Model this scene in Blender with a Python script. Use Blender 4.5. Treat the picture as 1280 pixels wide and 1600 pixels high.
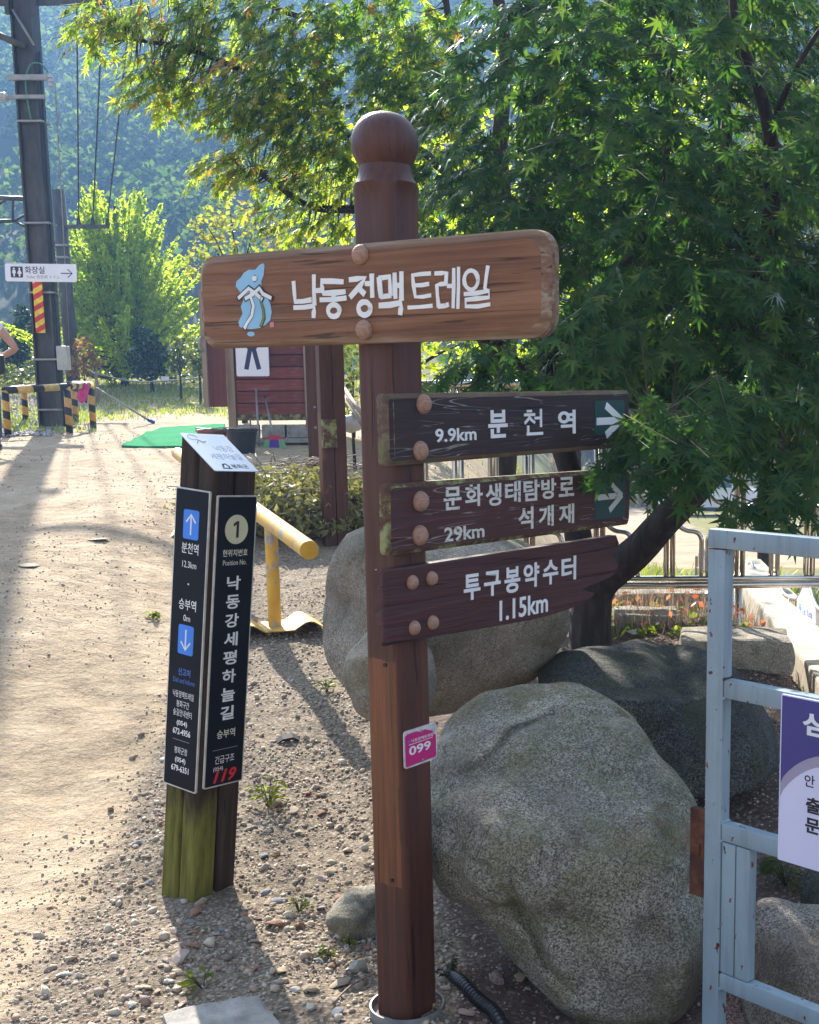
import bpy, bmesh, math, random
import numpy as np
from mathutils import Vector, Matrix, noise as mnoise

for o in list(bpy.data.objects): bpy.data.objects.remove(o)
scene = bpy.context.scene
COL = scene.collection
rad = math.radians

# ------------------------------------------------------------------ camera
FOC, PPX, PPY = 1970.0, 865.0, 928.0          # in pixels of the 1280 x 1600 photograph
EYE = 1.6
PITCH, ROLL = rad(9.085), rad(-0.35)
cam_data = bpy.data.cameras.new('camera')
cam_data.sensor_fit = 'HORIZONTAL'
cam_data.sensor_width = 36.0
cam_data.lens = 36.0 * FOC / 1280.0
cam_data.shift_x = (640.0 - PPX) / 1280.0
cam_data.shift_y = (PPY - 800.0) / 1280.0
cam_data.clip_start, cam_data.clip_end = 0.05, 3000.0
cam = bpy.data.objects.new('camera', cam_data)
COL.objects.link(cam)
CAM_R = (Matrix.Rotation(math.pi/2 - PITCH, 3, 'X') @ Matrix.Rotation(ROLL, 3, 'Z'))
cam.matrix_world = Matrix.Translation((0, 0, EYE)) @ CAM_R.to_4x4()
scene.camera = cam
scene.render.resolution_x, scene.render.resolution_y = 819, 1024

# ------------------------------------------------------------------ light
SUN_EL, SUN_AZ = rad(31.0), rad(-19.5)        # azimuth from +Y, negative = to the left
world = bpy.data.worlds.new('World')
scene.world = world
world.use_nodes = True
wn = world.node_tree
wn.nodes.clear()
sky = wn.nodes.new('ShaderNodeTexSky')
sky.sky_type = 'NISHITA'
sky.sun_disc = False
sky.sun_elevation = SUN_EL
sky.sun_rotation = SUN_AZ
sky.air_density, sky.dust_density, sky.ozone_density = 0.9, 2.5, 0.6
bg = wn.nodes.new('ShaderNodeBackground')
bg.inputs['Strength'].default_value = 0.07
wout = wn.nodes.new('ShaderNodeOutputWorld')
hs = wn.nodes.new('ShaderNodeHueSaturation')
hs.inputs['Saturation'].default_value = 0.5
wn.links.new(sky.outputs[0], hs.inputs['Color'])
wn.links.new(hs.outputs[0], bg.inputs['Color'])
wn.links.new(bg.outputs[0], wout.inputs['Surface'])

sun_dir = Vector((math.sin(SUN_AZ)*math.cos(SUN_EL), math.cos(SUN_AZ)*math.cos(SUN_EL), math.sin(SUN_EL)))
sun_data = bpy.data.lights.new('sun', 'SUN')
sun_data.energy = 4.6
sun_data.angle = rad(0.53)
sun_data.color = (1.0, 0.93, 0.82)
sun = bpy.data.objects.new('sun', sun_data)
COL.objects.link(sun)
sun.rotation_euler = sun_dir.to_track_quat('Z', 'Y').to_euler()

scene.view_settings.view_transform = 'Standard'
scene.view_settings.look = 'None'
scene.view_settings.gamma = 1.0
scene.view_settings.use_curve_mapping = False
scene.view_settings.exposure = 2.45
scene.render.engine = 'CYCLES'
scene.cycles.max_bounces = 6
scene.cycles.diffuse_bounces = 3
scene.cycles.glossy_bounces = 2
scene.cycles.transmission_bounces = 4
scene.cycles.transparent_max_bounces = 6
scene.cycles.volume_bounces = 0
scene.cycles.use_denoising = True
scene.cycles.sample_clamp_indirect = 6.0

# ------------------------------------------------------------------ helpers
rng = np.random.default_rng(7)
random.seed(7)

def ray(u, v):
    return CAM_R @ Vector(((u-PPX)/FOC, -(v-PPY)/FOC, -1.0))
def P(u, v, d):
    """world point seen at pixel (u, v) of the photograph, d metres ahead"""
    r = ray(u, v)
    return Vector((0, 0, EYE)) + r * (d / r.y)
def PZ(u, v, z):
    r = ray(u, v)
    return Vector((0, 0, EYE)) + r * ((z-EYE) / r.z)
def ppm(d):                                    # about how many pixels a metre takes at that distance
    return FOC / (d*0.987 + 0.1)

def sstep(a, b, x):
    t = np.clip((np.asarray(x, float)-a)/(b-a), 0, 1)
    return t*t*(3-2*t)

_perm = np.random.default_rng(3).permutation(512)
_val = np.random.default_rng(4).random(512)
def vnoise(x, y):                              # value noise, vectorised, about 0..1
    x = np.asarray(x, float); y = np.asarray(y, float)
    xi = np.floor(x).astype(int); yi = np.floor(y).astype(int)
    fx = x-xi; fy = y-yi
    fx = fx*fx*(3-2*fx); fy = fy*fy*(3-2*fy)
    def h(a, b): return _val[(_perm[(a) & 511] + b) & 511]
    return (h(xi, yi)*(1-fx)+h(xi+1, yi)*fx)*(1-fy) + (h(xi, yi+1)*(1-fx)+h(xi+1, yi+1)*fx)*fy
def fbm(x, y, o=4):
    s = 0; a = 0.5; n = 0
    for k in range(o):
        s = s + a*vnoise(x*2**k+17.3*k, y*2**k-9.1*k); n += a; a *= 0.5
    return s/n

# height of the ground
LY = [-60, 0, 3.9, 7, 9.3, 12, 15, 18.5, 24, 30, 45, 60, 75]
LZ = [-0.5, 0, 0, 0.28, 0.50, 0.86, 1.03, 1.11, 1.45, 1.85, 2.6, 4, 6]
QY = [-60, 0, 3.6, 5.5, 7, 9.3, 12, 15, 18.5, 24, 30, 45, 60, 75]
QZ = [-0.5, 0, 0.03, 0.31, 0.52, 0.75, 0.93, 1.02, 1.11, 1.45, 1.85, 2.6, 4, 6]
RY = [-60, 0, 3.2, 4.5, 6.3, 7.4, 8.3, 10, 14, 25, 50, 62, 75]
RZ = [-0.5, 0, 0, 0.16, 0.31, 0.30, 0.22, -0.15, -0.9, -1.7, -3.1, -2.5, 6]
def mountain(x, y):
    hc = np.clip(60 + (x+85)*0.9, 22, 84)
    near = hc * (0.45*sstep(62, 240, y)+0.55*np.clip((y-62)/178, 0, 1))
    near = near * (1 + 0.22*(fbm(x/23, y/23, 3)-0.5))
    far = 168 * np.clip((y-205)/185, 0, 1) ** 0.9 + 18*(fbm(x/50+9, y/50, 3)-0.5)*sstep(205, 260, y)
    return np.maximum(near, far)
def ground_z(x, y, micro=True):
    x = np.asarray(x, float); y = np.asarray(y, float)
    wd = np.maximum(y-9, 0)
    zl = np.interp(y, LY, LZ); tp = sstep(1.7, 3.3, -x)
    zl = zl*(1-tp) + np.interp(y, QY, QZ)*tp
    t = np.clip((x+0.9+0.14*wd)/(1.6+0.19*wd), 0, 1); t = t*t*(3-2*t)
    z = zl*(1-t) + np.interp(y, RY, RZ)*t
    z = z - 0.5*sstep(0.95, 1.6, x)*sstep(3.6, 5.0, y)*(1-sstep(9.0, 12.0, y))
    z = z + np.where(y > 62, mountain(x, y), 0)
    if micro:
        w = 1 - sstep(12, 40, y)
        z = z + w*(0.045*(fbm(x*1.6, y*1.6, 3)-0.5) + 0.045*(fbm(x*3.7+2, y*2.6, 4)-0.5) + 0.020*(fbm(x*8, y*8, 4)-0.5))
    return z
def gz(x, y): return float(ground_z(x, y))
def G(u, v, dmin=1.5, dmax=80):
    """the point of the ground seen at pixel (u, v)"""
    r = ray(u, v)
    d = np.linspace(dmin, dmax, 6000)
    xs = r.x/r.y*d; zs = EYE + r.z/r.y*d
    hit = np.nonzero(zs <= ground_z(xs, d))[0]
    k = d[hit[0]] if len(hit) else dmax
    return P(u, v, k)

def tag(o, label=None, cat=None, group=None, kind=None):
    if label: o['label'] = label
    if cat: o['category'] = cat
    if group: o['group'] = group
    if kind: o['kind'] = kind
    return o
def empty(name, loc, label=None, cat=None, group=None, rot=(0, 0, 0)):
    o = bpy.data.objects.new(name, None)
    o.empty_display_size = 0.1
    o.location = loc; o.rotation_euler = rot
    COL.objects.link(o)
    return tag(o, label, cat, group)
def link_mesh(name, me, mats, parent=None, loc=None, rot=None, smooth=None):
    if not isinstance(mats, (list, tuple)): mats = [mats]
    if not me.materials:
        for m in mats: me.materials.append(m)
    o = bpy.data.objects.new(name, me)
    COL.objects.link(o)
    if parent is not None: o.parent = parent
    if loc is not None: o.location = loc
    if rot is not None: o.rotation_euler = rot
    return o
def build(name, bm, mats, parent=None, loc=None, rot=None, smooth=False, auto=None):
    me = bpy.data.meshes.new(name)
    bmesh.ops.recalc_face_normals(bm, faces=bm.faces)
    bm.to_mesh(me); bm.free()
    if smooth or auto:
        me.shade_smooth()
    if auto:
        me.set_sharp_from_angle(angle=rad(auto))
    return link_mesh(name, me, mats, parent, loc, rot)
def np_mesh(name, V, Fc, mats, parent=None, mat_idx=None, smooth=False, kind=None):
    """V (n,3), Fc (m,k) with a fixed k"""
    V = np.asarray(V, np.float32); Fc = np.asarray(Fc, np.int32)
    me = bpy.data.meshes.new(name)
    k = Fc.shape[1]
    me.vertices.add(len(V)); me.vertices.foreach_set('co', V.ravel())
    me.loops.add(Fc.size); me.loops.foreach_set('vertex_index', Fc.ravel())
    me.polygons.add(len(Fc)); me.polygons.foreach_set('loop_start', np.arange(0, Fc.size, k, dtype=np.int32))
    me.update(calc_edges=True)
    if mat_idx is not None: me.polygons.foreach_set('material_index', np.asarray(mat_idx, np.int32))
    if smooth: me.shade_smooth()
    me.validate()
    o = link_mesh(name, me, mats, parent)
    if kind: o['kind'] = kind
    return o
def copy_thing(o, loc=None, rotz=None, scale=None, label=None, parent=None):
    c = o.copy(); COL.objects.link(c)
    if parent is not None: c.parent = parent
    if loc is not None: c.location = loc
    if rotz is not None: c.rotation_euler.z = rotz
    if scale is not None: c.scale = (scale,)*3 if np.isscalar(scale) else scale
    if label: c['label'] = label
    for ch in list(o.children): copy_thing(ch, parent=c)
    return c

# ---- bmesh shapes
def box(bm, c, s, rot=None, bevel=0.0, mi=0):
    """box with centre c, full sizes s; rot a 3x3 matrix"""
    M = Matrix.Translation(Vector(c)) @ (rot.to_4x4() if rot else Matrix.Identity(4)) @ Matrix.Diagonal((s[0], s[1], s[2], 1))
    r = bmesh.ops.create_cube(bm, size=1.0, matrix=M)
    fs = list({f for v in r['verts'] for f in v.link_faces})
    for f in fs: f.material_index = mi
    if bevel:
        es = list({e for f in fs for e in f.edges})
        bmesh.ops.bevel(bm, geom=es, offset=bevel, segments=2, affect='EDGES', profile=0.6)
def tube(bm, pts, r, n=8, cap=True, mi=0):
    """a round bar through the points; r one radius or one per point"""
    pts = [Vector(p) for p in pts]
    rs = r if isinstance(r, (list, tuple, np.ndarray)) else [r]*len(pts)
    rings = []; ref = None
    for i, p in enumerate(pts):
        t = (pts[min(i+1, len(pts)-1)] - pts[max(i-1, 0)])
        if t.length < 1e-9: t = Vector((0, 0, 1))
        t.normalize()
        if ref is None:
            ref = Vector((0, 0, 1)) if abs(t.z) < 0.9 else Vector((1, 0, 0))
        a = (ref - t*ref.dot(t))
        if a.length < 1e-6: a = t.orthogonal()
        a.normalize(); b = t.cross(a); ref = a
        rings.append([bm.verts.new(p + (a*math.cos(2*math.pi*k/n) + b*math.sin(2*math.pi*k/n))*rs[i]) for k in range(n)])
    for i in range(len(rings)-1):
        for k in range(n):
            f = bm.faces.new((rings[i][k], rings[i][(k+1) % n], rings[i+1][(k+1) % n], rings[i+1][k])); f.material_index = mi; f.smooth = True
    if cap:
        for rg in (rings[0], rings[-1]):
            try:
                f = bm.faces.new(rg); f.material_index = mi
            except ValueError: pass
def arc_pts(pts, per=6):
    """smooth a polyline (Catmull-Rom)"""
    pts = [Vector(p) for p in pts]; out = []
    for i in range(len(pts)-1):
        p0 = pts[max(i-1, 0)]; p1 = pts[i]; p2 = pts[i+1]; p3 = pts[min(i+2, len(pts)-1)]
        for k in range(per):
            t = k/per
            out.append(0.5*((2*p1) + (p2-p0)*t + (2*p0-5*p1+4*p2-p3)*t*t + (3*p1-p0-3*p2+p3)*t**3))
    out.append(pts[-1]); return out
def prism(bm, outline, y0, y1, mi=0, mi_side=None):
    """outline: (x, z) points; a slab between depths y0 (front) and y1"""
    f = [bm.verts.new((x, y0, z)) for x, z in outline]
    b = [bm.verts.new((x, y1, z)) for x, z in outline]
    n = len(outline)
    fa = bm.faces.new(f); fa.material_index = mi
    fb = bm.faces.new(b[::-1]); fb.material_index = mi
    for k in range(n):
        q = bm.faces.new((f[k], b[k], b[(k+1) % n], f[(k+1) % n])); q.material_index = mi if mi_side is None else mi_side
    return f
def rrect(x0, x1, z0, z1, r, n=6):
    out = []
    for cx, cz, a0 in ((x1-r, z1-r, 0), (x0+r, z1-r, 90), (x0+r, z0+r, 180), (x1-r, z0+r, 270)):
        for k in range(n+1):
            a = rad(a0 + 90*k/n); out.append((cx+r*math.cos(a), cz+r*math.sin(a)))
    return out
def dome(bm, c, r, h, n=14, rows=5, mi=0, axis_y=True):
    """a round cap lying on the plane y = c.y and bulging towards -y"""
    rings = []
    for j in range(rows):
        a = math.pi/2*j/(rows)
        rings.append([bm.verts.new((c[0]+r*math.cos(a)*math.cos(2*math.pi*k/n), c[1]-h*math.sin(a), c[2]+r*math.cos(a)*math.sin(2*math.pi*k/n))) for k in range(n)])
    top = bm.verts.new((c[0], c[1]-h, c[2]))
    for j in range(rows-1):
        for k in range(n):
            f = bm.faces.new((rings[j][k], rings[j][(k+1) % n], rings[j+1][(k+1) % n], rings[j+1][k])); f.smooth = True; f.material_index = mi
    for k in range(n):
        f = bm.faces.new((rings[-1][k], rings[-1][(k+1) % n], top)); f.smooth = True; f.material_index = mi
    f = bm.faces.new(rings[0][::-1]); f.material_index = mi

# ---- lettering
def text_bm(body, bold=0.0, depth=0.0, spacing=1.0, line=1.0, shear=0.0, align='CENTER'):
    cu = bpy.data.curves.new('lettering', 'FONT')
    cu.body = body; cu.size = 1.0; cu.offset = bold; cu.extrude = depth; cu.resolution_u = 3
    cu.space_character = spacing; cu.space_line = line; cu.shear = shear; cu.align_x = align
    o = bpy.data.objects.new('lettering', cu); COL.objects.link(o)
    dg = bpy.context.evaluated_depsgraph_get()
    me = bpy.data.meshes.new_from_object(o.evaluated_get(dg))
    bpy.data.objects.remove(o); bpy.data.curves.remove(cu)
    return me
def lettering(parent, body, x, z, mat, y, w=None, h=None, bold=0.0, thick=0.0016, spacing=1.0, line=1.0, shear=0.0, name='lettering', rot=0.0, align='CENTER'):
    """letters of a given width and/or height centred at (x, z) of the parent's face at depth y"""
    me = text_bm(body, bold, 0.5, spacing, line, shear, align)
    n = len(me.vertices); co = np.empty(n*3, np.float32); me.vertices.foreach_get('co', co); co = co.reshape(-1, 3)
    mn, mx = co.min(0), co.max(0); size = mx-mn
    sx = w/size[0] if w else None; sz = h/size[1] if h else None
    if sx is None: sx = sz
    if sz is None: sz = sx
    X = (co[:, 0]-(mn[0]+mx[0])/2)*sx; Zc = (co[:, 1]-(mn[1]+mx[1])/2)*sz
    Y = y - thick*(co[:, 2]-mn[2])/max(size[2], 1e-6) + 0.0004
    c, s = math.cos(rot), math.sin(rot)
    out = np.stack([x + X*c - Zc*s, Y, z + X*s + Zc*c], 1).astype(np.float32)
    me.vertices.foreach_set('co', out.ravel()); me.update()
    me.materials.clear(); me.name = name
    return link_mesh(name, me, mat, parent)
def stroke_shape(bm, pts, w, y0, y1, mi=0):
    """a brush stroke: a flat ribbon of varying width with blunt ends, as a thin slab; pts (x, z)"""
    pts = [Vector((p[0], p[1])) for p in pts]
    ws = w if isinstance(w, (list, tuple)) else [w]*len(pts)
    L, Rr = [], []
    for i, p in enumerate(pts):
        a = pts[max(i-1, 0)]; b = pts[min(i+1, len(pts)-1)]
        t = (b-a).normalized(); nn = Vector((-t.y, t.x))
        e = t*ws[i]*0.35 * (-1 if i == 0 else (1 if i == len(pts)-1 else 0))
        L.append(p+nn*ws[i]/2 + e*0.5); Rr.append(p-nn*ws[i]/2 + e*0.5)
    closed = (pts[0]-pts[-1]).length < 1e-6
    def vs(q, y): return bm.verts.new((q.x, y, q.y))
    lf = [vs(q, y0) for q in L]; rf = [vs(q, y0) for q in Rr]; lb = [vs(q, y1) for q in L]; rb = [vs(q, y1) for q in Rr]
    for i in range(len(pts)-1):
        for q in ((lf[i], rf[i], rf[i+1], lf[i+1]), (lf[i], lf[i+1], lb[i+1], lb[i]), (rf[i], rb[i], rb[i+1], rf[i+1])):
            f = bm.faces.new(q); f.material_index = mi
    for i in (0, len(pts)-1):
        f = bm.faces.new((lf[i], rf[i], rb[i], lb[i])); f.material_index = mi
def ellipse(cx, cz, rx, rz, n=20):
    return [(cx+rx*math.cos(2*math.pi*k/n+1.6), cz+rz*math.sin(2*math.pi*k/n+1.6)) for k in range(n)] 

class Face:
    """an upright flat face: the plane it lies on, so that things can be measured off the photograph onto it"""
    def __init__(s, o, ang):
        s.o = Vector(o); s.a = ang
        s.d = Vector((math.cos(ang), math.sin(ang), 0)); s.n = Vector((math.sin(ang), -math.cos(ang), 0))
    def at(s, u, v):
        r = ray(u, v); e = Vector((0, 0, EYE))
        t = (s.o-e).dot(s.n)/r.dot(s.n); p = e + r*t - s.o
        return p.dot(s.d), p.z

# ---- materials
MATS = {}
def new_mat(name):
    m = bpy.data.materials.new(name); m.use_nodes = True
    nt = m.node_tree; nt.nodes.clear()
    out = nt.nodes.new('ShaderNodeOutputMaterial'); b = nt.nodes.new('ShaderNodeBsdfPrincipled')
    nt.links.new(b.outputs[0], out.inputs['Surface'])
    MATS[name] = m
    return m, nt, b
def N(nt, kind, **kw):
    n = nt.nodes.new('ShaderNode'+kind)
    for k, v in kw.items(): setattr(n, k, v)
    return n
def lk(nt, a, b): nt.links.new(a, b)
def ramp(nt, fac, stops, interp='LINEAR'):
    r = N(nt, 'ValToRGB'); r.color_ramp.interpolation = interp
    el = r.color_ramp.elements
    while len(el) < len(stops): el.new(0.5)
    for e, (p, c) in zip(el, stops):
        e.position = p; e.color = tuple(c)+(1,) if not np.isscalar(c) else (c, c, c, 1)
    lk(nt, fac, r.inputs[0]); return r
def coords(nt, scale=(1, 1, 1), space='Object', rot=(0, 0, 0), loc=(0, 0, 0)):
    tc = N(nt, 'TexCoord'); mp = N(nt, 'Mapping')
    mp.inputs['Scale'].default_value = scale; mp.inputs['Rotation'].default_value = rot; mp.inputs['Location'].default_value = loc
    lk(nt, tc.outputs[space], mp.inputs[0]); return mp.outputs[0]
def noise(nt, vec, scale, detail=5, rough=0.55, dist=0.0, out='Fac'):
    n = N(nt, 'TexNoise'); n.inputs['Scale'].default_value = scale; n.inputs['Detail'].default_value = detail
    n.inputs['Roughness'].default_value = rough; n.inputs['Distortion'].default_value = dist
    lk(nt, vec, n.inputs['Vector']); return n.outputs[out]
def mixc(nt, fac, a, b, mode='MIX'):
    m = N(nt, 'Mix', data_type='RGBA', blend_type=mode)
    for sock, val in ((m.inputs[0], fac), (m.inputs[6], a), (m.inputs[7], b)):
        if hasattr(val, 'is_output'): lk(nt, val, sock)
        elif np.isscalar(val): sock.default_value = val if sock.type == 'VALUE' else (val, val, val, 1)
        else: sock.default_value = tuple(val)+(1,)
    return m.outputs[2]
def math_(nt, op, a, b=None, c=None, clamp=False):
    m = N(nt, 'Math', operation=op); m.use_clamp = clamp
    for sock, val in zip(m.inputs, (a, b, c)):
        if val is None: continue
        if hasattr(val, 'is_output'): lk(nt, val, sock)
        else: sock.default_value = val
    return m.outputs[0]
def bump(nt, b, h, strength=0.5, dist=0.01, prev=None):
    n = N(nt, 'Bump'); n.inputs['Strength'].default_value = strength; n.inputs['Distance'].default_value = dist
    lk(nt, h, n.inputs['Height'])
    if prev is not None: lk(nt, prev, n.inputs['Normal'])
    if b is not None: lk(nt, n.outputs[0], b.inputs['Normal'])
    return n.outputs[0]
def simple(name, stops, scale=8, rough=0.6, metal=0.0, stretch=(1, 1, 1), bmp=0.2, bdist=0.004, bscale=None, spec=0.4, detail=5, dist=0.0):
    m, nt, b = new_mat(name)
    v = coords(nt, stretch)
    f = noise(nt, v, scale, detail, 0.6, dist)
    if len(stops) == 1: stops = [(0.25, tuple(c*0.8 for c in stops[0])), (0.75, tuple(min(1, c*1.15) for c in stops[0]))]
    r = ramp(nt, f, stops)
    lk(nt, r.outputs[0], b.inputs['Base Color'])
    b.inputs['Roughness'].default_value = rough; b.inputs['Metallic'].default_value = metal
    b.inputs['Specular IOR Level'].default_value = spec
    if bmp:
        h = noise(nt, v, bscale or scale*3, 6, 0.65)
        bump(nt, b, h, bmp, bdist)
    return m
# ------------------------------------------------------------------ materials
def wood(name, stops, axis='X', fine=26, rough=0.62, bmp=0.55, bdist=0.003, extra=None, spec=0.3, crack=0.55):
    """grain that runs along one local axis, with dark cracks along it"""
    m, nt, b = new_mat(name)
    st = {'X': (0.035, 1, 1), 'Y': (1, 0.035, 1), 'Z': (1, 1, 0.035)}[axis]
    v = coords(nt, st)
    g1 = noise(nt, v, fine, 6, 0.6, 1.6)
    g2 = noise(nt, v, fine*4.5, 4, 0.7, 0.4)
    big = noise(nt, coords(nt, (1, 1, 1)), 5, 4, 0.6)
    mixv = math_(nt, 'ADD', math_(nt, 'MULTIPLY', g1, 0.55), math_(nt, 'ADD', math_(nt, 'MULTIPLY', g2, 0.25), math_(nt, 'MULTIPLY', big, 0.2)))
    r = ramp(nt, mixv, stops)
    ck = ramp(nt, noise(nt, v, fine*1.7, 3, 0.5, 2.2), [(0.325, 1.0), (0.375, 0.0)])
    col = mixc(nt, math_(nt, 'MULTIPLY', ck.outputs[0], crack), r.outputs[0], tuple(c*0.25 for c in stops[0][1]))
    if extra: col = extra(nt, col)
    lk(nt, col, b.inputs['Base Color'])
    b.inputs['Roughness'].default_value = rough; b.inputs['Specular IOR Level'].default_value = spec
    h = math_(nt, 'SUBTRACT', math_(nt, 'ADD', g1, math_(nt, 'MULTIPLY', g2, 0.5)), math_(nt, 'MULTIPLY', ck.outputs[0], 0.5))
    bump(nt, b, h, bmp, bdist)
    return m
def lichen(col_l, lo=0.55, hi=0.66, scale=14, amount=0.8):
    def f(nt, col):
        n = noise(nt, coords(nt), scale, 6, 0.7)
        r = ramp(nt, n, [(lo, 0.0), (hi, amount)])
        return mixc(nt, r.outputs[0], col, col_l)
    return f

def post_patch(nt, col):
    # the oblong on the left face where an older plate was taken off: bare orange wood with dark runs of stain
    tc = N(nt, 'TexCoord'); sx = N(nt, 'SeparateXYZ'); lk(nt, tc.outputs['Object'], sx.inputs[0])
    wob = math_(nt, 'MULTIPLY', math_(nt, 'SUBTRACT', noise(nt, coords(nt, (8, 8, 1.2)), 3, 5), 0.5), 0.07)
    zz = math_(nt, 'ADD', sx.outputs[2], math_(nt, 'MULTIPLY', wob, 0.5))
    yy = math_(nt, 'ADD', sx.outputs[1], wob)
    a = math_(nt, 'MULTIPLY', math_(nt, 'GREATER_THAN', zz, 0.385), math_(nt, 'LESS_THAN', zz, 0.965))
    c = math_(nt, 'LESS_THAN', sx.outputs[0], -0.0565)
    d = math_(nt, 'GREATER_THAN', yy, -0.047)
    mask = math_(nt, 'MULTIPLY', math_(nt, 'MULTIPLY', a, c), d)
    gr = noise(nt, coords(nt, (1, 1, 0.05)), 60, 4, 0.6)
    bare = ramp(nt, gr, [(0.3, (0.10, 0.034, 0.014)), (0.7, (0.22, 0.078, 0.028))])
    runs = ramp(nt, noise(nt, coords(nt, (1, 1, 0.02)), 42, 2, 0.5, 0.6), [(0.345, 0.85), (0.39, 0.0)])
    bare2 = mixc(nt, runs.outputs[0], bare.outputs[0], (0.025, 0.011, 0.007))
    return mixc(nt, mask, col, bare2)
M_POST = wood('brown_stained_wood', [(0.3, (0.040, 0.014, 0.009)), (0.5, (0.078, 0.027, 0.016)), (0.7, (0.125, 0.048, 0.028))], 'Z', 24, 0.5, 0.5, 0.003, post_patch, 0.4, 0.75)
M_BOARD = wood('varnished_board_wood', [(0.34, (0.09, 0.031, 0.011)), (0.47, (0.175, 0.072, 0.029)), (0.62, (0.275, 0.128, 0.060))], 'X', 20, 0.5, 0.9, 0.004, None, 0.35, 0.7)
M_BOARD_EDGE = wood('weathered_board_edge', [(0.32, (0.10, 0.055, 0.032)), (0.5, (0.22, 0.13, 0.08)), (0.66, (0.40, 0.33, 0.26))], 'X', 22, 0.8, 0.9, 0.004, None, 0.2, 0.7)
def white_cracks(nt, col):
    w = noise(nt, coords(nt, (0.05, 1, 1)), 16, 2, 0.5, 3.2)
    a = math_(nt, 'ABSOLUTE', math_(nt, 'SUBTRACT', w, 0.5))
    line = ramp(nt, a, [(0.004, 1.0), (0.010, 0.0)])
    br = ramp(nt, noise(nt, coords(nt), 6, 4), [(0.46, 0.0), (0.56, 0.55)])
    return mixc(nt, math_(nt, 'MULTIPLY', line.outputs[0], br.outputs[0]), col, (0.42, 0.40, 0.37))
M_DARK = wood('dark_stained_board', [(0.3, (0.018, 0.010, 0.009)), (0.5, (0.034, 0.017, 0.015)), (0.7, (0.056, 0.028, 0.022))], 'X', 22, 0.5, 0.7, 0.003, white_cracks, 0.35, 0.6)
M_MAROON = wood('maroon_stained_board', [(0.3, (0.036, 0.013, 0.011)), (0.5, (0.064, 0.022, 0.018)), (0.7, (0.092, 0.034, 0.027))], 'X', 22, 0.5, 0.8, 0.003, white_cracks, 0.35, 0.6)
M_MAROON2 = wood('ribbed_maroon_board', [(0.3, (0.034, 0.012, 0.011)), (0.5, (0.064, 0.022, 0.019)), (0.7, (0.086, 0.031, 0.026))], 'X', 12, 0.5, 1.0, 0.008, None, 0.35, 0.5)
M_DARK_EDGE = wood('worn_mossy_board_edge', [(0.3, (0.06, 0.035, 0.025)), (0.5, (0.15, 0.10, 0.07)), (0.7, (0.26, 0.21, 0.16))], 'X', 22, 0.85, 0.8, 0.004, lichen((0.16, 0.17, 0.07), 0.5, 0.62, 12, 0.7), 0.2, 0.7)
M_END = wood('lichen_covered_end', [(0.3, (0.06, 0.03, 0.022)), (0.5, (0.11, 0.06, 0.04)), (0.7, (0.16, 0.11, 0.07))], 'X', 22, 0.85, 0.8, 0.004, lichen((0.30, 0.33, 0.14), 0.47, 0.60, 18, 0.85), 0.2, 0.7)
M_PLUG = wood('bare_wood_plug', [(0.3, (0.22, 0.11, 0.075)), (0.5, (0.36, 0.21, 0.15)), (0.7, (0.48, 0.32, 0.24))], 'X', 75, 0.7, 0.8, 0.0015, None, 0.2, 0.55)
M_TIMBER = wood('dark_weathered_timber', [(0.3, (0.014, 0.009, 0.007)), (0.5, (0.034, 0.020, 0.014)), (0.7, (0.075, 0.045, 0.028))], 'Z', 26, 0.7, 0.9, 0.004, None, 0.25, 0.7)
def moss_low(nt, col):
    tc = N(nt, 'TexCoord'); sx = N(nt, 'SeparateXYZ'); lk(nt, tc.outputs['Object'], sx.inputs[0])
    n = noise(nt, coords(nt, (1, 1, 0.25)), 16, 5, 0.65)
    h = math_(nt, 'ADD', math_(nt, 'MULTIPLY', sx.outputs[2], -3.0), math_(nt, 'ADD', math_(nt, 'MULTIPLY', n, 1.5), 0.75))
    r = ramp(nt, h, [(0.35, 0.0), (0.75, 0.92)])
    mc = ramp(nt, noise(nt, coords(nt, (1, 1, 0.10)), 46, 7, 0.75), [(0.32, (0.05, 0.048, 0.012)), (0.48, (0.13, 0.125, 0.022)), (0.62, (0.19, 0.175, 0.035)), (0.75, (0.27, 0.22, 0.09))])
    return mixc(nt, r.outputs[0], col, mc.outputs[0])
M_TIMBER_MOSS = wood('mossy_green_timber', [(0.3, (0.016, 0.010, 0.007)), (0.5, (0.036, 0.022, 0.014)), (0.7, (0.075, 0.046, 0.026))], 'Z', 26, 0.8, 0.7, 0.003, moss_low, 0.2, 0.6)

def painted(name, col, wear_col=None, lo=0.6, hi=0.64, scale=40, rough=0.55, stretch=(1, 1, 1)):
    m, nt, b = new_mat(name)
    base = ramp(nt, noise(nt, coords(nt), 9, 4), [(0.3, tuple(c*0.86 for c in col)), (0.7, col)])
    c = base.outputs[0]
    if wear_col:
        w = ramp(nt, noise(nt, coords(nt, stretch), scale, 6, 0.75), [(lo, 0.0), (hi, 1.0)])
        c = mixc(nt, w.outputs[0], c, wear_col)
    lk(nt, c, b.inputs['Base Color']); b.inputs['Roughness'].default_value = rough
    return m
M_WHITE = painted('white_paint', (0.82, 0.82, 0.80), (0.35, 0.26, 0.2), 0.66, 0.70, 60)
M_WHITE_WORN = painted('crazed_white_paint', (0.66, 0.65, 0.58), (0.10, 0.05, 0.035), 0.57, 0.62, 55, 0.6, (0.5, 1, 1.6))
M_GREENSIGN = painted('green_arrow_paint', (0.012, 0.060, 0.052), (0.30, 0.34, 0.26), 0.70, 0.73, 22, 0.5, (0.3, 1, 1.5))
M_SKYBLUE = painted('sky_blue_paint', (0.27, 0.52, 0.72), None)
M_OLIVE = painted('olive_paint', (0.22, 0.22, 0.035), None)
M_INK = painted('black_ink', (0.012, 0.012, 0.014), None)
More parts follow.
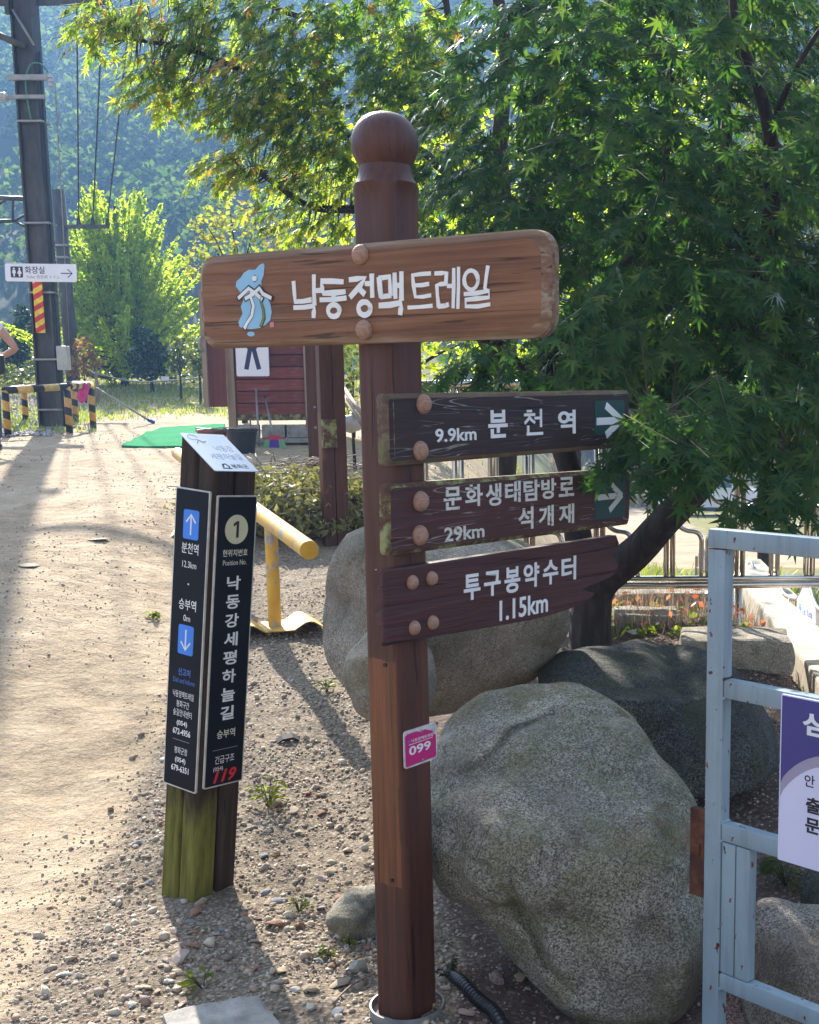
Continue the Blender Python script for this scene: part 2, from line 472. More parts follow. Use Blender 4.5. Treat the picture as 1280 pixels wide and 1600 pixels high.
M_SEAL = painted('pink_seal_paint', (0.62, 0.20, 0.26), None)
M_PANEL = simple('black_printed_panel', [(0.3, (0.0075, 0.008, 0.012)), (0.7, (0.011, 0.012, 0.016))], 5, 0.5, 0, (1, 1, 1), 0.05, 0.001, spec=0.12)
M_PANEL_RIM = simple('silver_panel_rim', [(0.3, (0.45, 0.43, 0.38)), (0.7, (0.68, 0.66, 0.6))], 20, 0.4, 0.3, bmp=0.1)
M_BLUE = painted('bright_blue_print', (0.045, 0.23, 0.80), None)
M_BLUE_TXT = painted('blue_letter_print', (0.06, 0.17, 0.55), None)
M_PRINT = painted('white_print', (0.80, 0.80, 0.78), None)
M_CREAM = painted('cream_print', (0.62, 0.60, 0.38), None)
M_CREAM_TXT = painted('pale_cream_print', (0.74, 0.72, 0.55), None)
M_GREY_TXT = painted('grey_print', (0.22, 0.22, 0.23), None)
M_RED = painted('red_print', (0.62, 0.012, 0.02), None)
M_ALU = simple('brushed_metal_plate', [(0.3, (0.55, 0.56, 0.58)), (0.7, (0.72, 0.73, 0.75))], 4, 0.38, 0.55, (1, 14, 1), 0.1, 0.001)
M_MAGENTA = painted('faded_magenta_print', (0.56, 0.012, 0.17), (0.62, 0.42, 0.46), 0.66, 0.74, 9)
M_PLATE = simple('chipped_white_plate', [(0.3, (0.34, 0.31, 0.29)), (0.55, (0.62, 0.6, 0.58)), (0.75, (0.74, 0.73, 0.72))], 25, 0.5)
M_BRASS = simple('tarnished_screw_metal', [(0.3, (0.12, 0.10, 0.06)), (0.7, (0.36, 0.32, 0.22))], 60, 0.45, 0.8)
M_SCREW = simple('dark_screw_metal', [(0.3, (0.02, 0.017, 0.015)), (0.7, (0.06, 0.05, 0.045))], 60, 0.5, 0.6)
M_GALV = simple('galvanised_collar', [(0.3, (0.16, 0.17, 0.18)), (0.5, (0.24, 0.245, 0.25)), (0.7, (0.34, 0.33, 0.32))], 14, 0.55, 0.5, bmp=0.25)
M_CONC = simple('grey_concrete', [(0.3, (0.17, 0.16, 0.14)), (0.5, (0.28, 0.26, 0.23)), (0.7, (0.38, 0.35, 0.31))], 12, 0.9, 0, bmp=0.7, bdist=0.006, bscale=60)
M_CONC_W = simple('sandy_concrete', [(0.3, (0.30, 0.26, 0.20)), (0.5, (0.44, 0.38, 0.29)), (0.7, (0.54, 0.47, 0.37))], 9, 0.9, 0, bmp=0.6, bdist=0.006, bscale=50)

def granite(name, dark, mid, light, moss=(0.10, 0.105, 0.045), moss_amt=0.55, stain=None, seed=0.0):
    m, nt, b = new_mat(name)
    v = coords(nt, loc=(seed, seed*0.7, -seed))
    speck = noise(nt, v, 120, 4, 0.8)
    speck2 = noise(nt, v, 210, 2, 0.7)
    vo = N(nt, 'TexVoronoi'); vo.inputs['Scale'].default_value = 270; lk(nt, v, vo.inputs['Vector'])
    vo2 = N(nt, 'TexVoronoi'); vo2.inputs['Scale'].default_value = 560; lk(nt, v, vo2.inputs['Vector'])
    sp = N(nt, 'SeparateColor'); lk(nt, vo.outputs['Color'], sp.inputs[0]); sp2 = N(nt, 'SeparateColor'); lk(nt, vo2.outputs['Color'], sp2.inputs[0])
    s = math_(nt, 'ADD', math_(nt, 'MULTIPLY', sp.outputs[0], 0.5), math_(nt, 'ADD', math_(nt, 'MULTIPLY', sp2.outputs[1], 0.25), math_(nt, 'MULTIPLY', speck, 0.25)))
    r = ramp(nt, s, [(0.22, dark), (0.42, mid), (0.62, light), (0.80, tuple(min(1, c*1.45) for c in light))])
    patch = noise(nt, v, 2.6, 5, 0.6, 0.6)
    c = mixc(nt, ramp(nt, patch, [(0.36, 0.6), (0.58, 0.0)]).outputs[0], r.outputs[0], tuple(x*0.55 for x in mid))
    c = mixc(nt, ramp(nt, noise(nt, v, 9, 6, 0.7, 0.8), [(0.35, 0.5), (0.47, 0.0)]).outputs[0], c, tuple(x*0.4 for x in mid))
    c = mixc(nt, ramp(nt, noise(nt, v, 5, 5, 0.6, 0.3), [(0.58, 0.0), (0.7, 0.45)]).outputs[0], c, tuple(min(1, x*1.15) for x in light))
    mo = ramp(nt, noise(nt, v, 3.4, 7, 0.75, 0.4), [(0.45, 0.0), (0.60, moss_amt)])
    c = mixc(nt, mo.outputs[0], c, mixc(nt, speck, moss, tuple(x*1.8 for x in moss)))
    if stain:
        so = ramp(nt, noise(nt, v, 4.2, 4, 0.6), [(0.60, 0.0), (0.68, 0.7)])
        c = mixc(nt, so.outputs[0], c, stain)
    li = ramp(nt, noise(nt, v, 15, 5, 0.65, 0.5), [(0.66, 0.0), (0.70, 0.55)])
    c = mixc(nt, li.outputs[0], c, (0.42, 0.43, 0.36) if light[0] > 0.3 else (0.2, 0.21, 0.18))
    crack = math_(nt, 'ABSOLUTE', math_(nt, 'SUBTRACT', noise(nt, v, 2.2, 3, 0.55, 0.9), 0.5))
    cr = ramp(nt, crack, [(0.0, 0.6), (0.0035, 0.0)])
    c = mixc(nt, math_(nt, 'MULTIPLY', cr.outputs[0], 0.75), c, tuple(x*0.5 for x in dark))
    lk(nt, c, b.inputs['Base Color'])
    b.inputs['Roughness'].default_value = 0.85; b.inputs['Specular IOR Level'].default_value = 0.25
    n1 = bump(nt, None, noise(nt, v, 11, 9, 0.7), 0.9, 0.05)
    n2 = bump(nt, None, math_(nt, 'SUBTRACT', speck, math_(nt, 'MULTIPLY', cr.outputs[0], 0.8)), 0.7, 0.006, n1)
    lk(nt, n2, b.inputs['Normal'])
    return m
M_GRANITE = granite('mossy_granite', (0.060, 0.053, 0.040), (0.235, 0.212, 0.165), (0.46, 0.425, 0.345), (0.125, 0.120, 0.05), 0.62, (0.21, 0.13, 0.06))
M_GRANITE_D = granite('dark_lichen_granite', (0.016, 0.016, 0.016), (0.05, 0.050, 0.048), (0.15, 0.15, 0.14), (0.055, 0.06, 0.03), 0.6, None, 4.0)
M_GRANITE_P = granite('pale_granite', (0.17, 0.145, 0.115), (0.36, 0.315, 0.25), (0.50, 0.445, 0.36), (0.125, 0.115, 0.055), 0.5, None, 8.0)
M_GRANITE_R = granite('rust_stained_granite', (0.07, 0.055, 0.04), (0.24, 0.20, 0.16), (0.42, 0.37, 0.31), (0.16, 0.13, 0.07), 0.3, (0.17, 0.06, 0.022), 12.0)
M_ROCK_RED = granite('reddish_granite', (0.07, 0.035, 0.03), (0.20, 0.12, 0.10), (0.34, 0.24, 0.21), (0.12, 0.09, 0.06), 0.2, None, 15.0)

def island_mat(name, stops, rough=0.85, bmp=0.0, spec=0.3):
    m, nt, b = new_mat(name)
    g = N(nt, 'NewGeometry')
    n = noise(nt, coords(nt), 130, 3, 0.7)
    r = ramp(nt, math_(nt, 'ADD', math_(nt, 'MULTIPLY', g.outputs['Random Per Island'], 0.8), math_(nt, 'MULTIPLY', n, 0.2)), stops)
    lk(nt, r.outputs[0], b.inputs['Base Color']); b.inputs['Roughness'].default_value = rough; b.inputs['Specular IOR Level'].default_value = spec
    if bmp: bump(nt, b, n, bmp, 0.003)
    return m
M_GRAVEL = island_mat('mixed_gravel', [(0.0, (0.12, 0.10, 0.08)), (0.2, (0.28, 0.225, 0.165)), (0.5, (0.39, 0.325, 0.245)), (0.72, (0.46, 0.40, 0.31)), (0.84, (0.27, 0.165, 0.105)), (0.93, (0.22, 0.22, 0.22)), (1.0, (0.58, 0.54, 0.47))], 0.8, 0.5)
M_BALLAST = island_mat('grey_ballast', [(0.0, (0.12, 0.12, 0.12)), (0.5, (0.3, 0.29, 0.28)), (1.0, (0.5, 0.48, 0.46))], 0.85)
M_CHIPS = island_mat('bark_chips_and_litter', [(0.0, (0.05, 0.032, 0.02)), (0.4, (0.15, 0.10, 0.065)), (0.7, (0.27, 0.2, 0.13)), (1.0, (0.38, 0.33, 0.25))], 0.9)

def leaf_mat(name, stops, tstops, trans=0.5, gloss=0.10, rough=0.42, bigs=1.1):
    m = bpy.data.materials.new(name); m.use_nodes = True
    nt = m.node_tree; nt.nodes.clear(); MATS[name] = m
    out = N(nt, 'OutputMaterial'); g = N(nt, 'NewGeometry'); oi = N(nt, 'ObjectInfo')
    ri = math_(nt, 'FRACT', math_(nt, 'ADD', g.outputs['Random Per Island'], oi.outputs['Random']))
    big = noise(nt, coords(nt), bigs, 3)
    f = math_(nt, 'ADD', math_(nt, 'MULTIPLY', ri, 0.6), math_(nt, 'MULTIPLY', big, 0.4))
    c = ramp(nt, f, stops); t = ramp(nt, f, tstops)
    d = N(nt, 'BsdfDiffuse'); lk(nt, c.outputs[0], d.inputs['Color'])
    tr = N(nt, 'BsdfTranslucent'); lk(nt, t.outputs[0], tr.inputs['Color'])
    mx = N(nt, 'MixShader'); mx.inputs[0].default_value = trans; lk(nt, d.outputs[0], mx.inputs[1]); lk(nt, tr.outputs[0], mx.inputs[2])
    gl = N(nt, 'BsdfGlossy'); gl.inputs['Roughness'].default_value = rough; gl.inputs['Color'].default_value = (0.9, 0.95, 1, 1)
    lw = N(nt, 'LayerWeight'); lw.inputs['Blend'].default_value = 0.25
    m2 = N(nt, 'MixShader'); lk(nt, math_(nt, 'MULTIPLY', lw.outputs['Fresnel'], gloss*4, clamp=True), m2.inputs[0])
    lk(nt, mx.outputs[0], m2.inputs[1]); lk(nt, gl.outputs[0], m2.inputs[2])
    lk(nt, m2.outputs[0], out.inputs['Surface'])
    return m
M_MAPLE = leaf_mat('maple_leaf_green', [(0.15, (0.027, 0.060, 0.022)), (0.5, (0.048, 0.094, 0.033)), (0.85, (0.088, 0.132, 0.042))], [(0.15, (0.10, 0.26, 0.02)), (0.5, (0.18, 0.36, 0.022)), (0.85, (0.36, 0.52, 0.03))], 0.45, 0.045, 0.5)
M_MAPLE_D = leaf_mat('maple_leaf_deep_green', [(0.15, (0.022, 0.052, 0.020)), (0.5, (0.040, 0.082, 0.030)), (0.85, (0.074, 0.118, 0.040))], [(0.15, (0.05, 0.16, 0.016)), (0.5, (0.09, 0.23, 0.02)), (0.85, (0.20, 0.34, 0.028))], 0.38, 0.045, 0.5)
M_MAPLE_Y = leaf_mat('maple_leaf_yellowing', [(0.15, (0.060, 0.115, 0.025)), (0.5, (0.095, 0.145, 0.028)), (0.85, (0.15, 0.16, 0.03))], [(0.15, (0.42, 0.66, 0.03)), (0.5, (0.58, 0.74, 0.04)), (0.85, (0.74, 0.70, 0.05))], 0.6, 0.05, 0.55)
M_MAPLE_O = leaf_mat('maple_leaf_orange', [(0.15, (0.18, 0.13, 0.025)), (0.5, (0.25, 0.14, 0.03)), (0.85, (0.26, 0.10, 0.03))], [(0.15, (0.72, 0.58, 0.06)), (0.5, (0.76, 0.45, 0.07)), (0.85, (0.72, 0.28, 0.07))], 0.6, 0.04, 0.55)
M_LIME = leaf_mat('lime_green_foliage', [(0.15, (0.09, 0.16, 0.02)), (0.85, (0.17, 0.23, 0.03))], [(0.15, (0.48, 0.66, 0.025)), (0.85, (0.66, 0.76, 0.05))], 0.72, 0.01, 0.6)
M_OLIVELEAF = leaf_mat('olive_foliage', [(0.15, (0.035, 0.06, 0.018)), (0.85, (0.095, 0.10, 0.035))], [(0.15, (0.12, 0.22, 0.02)), (0.85, (0.30, 0.30, 0.05))], 0.4, 0.05)
M_CONIFER = leaf_mat('dark_conifer_needles', [(0.15, (0.012, 0.034, 0.016)), (0.85, (0.03, 0.06, 0.022))], [(0.15, (0.02, 0.07, 0.01)), (0.85, (0.06, 0.14, 0.02))], 0.25, 0.04)
M_FOREST = leaf_mat('forest_foliage', [(0.2, (0.016, 0.036, 0.014)), (0.5, (0.030, 0.058, 0.020)), (0.8, (0.065, 0.09, 0.026))], [(0.1, (0.05, 0.13, 0.02)), (0.9, (0.22, 0.32, 0.03))], 0.4, 0.0, 0.6, 0.12)
M_RUST_LEAF = leaf_mat('rusty_autumn_foliage', [(0.15, (0.10, 0.07, 0.025)), (0.85, (0.2, 0.09, 0.04))], [(0.15, (0.34, 0.28, 0.04)), (0.85, (0.5, 0.2, 0.06))], 0.45, 0.04)
M_RED_LEAF = leaf_mat('red_seedling_leaf', [(0.15, (0.30, 0.07, 0.04)), (0.85, (0.42, 0.15, 0.09))], [(0.15, (0.55, 0.12, 0.05)), (0.85, (0.66, 0.3, 0.14))], 0.45, 0.04)
M_DRYGRASS = leaf_mat('dry_grass', [(0.15, (0.19, 0.16, 0.07)), (0.85, (0.32, 0.25, 0.13))], [(0.15, (0.3, 0.28, 0.1)), (0.85, (0.46, 0.36, 0.18))], 0.35, 0.03)
M_GRASS = leaf_mat('short_grass', [(0.15, (0.06, 0.10, 0.02)), (0.85, (0.15, 0.17, 0.035))], [(0.15, (0.28, 0.42, 0.03)), (0.85, (0.5, 0.52, 0.06))], 0.45, 0.03)
M_DRYSTALK = leaf_mat('dry_stalk', [(0.15, (0.22, 0.15, 0.11)), (0.85, (0.36, 0.28, 0.21))], [(0.15, (0.3, 0.2, 0.13)), (0.85, (0.45, 0.34, 0.24))], 0.3, 0.02)
M_CUTTINGS = leaf_mat('dried_hedge_cuttings', [(0.15, (0.10, 0.10, 0.030)), (0.5, (0.22, 0.20, 0.065)), (0.85, (0.36, 0.31, 0.13))], [(0.15, (0.2, 0.25, 0.05)), (0.85, (0.42, 0.38, 0.12))], 0.3, 0.03, 0.6)
M_BARK = simple('maple_bark', [(0.3, (0.013, 0.010, 0.008)), (0.5, (0.030, 0.021, 0.016)), (0.7, (0.062, 0.045, 0.034))], 22, 0.85, 0, (1, 1, 0.25), 0.8, 0.01)
M_TWIG = simple('green_brown_twig', [(0.3, (0.035, 0.03, 0.015)), (0.7, (0.09, 0.085, 0.035))], 20, 0.7, bmp=0)

M_STEEL = simple('polished_stainless_tube', [(0.3, (0.42, 0.38, 0.33)), (0.7, (0.62, 0.58, 0.52))], 6, 0.22, 0.95, bmp=0.0)
def chipped_gate(nt_name):
    m, nt, b = new_mat(nt_name)
    v = coords(nt)
    base = ramp(nt, noise(nt, v, 7, 4), [(0.3, (0.215, 0.285, 0.325)), (0.7, (0.265, 0.345, 0.385))])
    chip = ramp(nt, noise(nt, coords(nt, (1, 1, 0.6)), 62, 3, 0.5), [(0.664, 0.0), (0.672, 1.0)])
    cc = ramp(nt, noise(nt, v, 90, 2), [(0.45, (0.05, 0.018, 0.012)), (0.55, (0.26, 0.035, 0.03))])
    rust = ramp(nt, noise(nt, v, 13, 6, 0.7), [(0.66, 0.0), (0.72, 0.6)])
    grime = ramp(nt, noise(nt, coords(nt, (1, 1, 0.08)), 34, 6, 0.7), [(0.50, 0.0), (0.72, 0.45)])
    c = mixc(nt, grime.outputs[0], base.outputs[0], (0.12, 0.13, 0.125))
    c = mixc(nt, rust.outputs[0], c, (0.16, 0.10, 0.05))
    c = mixc(nt, chip.outputs[0], c, cc.outputs[0])
    lk(nt, c, b.inputs['Base Color']); b.inputs['Roughness'].default_value = 0.42
    bump(nt, b, math_(nt, 'SUBTRACT', math_(nt, 'MULTIPLY', noise(nt, v, 30, 3), 0.15), chip.outputs[0]), 0.3, 0.001)
    return m
M_GATE = chipped_gate('chipped_blue_grey_paint')
M_RUST = simple('rusty_iron', [(0.3, (0.028, 0.011, 0.008)), (0.5, (0.075, 0.026, 0.014)), (0.62, (0.15, 0.055, 0.025)), (0.66, (0.36, 0.31, 0.24))], 13, 0.75, 0.1, bmp=0.4)
def peeling_yellow():
    m, nt, b = new_mat('peeling_yellow_paint')
    v = coords(nt)
    base = ramp(nt, noise(nt, v, 9, 4), [(0.3, (0.56, 0.30, 0.025)), (0.7, (0.70, 0.42, 0.05))])
    w = ramp(nt, noise(nt, coords(nt, (1, 1, 0.6)), 11, 6, 0.7), [(0.535, 0.0), (0.565, 1.0)])
    g = ramp(nt, noise(nt, v, 40, 4), [(0.3, (0.24, 0.25, 0.25)), (0.7, (0.42, 0.42, 0.40))])
    ru = ramp(nt, noise(nt, v, 15, 6, 0.7), [(0.65, 0.0), (0.70, 0.8)])
    c = mixc(nt, w.outputs[0], base.outputs[0], g.outputs[0]); c = mixc(nt, ru.outputs[0], c, (0.14, 0.05, 0.02))
    lk(nt, c, b.inputs['Base Color']); b.inputs['Roughness'].default_value = 0.5
    return m
M_YELLOW = peeling_yellow()
M_YELLOW2 = simple('weathered_yellow_steel', [(0.3, (0.30, 0.15, 0.03)), (0.45, (0.50, 0.29, 0.04)), (0.7, (0.62, 0.40, 0.07))], 12, 0.6, bmp=0.2)
def stripes(name, ca, cb, period, vec=(1, 0, 0), duty=0.5, shear=(0, 0, 0)):
    m, nt, b = new_mat(name)
    tc = N(nt, 'TexCoord'); dp = N(nt, 'VectorMath', operation='DOT_PRODUCT')
    lk(nt, tc.outputs['Object'], dp.inputs[0]); dp.inputs[1].default_value = vec
    f = math_(nt, 'FRACT', math_(nt, 'DIVIDE', dp.outputs['Value'], period))
    s = math_(nt, 'LESS_THAN', f, duty)
    c = mixc(nt, s, ca, cb)
    d = ramp(nt, noise(nt, coords(nt), 14, 5), [(0.35, 0.7), (0.6, 1.0)])
    c = mixc(nt, 1.0, c, d.outputs[0], 'MULTIPLY')
    lk(nt, c, b.inputs['Base Color']); b.inputs['Roughness'].default_value = 0.5
    return m
M_HAZ_V = stripes('yellow_black_bands', (0.60, 0.31, 0.05), (0.012, 0.012, 0.012), 0.235, (0.3, 0.2, 1.0), 0.45)
M_HAZ_H = stripes('yellow_black_rail_bands', (0.62, 0.40, 0.13), (0.012, 0.012, 0.012), 0.36, (1.0, 0.0, 0.2), 0.42)
M_HAZ_PLATE = stripes('red_yellow_chevrons', (0.80, 0.55, 0.03), (0.55, 0.02, 0.03), 0.155, (-0.55, 0.0, 1.0), 0.5)
M_POLE = simple('dark_painted_steel', [(0.3, (0.035, 0.034, 0.036)), (0.5, (0.06, 0.058, 0.06)), (0.7, (0.10, 0.095, 0.095))], 6, 0.55, 0.3, (1, 1, 0.3), 0.1)
M_POLE_L = simple('grey_galvanised_steel', [(0.3, (0.20, 0.20, 0.20)), (0.7, (0.34, 0.34, 0.33))], 8, 0.5, 0.5)
M_GREYBOX = simple('pale_grey_box', [(0.3, (0.34, 0.33, 0.31)), (0.7, (0.46, 0.45, 0.43))], 8, 0.5)
M_WIRE = simple('black_cable', [(0.3, (0.015, 0.015, 0.016)), (0.7, (0.03, 0.03, 0.032))], 10, 0.5, bmp=0)
M_WIRE_G = simple('green_cable', [(0.3, (0.04, 0.16, 0.10)), (0.7, (0.07, 0.24, 0.15))], 10, 0.5, bmp=0)
M_PORC = simple('grey_porcelain', [(0.3, (0.3, 0.3, 0.31)), (0.7, (0.5, 0.5, 0.52))], 10, 0.25, bmp=0)
M_SIGNWHITE = simple('white_sign_face', [(0.3, (0.70, 0.70, 0.78)), (0.7, (0.78, 0.78, 0.84))], 3, 0.4, bmp=0)
M_NAVY = painted('navy_print', (0.022, 0.026, 0.085), None)
M_PURPLE = painted('purple_print', (0.060, 0.047, 0.225), None)
M_LAV = painted('lavender_print', (0.36, 0.32, 0.42), None)
M_NOTICE = simple('pale_lavender_sheet', [(0.3, (0.60, 0.58, 0.76)), (0.7, (0.66, 0.64, 0.80))], 3, 0.5, bmp=0)
def plank_tone(nt, col):
    oi = N(nt, 'ObjectInfo')
    r = ramp(nt, oi.outputs['Random'], [(0.0, 0.62), (1.0, 1.15)])
    w = ramp(nt, noise(nt, coords(nt, (0.3, 1, 1)), 9, 5), [(0.55, 0.0), (0.7, 0.5)])
    return mixc(nt, w.outputs[0], mixc(nt, 1.0, col, r.outputs[0], 'MULTIPLY'), (0.33, 0.20, 0.18))
M_SIDING = wood('red_stained_siding', [(0.3, (0.10, 0.026, 0.024)), (0.5, (0.19, 0.055, 0.05)), (0.7, (0.28, 0.10, 0.09))], 'X', 10, 0.7, 0.6, 0.004, plank_tone, 0.3, 0.6)
M_DOOR = wood('red_brown_door', [(0.3, (0.10, 0.028, 0.022)), (0.5, (0.15, 0.045, 0.035)), (0.7, (0.20, 0.065, 0.05))], 'Z', 10, 0.6, 0.4, 0.003)
M_TRIM = wood('pale_wood_trim', [(0.3, (0.17, 0.12, 0.085)), (0.5, (0.27, 0.20, 0.145)), (0.7, (0.36, 0.28, 0.21))], 'Z', 12, 0.7, 0.4, 0.003)
M_ROOF = simple('dark_shingle', [(0.3, (0.04, 0.035, 0.033)), (0.7, (0.09, 0.08, 0.075))], 10, 0.9)
M_MAT = simple('green_turf_mat', [(0.3, (0.02, 0.19, 0.075)), (0.7, (0.04, 0.28, 0.12))], 60, 1.0, bmp=0.5, spec=0.03)
M_BLACKPL = simple('black_plastic', [(0.3, (0.010, 0.010, 0.012)), (0.7, (0.02, 0.02, 0.023))], 8, 0.4, bmp=0.05)
M_BROWNPL = simple('red_brown_plastic', [(0.3, (0.15, 0.04, 0.022)), (0.7, (0.23, 0.07, 0.04))], 8, 0.5, bmp=0.05)
M_PINK = simple('bright_pink_cloth', [(0.3, (0.52, 0.03, 0.19)), (0.7, (0.72, 0.06, 0.30))], 20, 0.8, bmp=0.4)
M_BLUEPL = simple('blue_plastic', [(0.3, (0.03, 0.06, 0.38)), (0.7, (0.05, 0.10, 0.52))], 8, 0.4, bmp=0)
M_REDPL = painted('red_plastic', (0.55, 0.035, 0.06), None)
M_GREENPL = painted('green_plastic', (0.18, 0.48, 0.22), None)
M_VIOLETPL = painted('violet_plastic', (0.13, 0.04, 0.36), None)
M_CARPAINT = simple('silver_white_car_paint', [(0.3, (0.55, 0.57, 0.62)), (0.7, (0.66, 0.68, 0.72))], 1, 0.2, 0.3, bmp=0)
M_GLASS = simple('dark_window_glass', [(0.3, (0.02, 0.03, 0.05)), (0.7, (0.03, 0.045, 0.07))], 1, 0.08, bmp=0, spec=0.7)
M_RUBBER = simple('tyre_rubber', [(0.3, (0.012, 0.012, 0.013)), (0.7, (0.022, 0.022, 0.023))], 20, 0.8)
M_SKIN = simple('skin', [(0.3, (0.42, 0.22, 0.15)), (0.7, (0.50, 0.28, 0.20))], 12, 0.5, bmp=0.05)
M_SHIRT = simple('white_shirt_cloth', [(0.3, (0.62, 0.61, 0.66)), (0.7, (0.74, 0.73, 0.78))], 14, 0.9, bmp=0.3, bdist=0.01)
M_JEANS = simple('blue_jeans_cloth', [(0.3, (0.05, 0.07, 0.11)), (0.7, (0.09, 0.12, 0.17))], 30, 0.9)
M_HAIR = simple('black_hair', [(0.3, (0.01, 0.009, 0.008)), (0.7, (0.02, 0.018, 0.016))], 40, 0.5)

# ------------------------------------------------------------------ ground
def ground_material():
    m, nt, b = new_mat('gravelly_ground')
    v = coords(nt)
    def attr(n):
        a = N(nt, 'Attribute'); a.attribute_name = n; return a.outputs['Fac']
    big = noise(nt, v, 0.9, 5, 0.6)
    mid = noise(nt, v, 6, 6, 0.65)
    fine = noise(nt, v, 60, 5, 0.75)
    grit = noise(nt, v, 190, 3, 0.7)
    mixv = math_(nt, 'ADD', math_(nt, 'MULTIPLY', big, 0.35), math_(nt, 'ADD', math_(nt, 'MULTIPLY', mid, 0.3), math_(nt, 'MULTIPLY', fine, 0.35)))
    sand = ramp(nt, mixv, [(0.36, (0.17, 0.126, 0.080)), (0.45, (0.32, 0.243, 0.158)), (0.53, (0.42, 0.325, 0.218)), (0.64, (0.50, 0.40, 0.285))])
    speck = ramp(nt, grit, [(0.30, 0.55), (0.38, 0.0)])
    c = mixc(nt, speck.outputs[0], sand.outputs[0], (0.17, 0.125, 0.085))
    lite = ramp(nt, grit, [(0.66, 0.0), (0.72, 0.5)])
    c = mixc(nt, lite.outputs[0], c, (0.6, 0.53, 0.43))
    # gravel strip beside the path
    gv = N(nt, 'TexVoronoi'); gv.inputs['Scale'].default_value = 85; lk(nt, v, gv.inputs['Vector'])
    gcol = ramp(nt, gv.outputs['Color'], [(0.15, (0.11, 0.085, 0.06)), (0.45, (0.25, 0.195, 0.14)), (0.7, (0.33, 0.265, 0.195)), (0.9, (0.42, 0.36, 0.285))])
    gd = ramp(nt, gv.outputs['Distance'], [(0.35, 0.0), (0.75, 0.7)])
    gc = mixc(nt, gd.outputs[0], gcol.outputs[0], (0.10, 0.08, 0.06))
    edge = math_(nt, 'ADD', attr('gravel'), math_(nt, 'MULTIPLY', math_(nt, 'SUBTRACT', mid, 0.5), 0.9))
    c = mixc(nt, ramp(nt, edge, [(0.4, 0.0), (0.6, 0.9)]).outputs[0], c, gc)
    soilc = ramp(nt, mixv, [(0.36, (0.060, 0.040, 0.032)), (0.5, (0.115, 0.080, 0.064)), (0.64, (0.19, 0.14, 0.112))])
    sc = mixc(nt, ramp(nt, gv.outputs['Color'], [(0.72, 0.0), (0.8, 0.55)]).outputs[0], soilc.outputs[0], (0.27, 0.22, 0.185))
    se = math_(nt, 'ADD', attr('soil'), math_(nt, 'MULTIPLY', math_(nt, 'SUBTRACT', mid, 0.5), 0.7))
    c = mixc(nt, ramp(nt, se, [(0.42, 0.0), (0.58, 1.0)]).outputs[0], c, sc)
    gr = ramp(nt, mixv, [(0.36, (0.10, 0.10, 0.035)), (0.52, (0.19, 0.18, 0.06)), (0.66, (0.30, 0.25, 0.12))])
    ge = math_(nt, 'ADD', attr('green'), math_(nt, 'MULTIPLY', math_(nt, 'SUBTRACT', big, 0.5), 1.4))
    c = mixc(nt, ramp(nt, ge, [(0.45, 0.0), (0.6, 1.0)]).outputs[0], c, gr.outputs[0])
    fo = ramp(nt, mid, [(0.3, (0.016, 0.030, 0.012)), (0.7, (0.04, 0.06, 0.02))])
    c = mixc(nt, attr('wooded'), c, fo.outputs[0])
    lk(nt, c, b.inputs['Base Color'])
    b.inputs['Roughness'].default_value = 0.95; b.inputs['Specular IOR Level'].default_value = 0.15
    n1 = bump(nt, None, mid, 0.9, 0.07)
    n2 = bump(nt, None, fine, 0.7, 0.012, n1)
    n3 = bump(nt, None, math_(nt, 'SUBTRACT', grit, math_(nt, 'MULTIPLY', gv.outputs['Distance'], attr('gravel'))), 0.6, 0.006, n2)
    lk(nt, n3, b.inputs['Normal'])
    return m
ys = np.concatenate([np.linspace(-45, 0.8, 14), np.geomspace(1.0, 9, 230)[:], np.geomspace(9.06, 62, 130), np.geomspace(63, 430, 80)])
ts = np.concatenate([np.linspace(-2.6, -0.62, 26), np.linspace(-0.60, 0.36, 240), np.linspace(0.38, 2.6, 28)])
YY, TT = np.meshgrid(ys, ts, indexing='ij')
XX = TT*(np.maximum(YY, 0)+np.where(YY < 1, 14*(1-np.clip(YY, 0, 1)), 0) + 0.6)
ZZ = ground_z(XX, YY)
ny, nx = XX.shape
idx = np.arange(ny*nx).reshape(ny, nx)
quads = np.stack([idx[:-1, :-1], idx[:-1, 1:], idx[1:, 1:], idx[1:, :-1]], -1).reshape(-1, 4)
ground = np_mesh('ground', np.stack([XX, YY, ZZ], -1).reshape(-1, 3), quads, ground_material(), smooth=True)
tag(ground, kind='structure')
def gravel_mask(x, y):
    xl = np.interp(y, [1, 3.0, 3.8, 5.5, 8, 11], [-1.35, -1.42, -1.50, -1.72, -2.1, -2.6])
    return sstep(-0.22, 0.22, x-xl)*(1-sstep(7.8, 10.5, y))
def soil_mask(x, y):
    xl = np.interp(y, [0, 2.6, 3.3, 4.2, 5.2, 7, 9], [-0.40, -0.28, -0.25, -0.45, -0.7, -1.0, -1.2])
    far = 1-sstep(8.3, 9.3, y)
    return sstep(-0.10, 0.12, x-xl)*far
def green_mask(x, y):
    a = sstep(19, 26, y)*(1-sstep(0, 2, x)) * (0.25+0.75*sstep(22, 28, y))
    b_ = sstep(9, 14, y)*(1-sstep(20, 24, y))*sstep(1.3, 2.2, x)
    c = sstep(26, 32, y)*sstep(1.5, 4.5, x-0.02*y)*0.8
    return np.clip(a+b_+c, 0, 1)
fx, fy = XX.ravel(), YY.ravel()
for nm, val in (('gravel', gravel_mask(fx, fy)), ('soil', soil_mask(fx, fy)), ('green', green_mask(fx, fy)), ('wooded', sstep(58, 66, fy))):
    at = ground.data.attributes.new(nm, 'FLOAT', 'POINT'); at.data.foreach_set('value', np.asarray(val, np.float32))

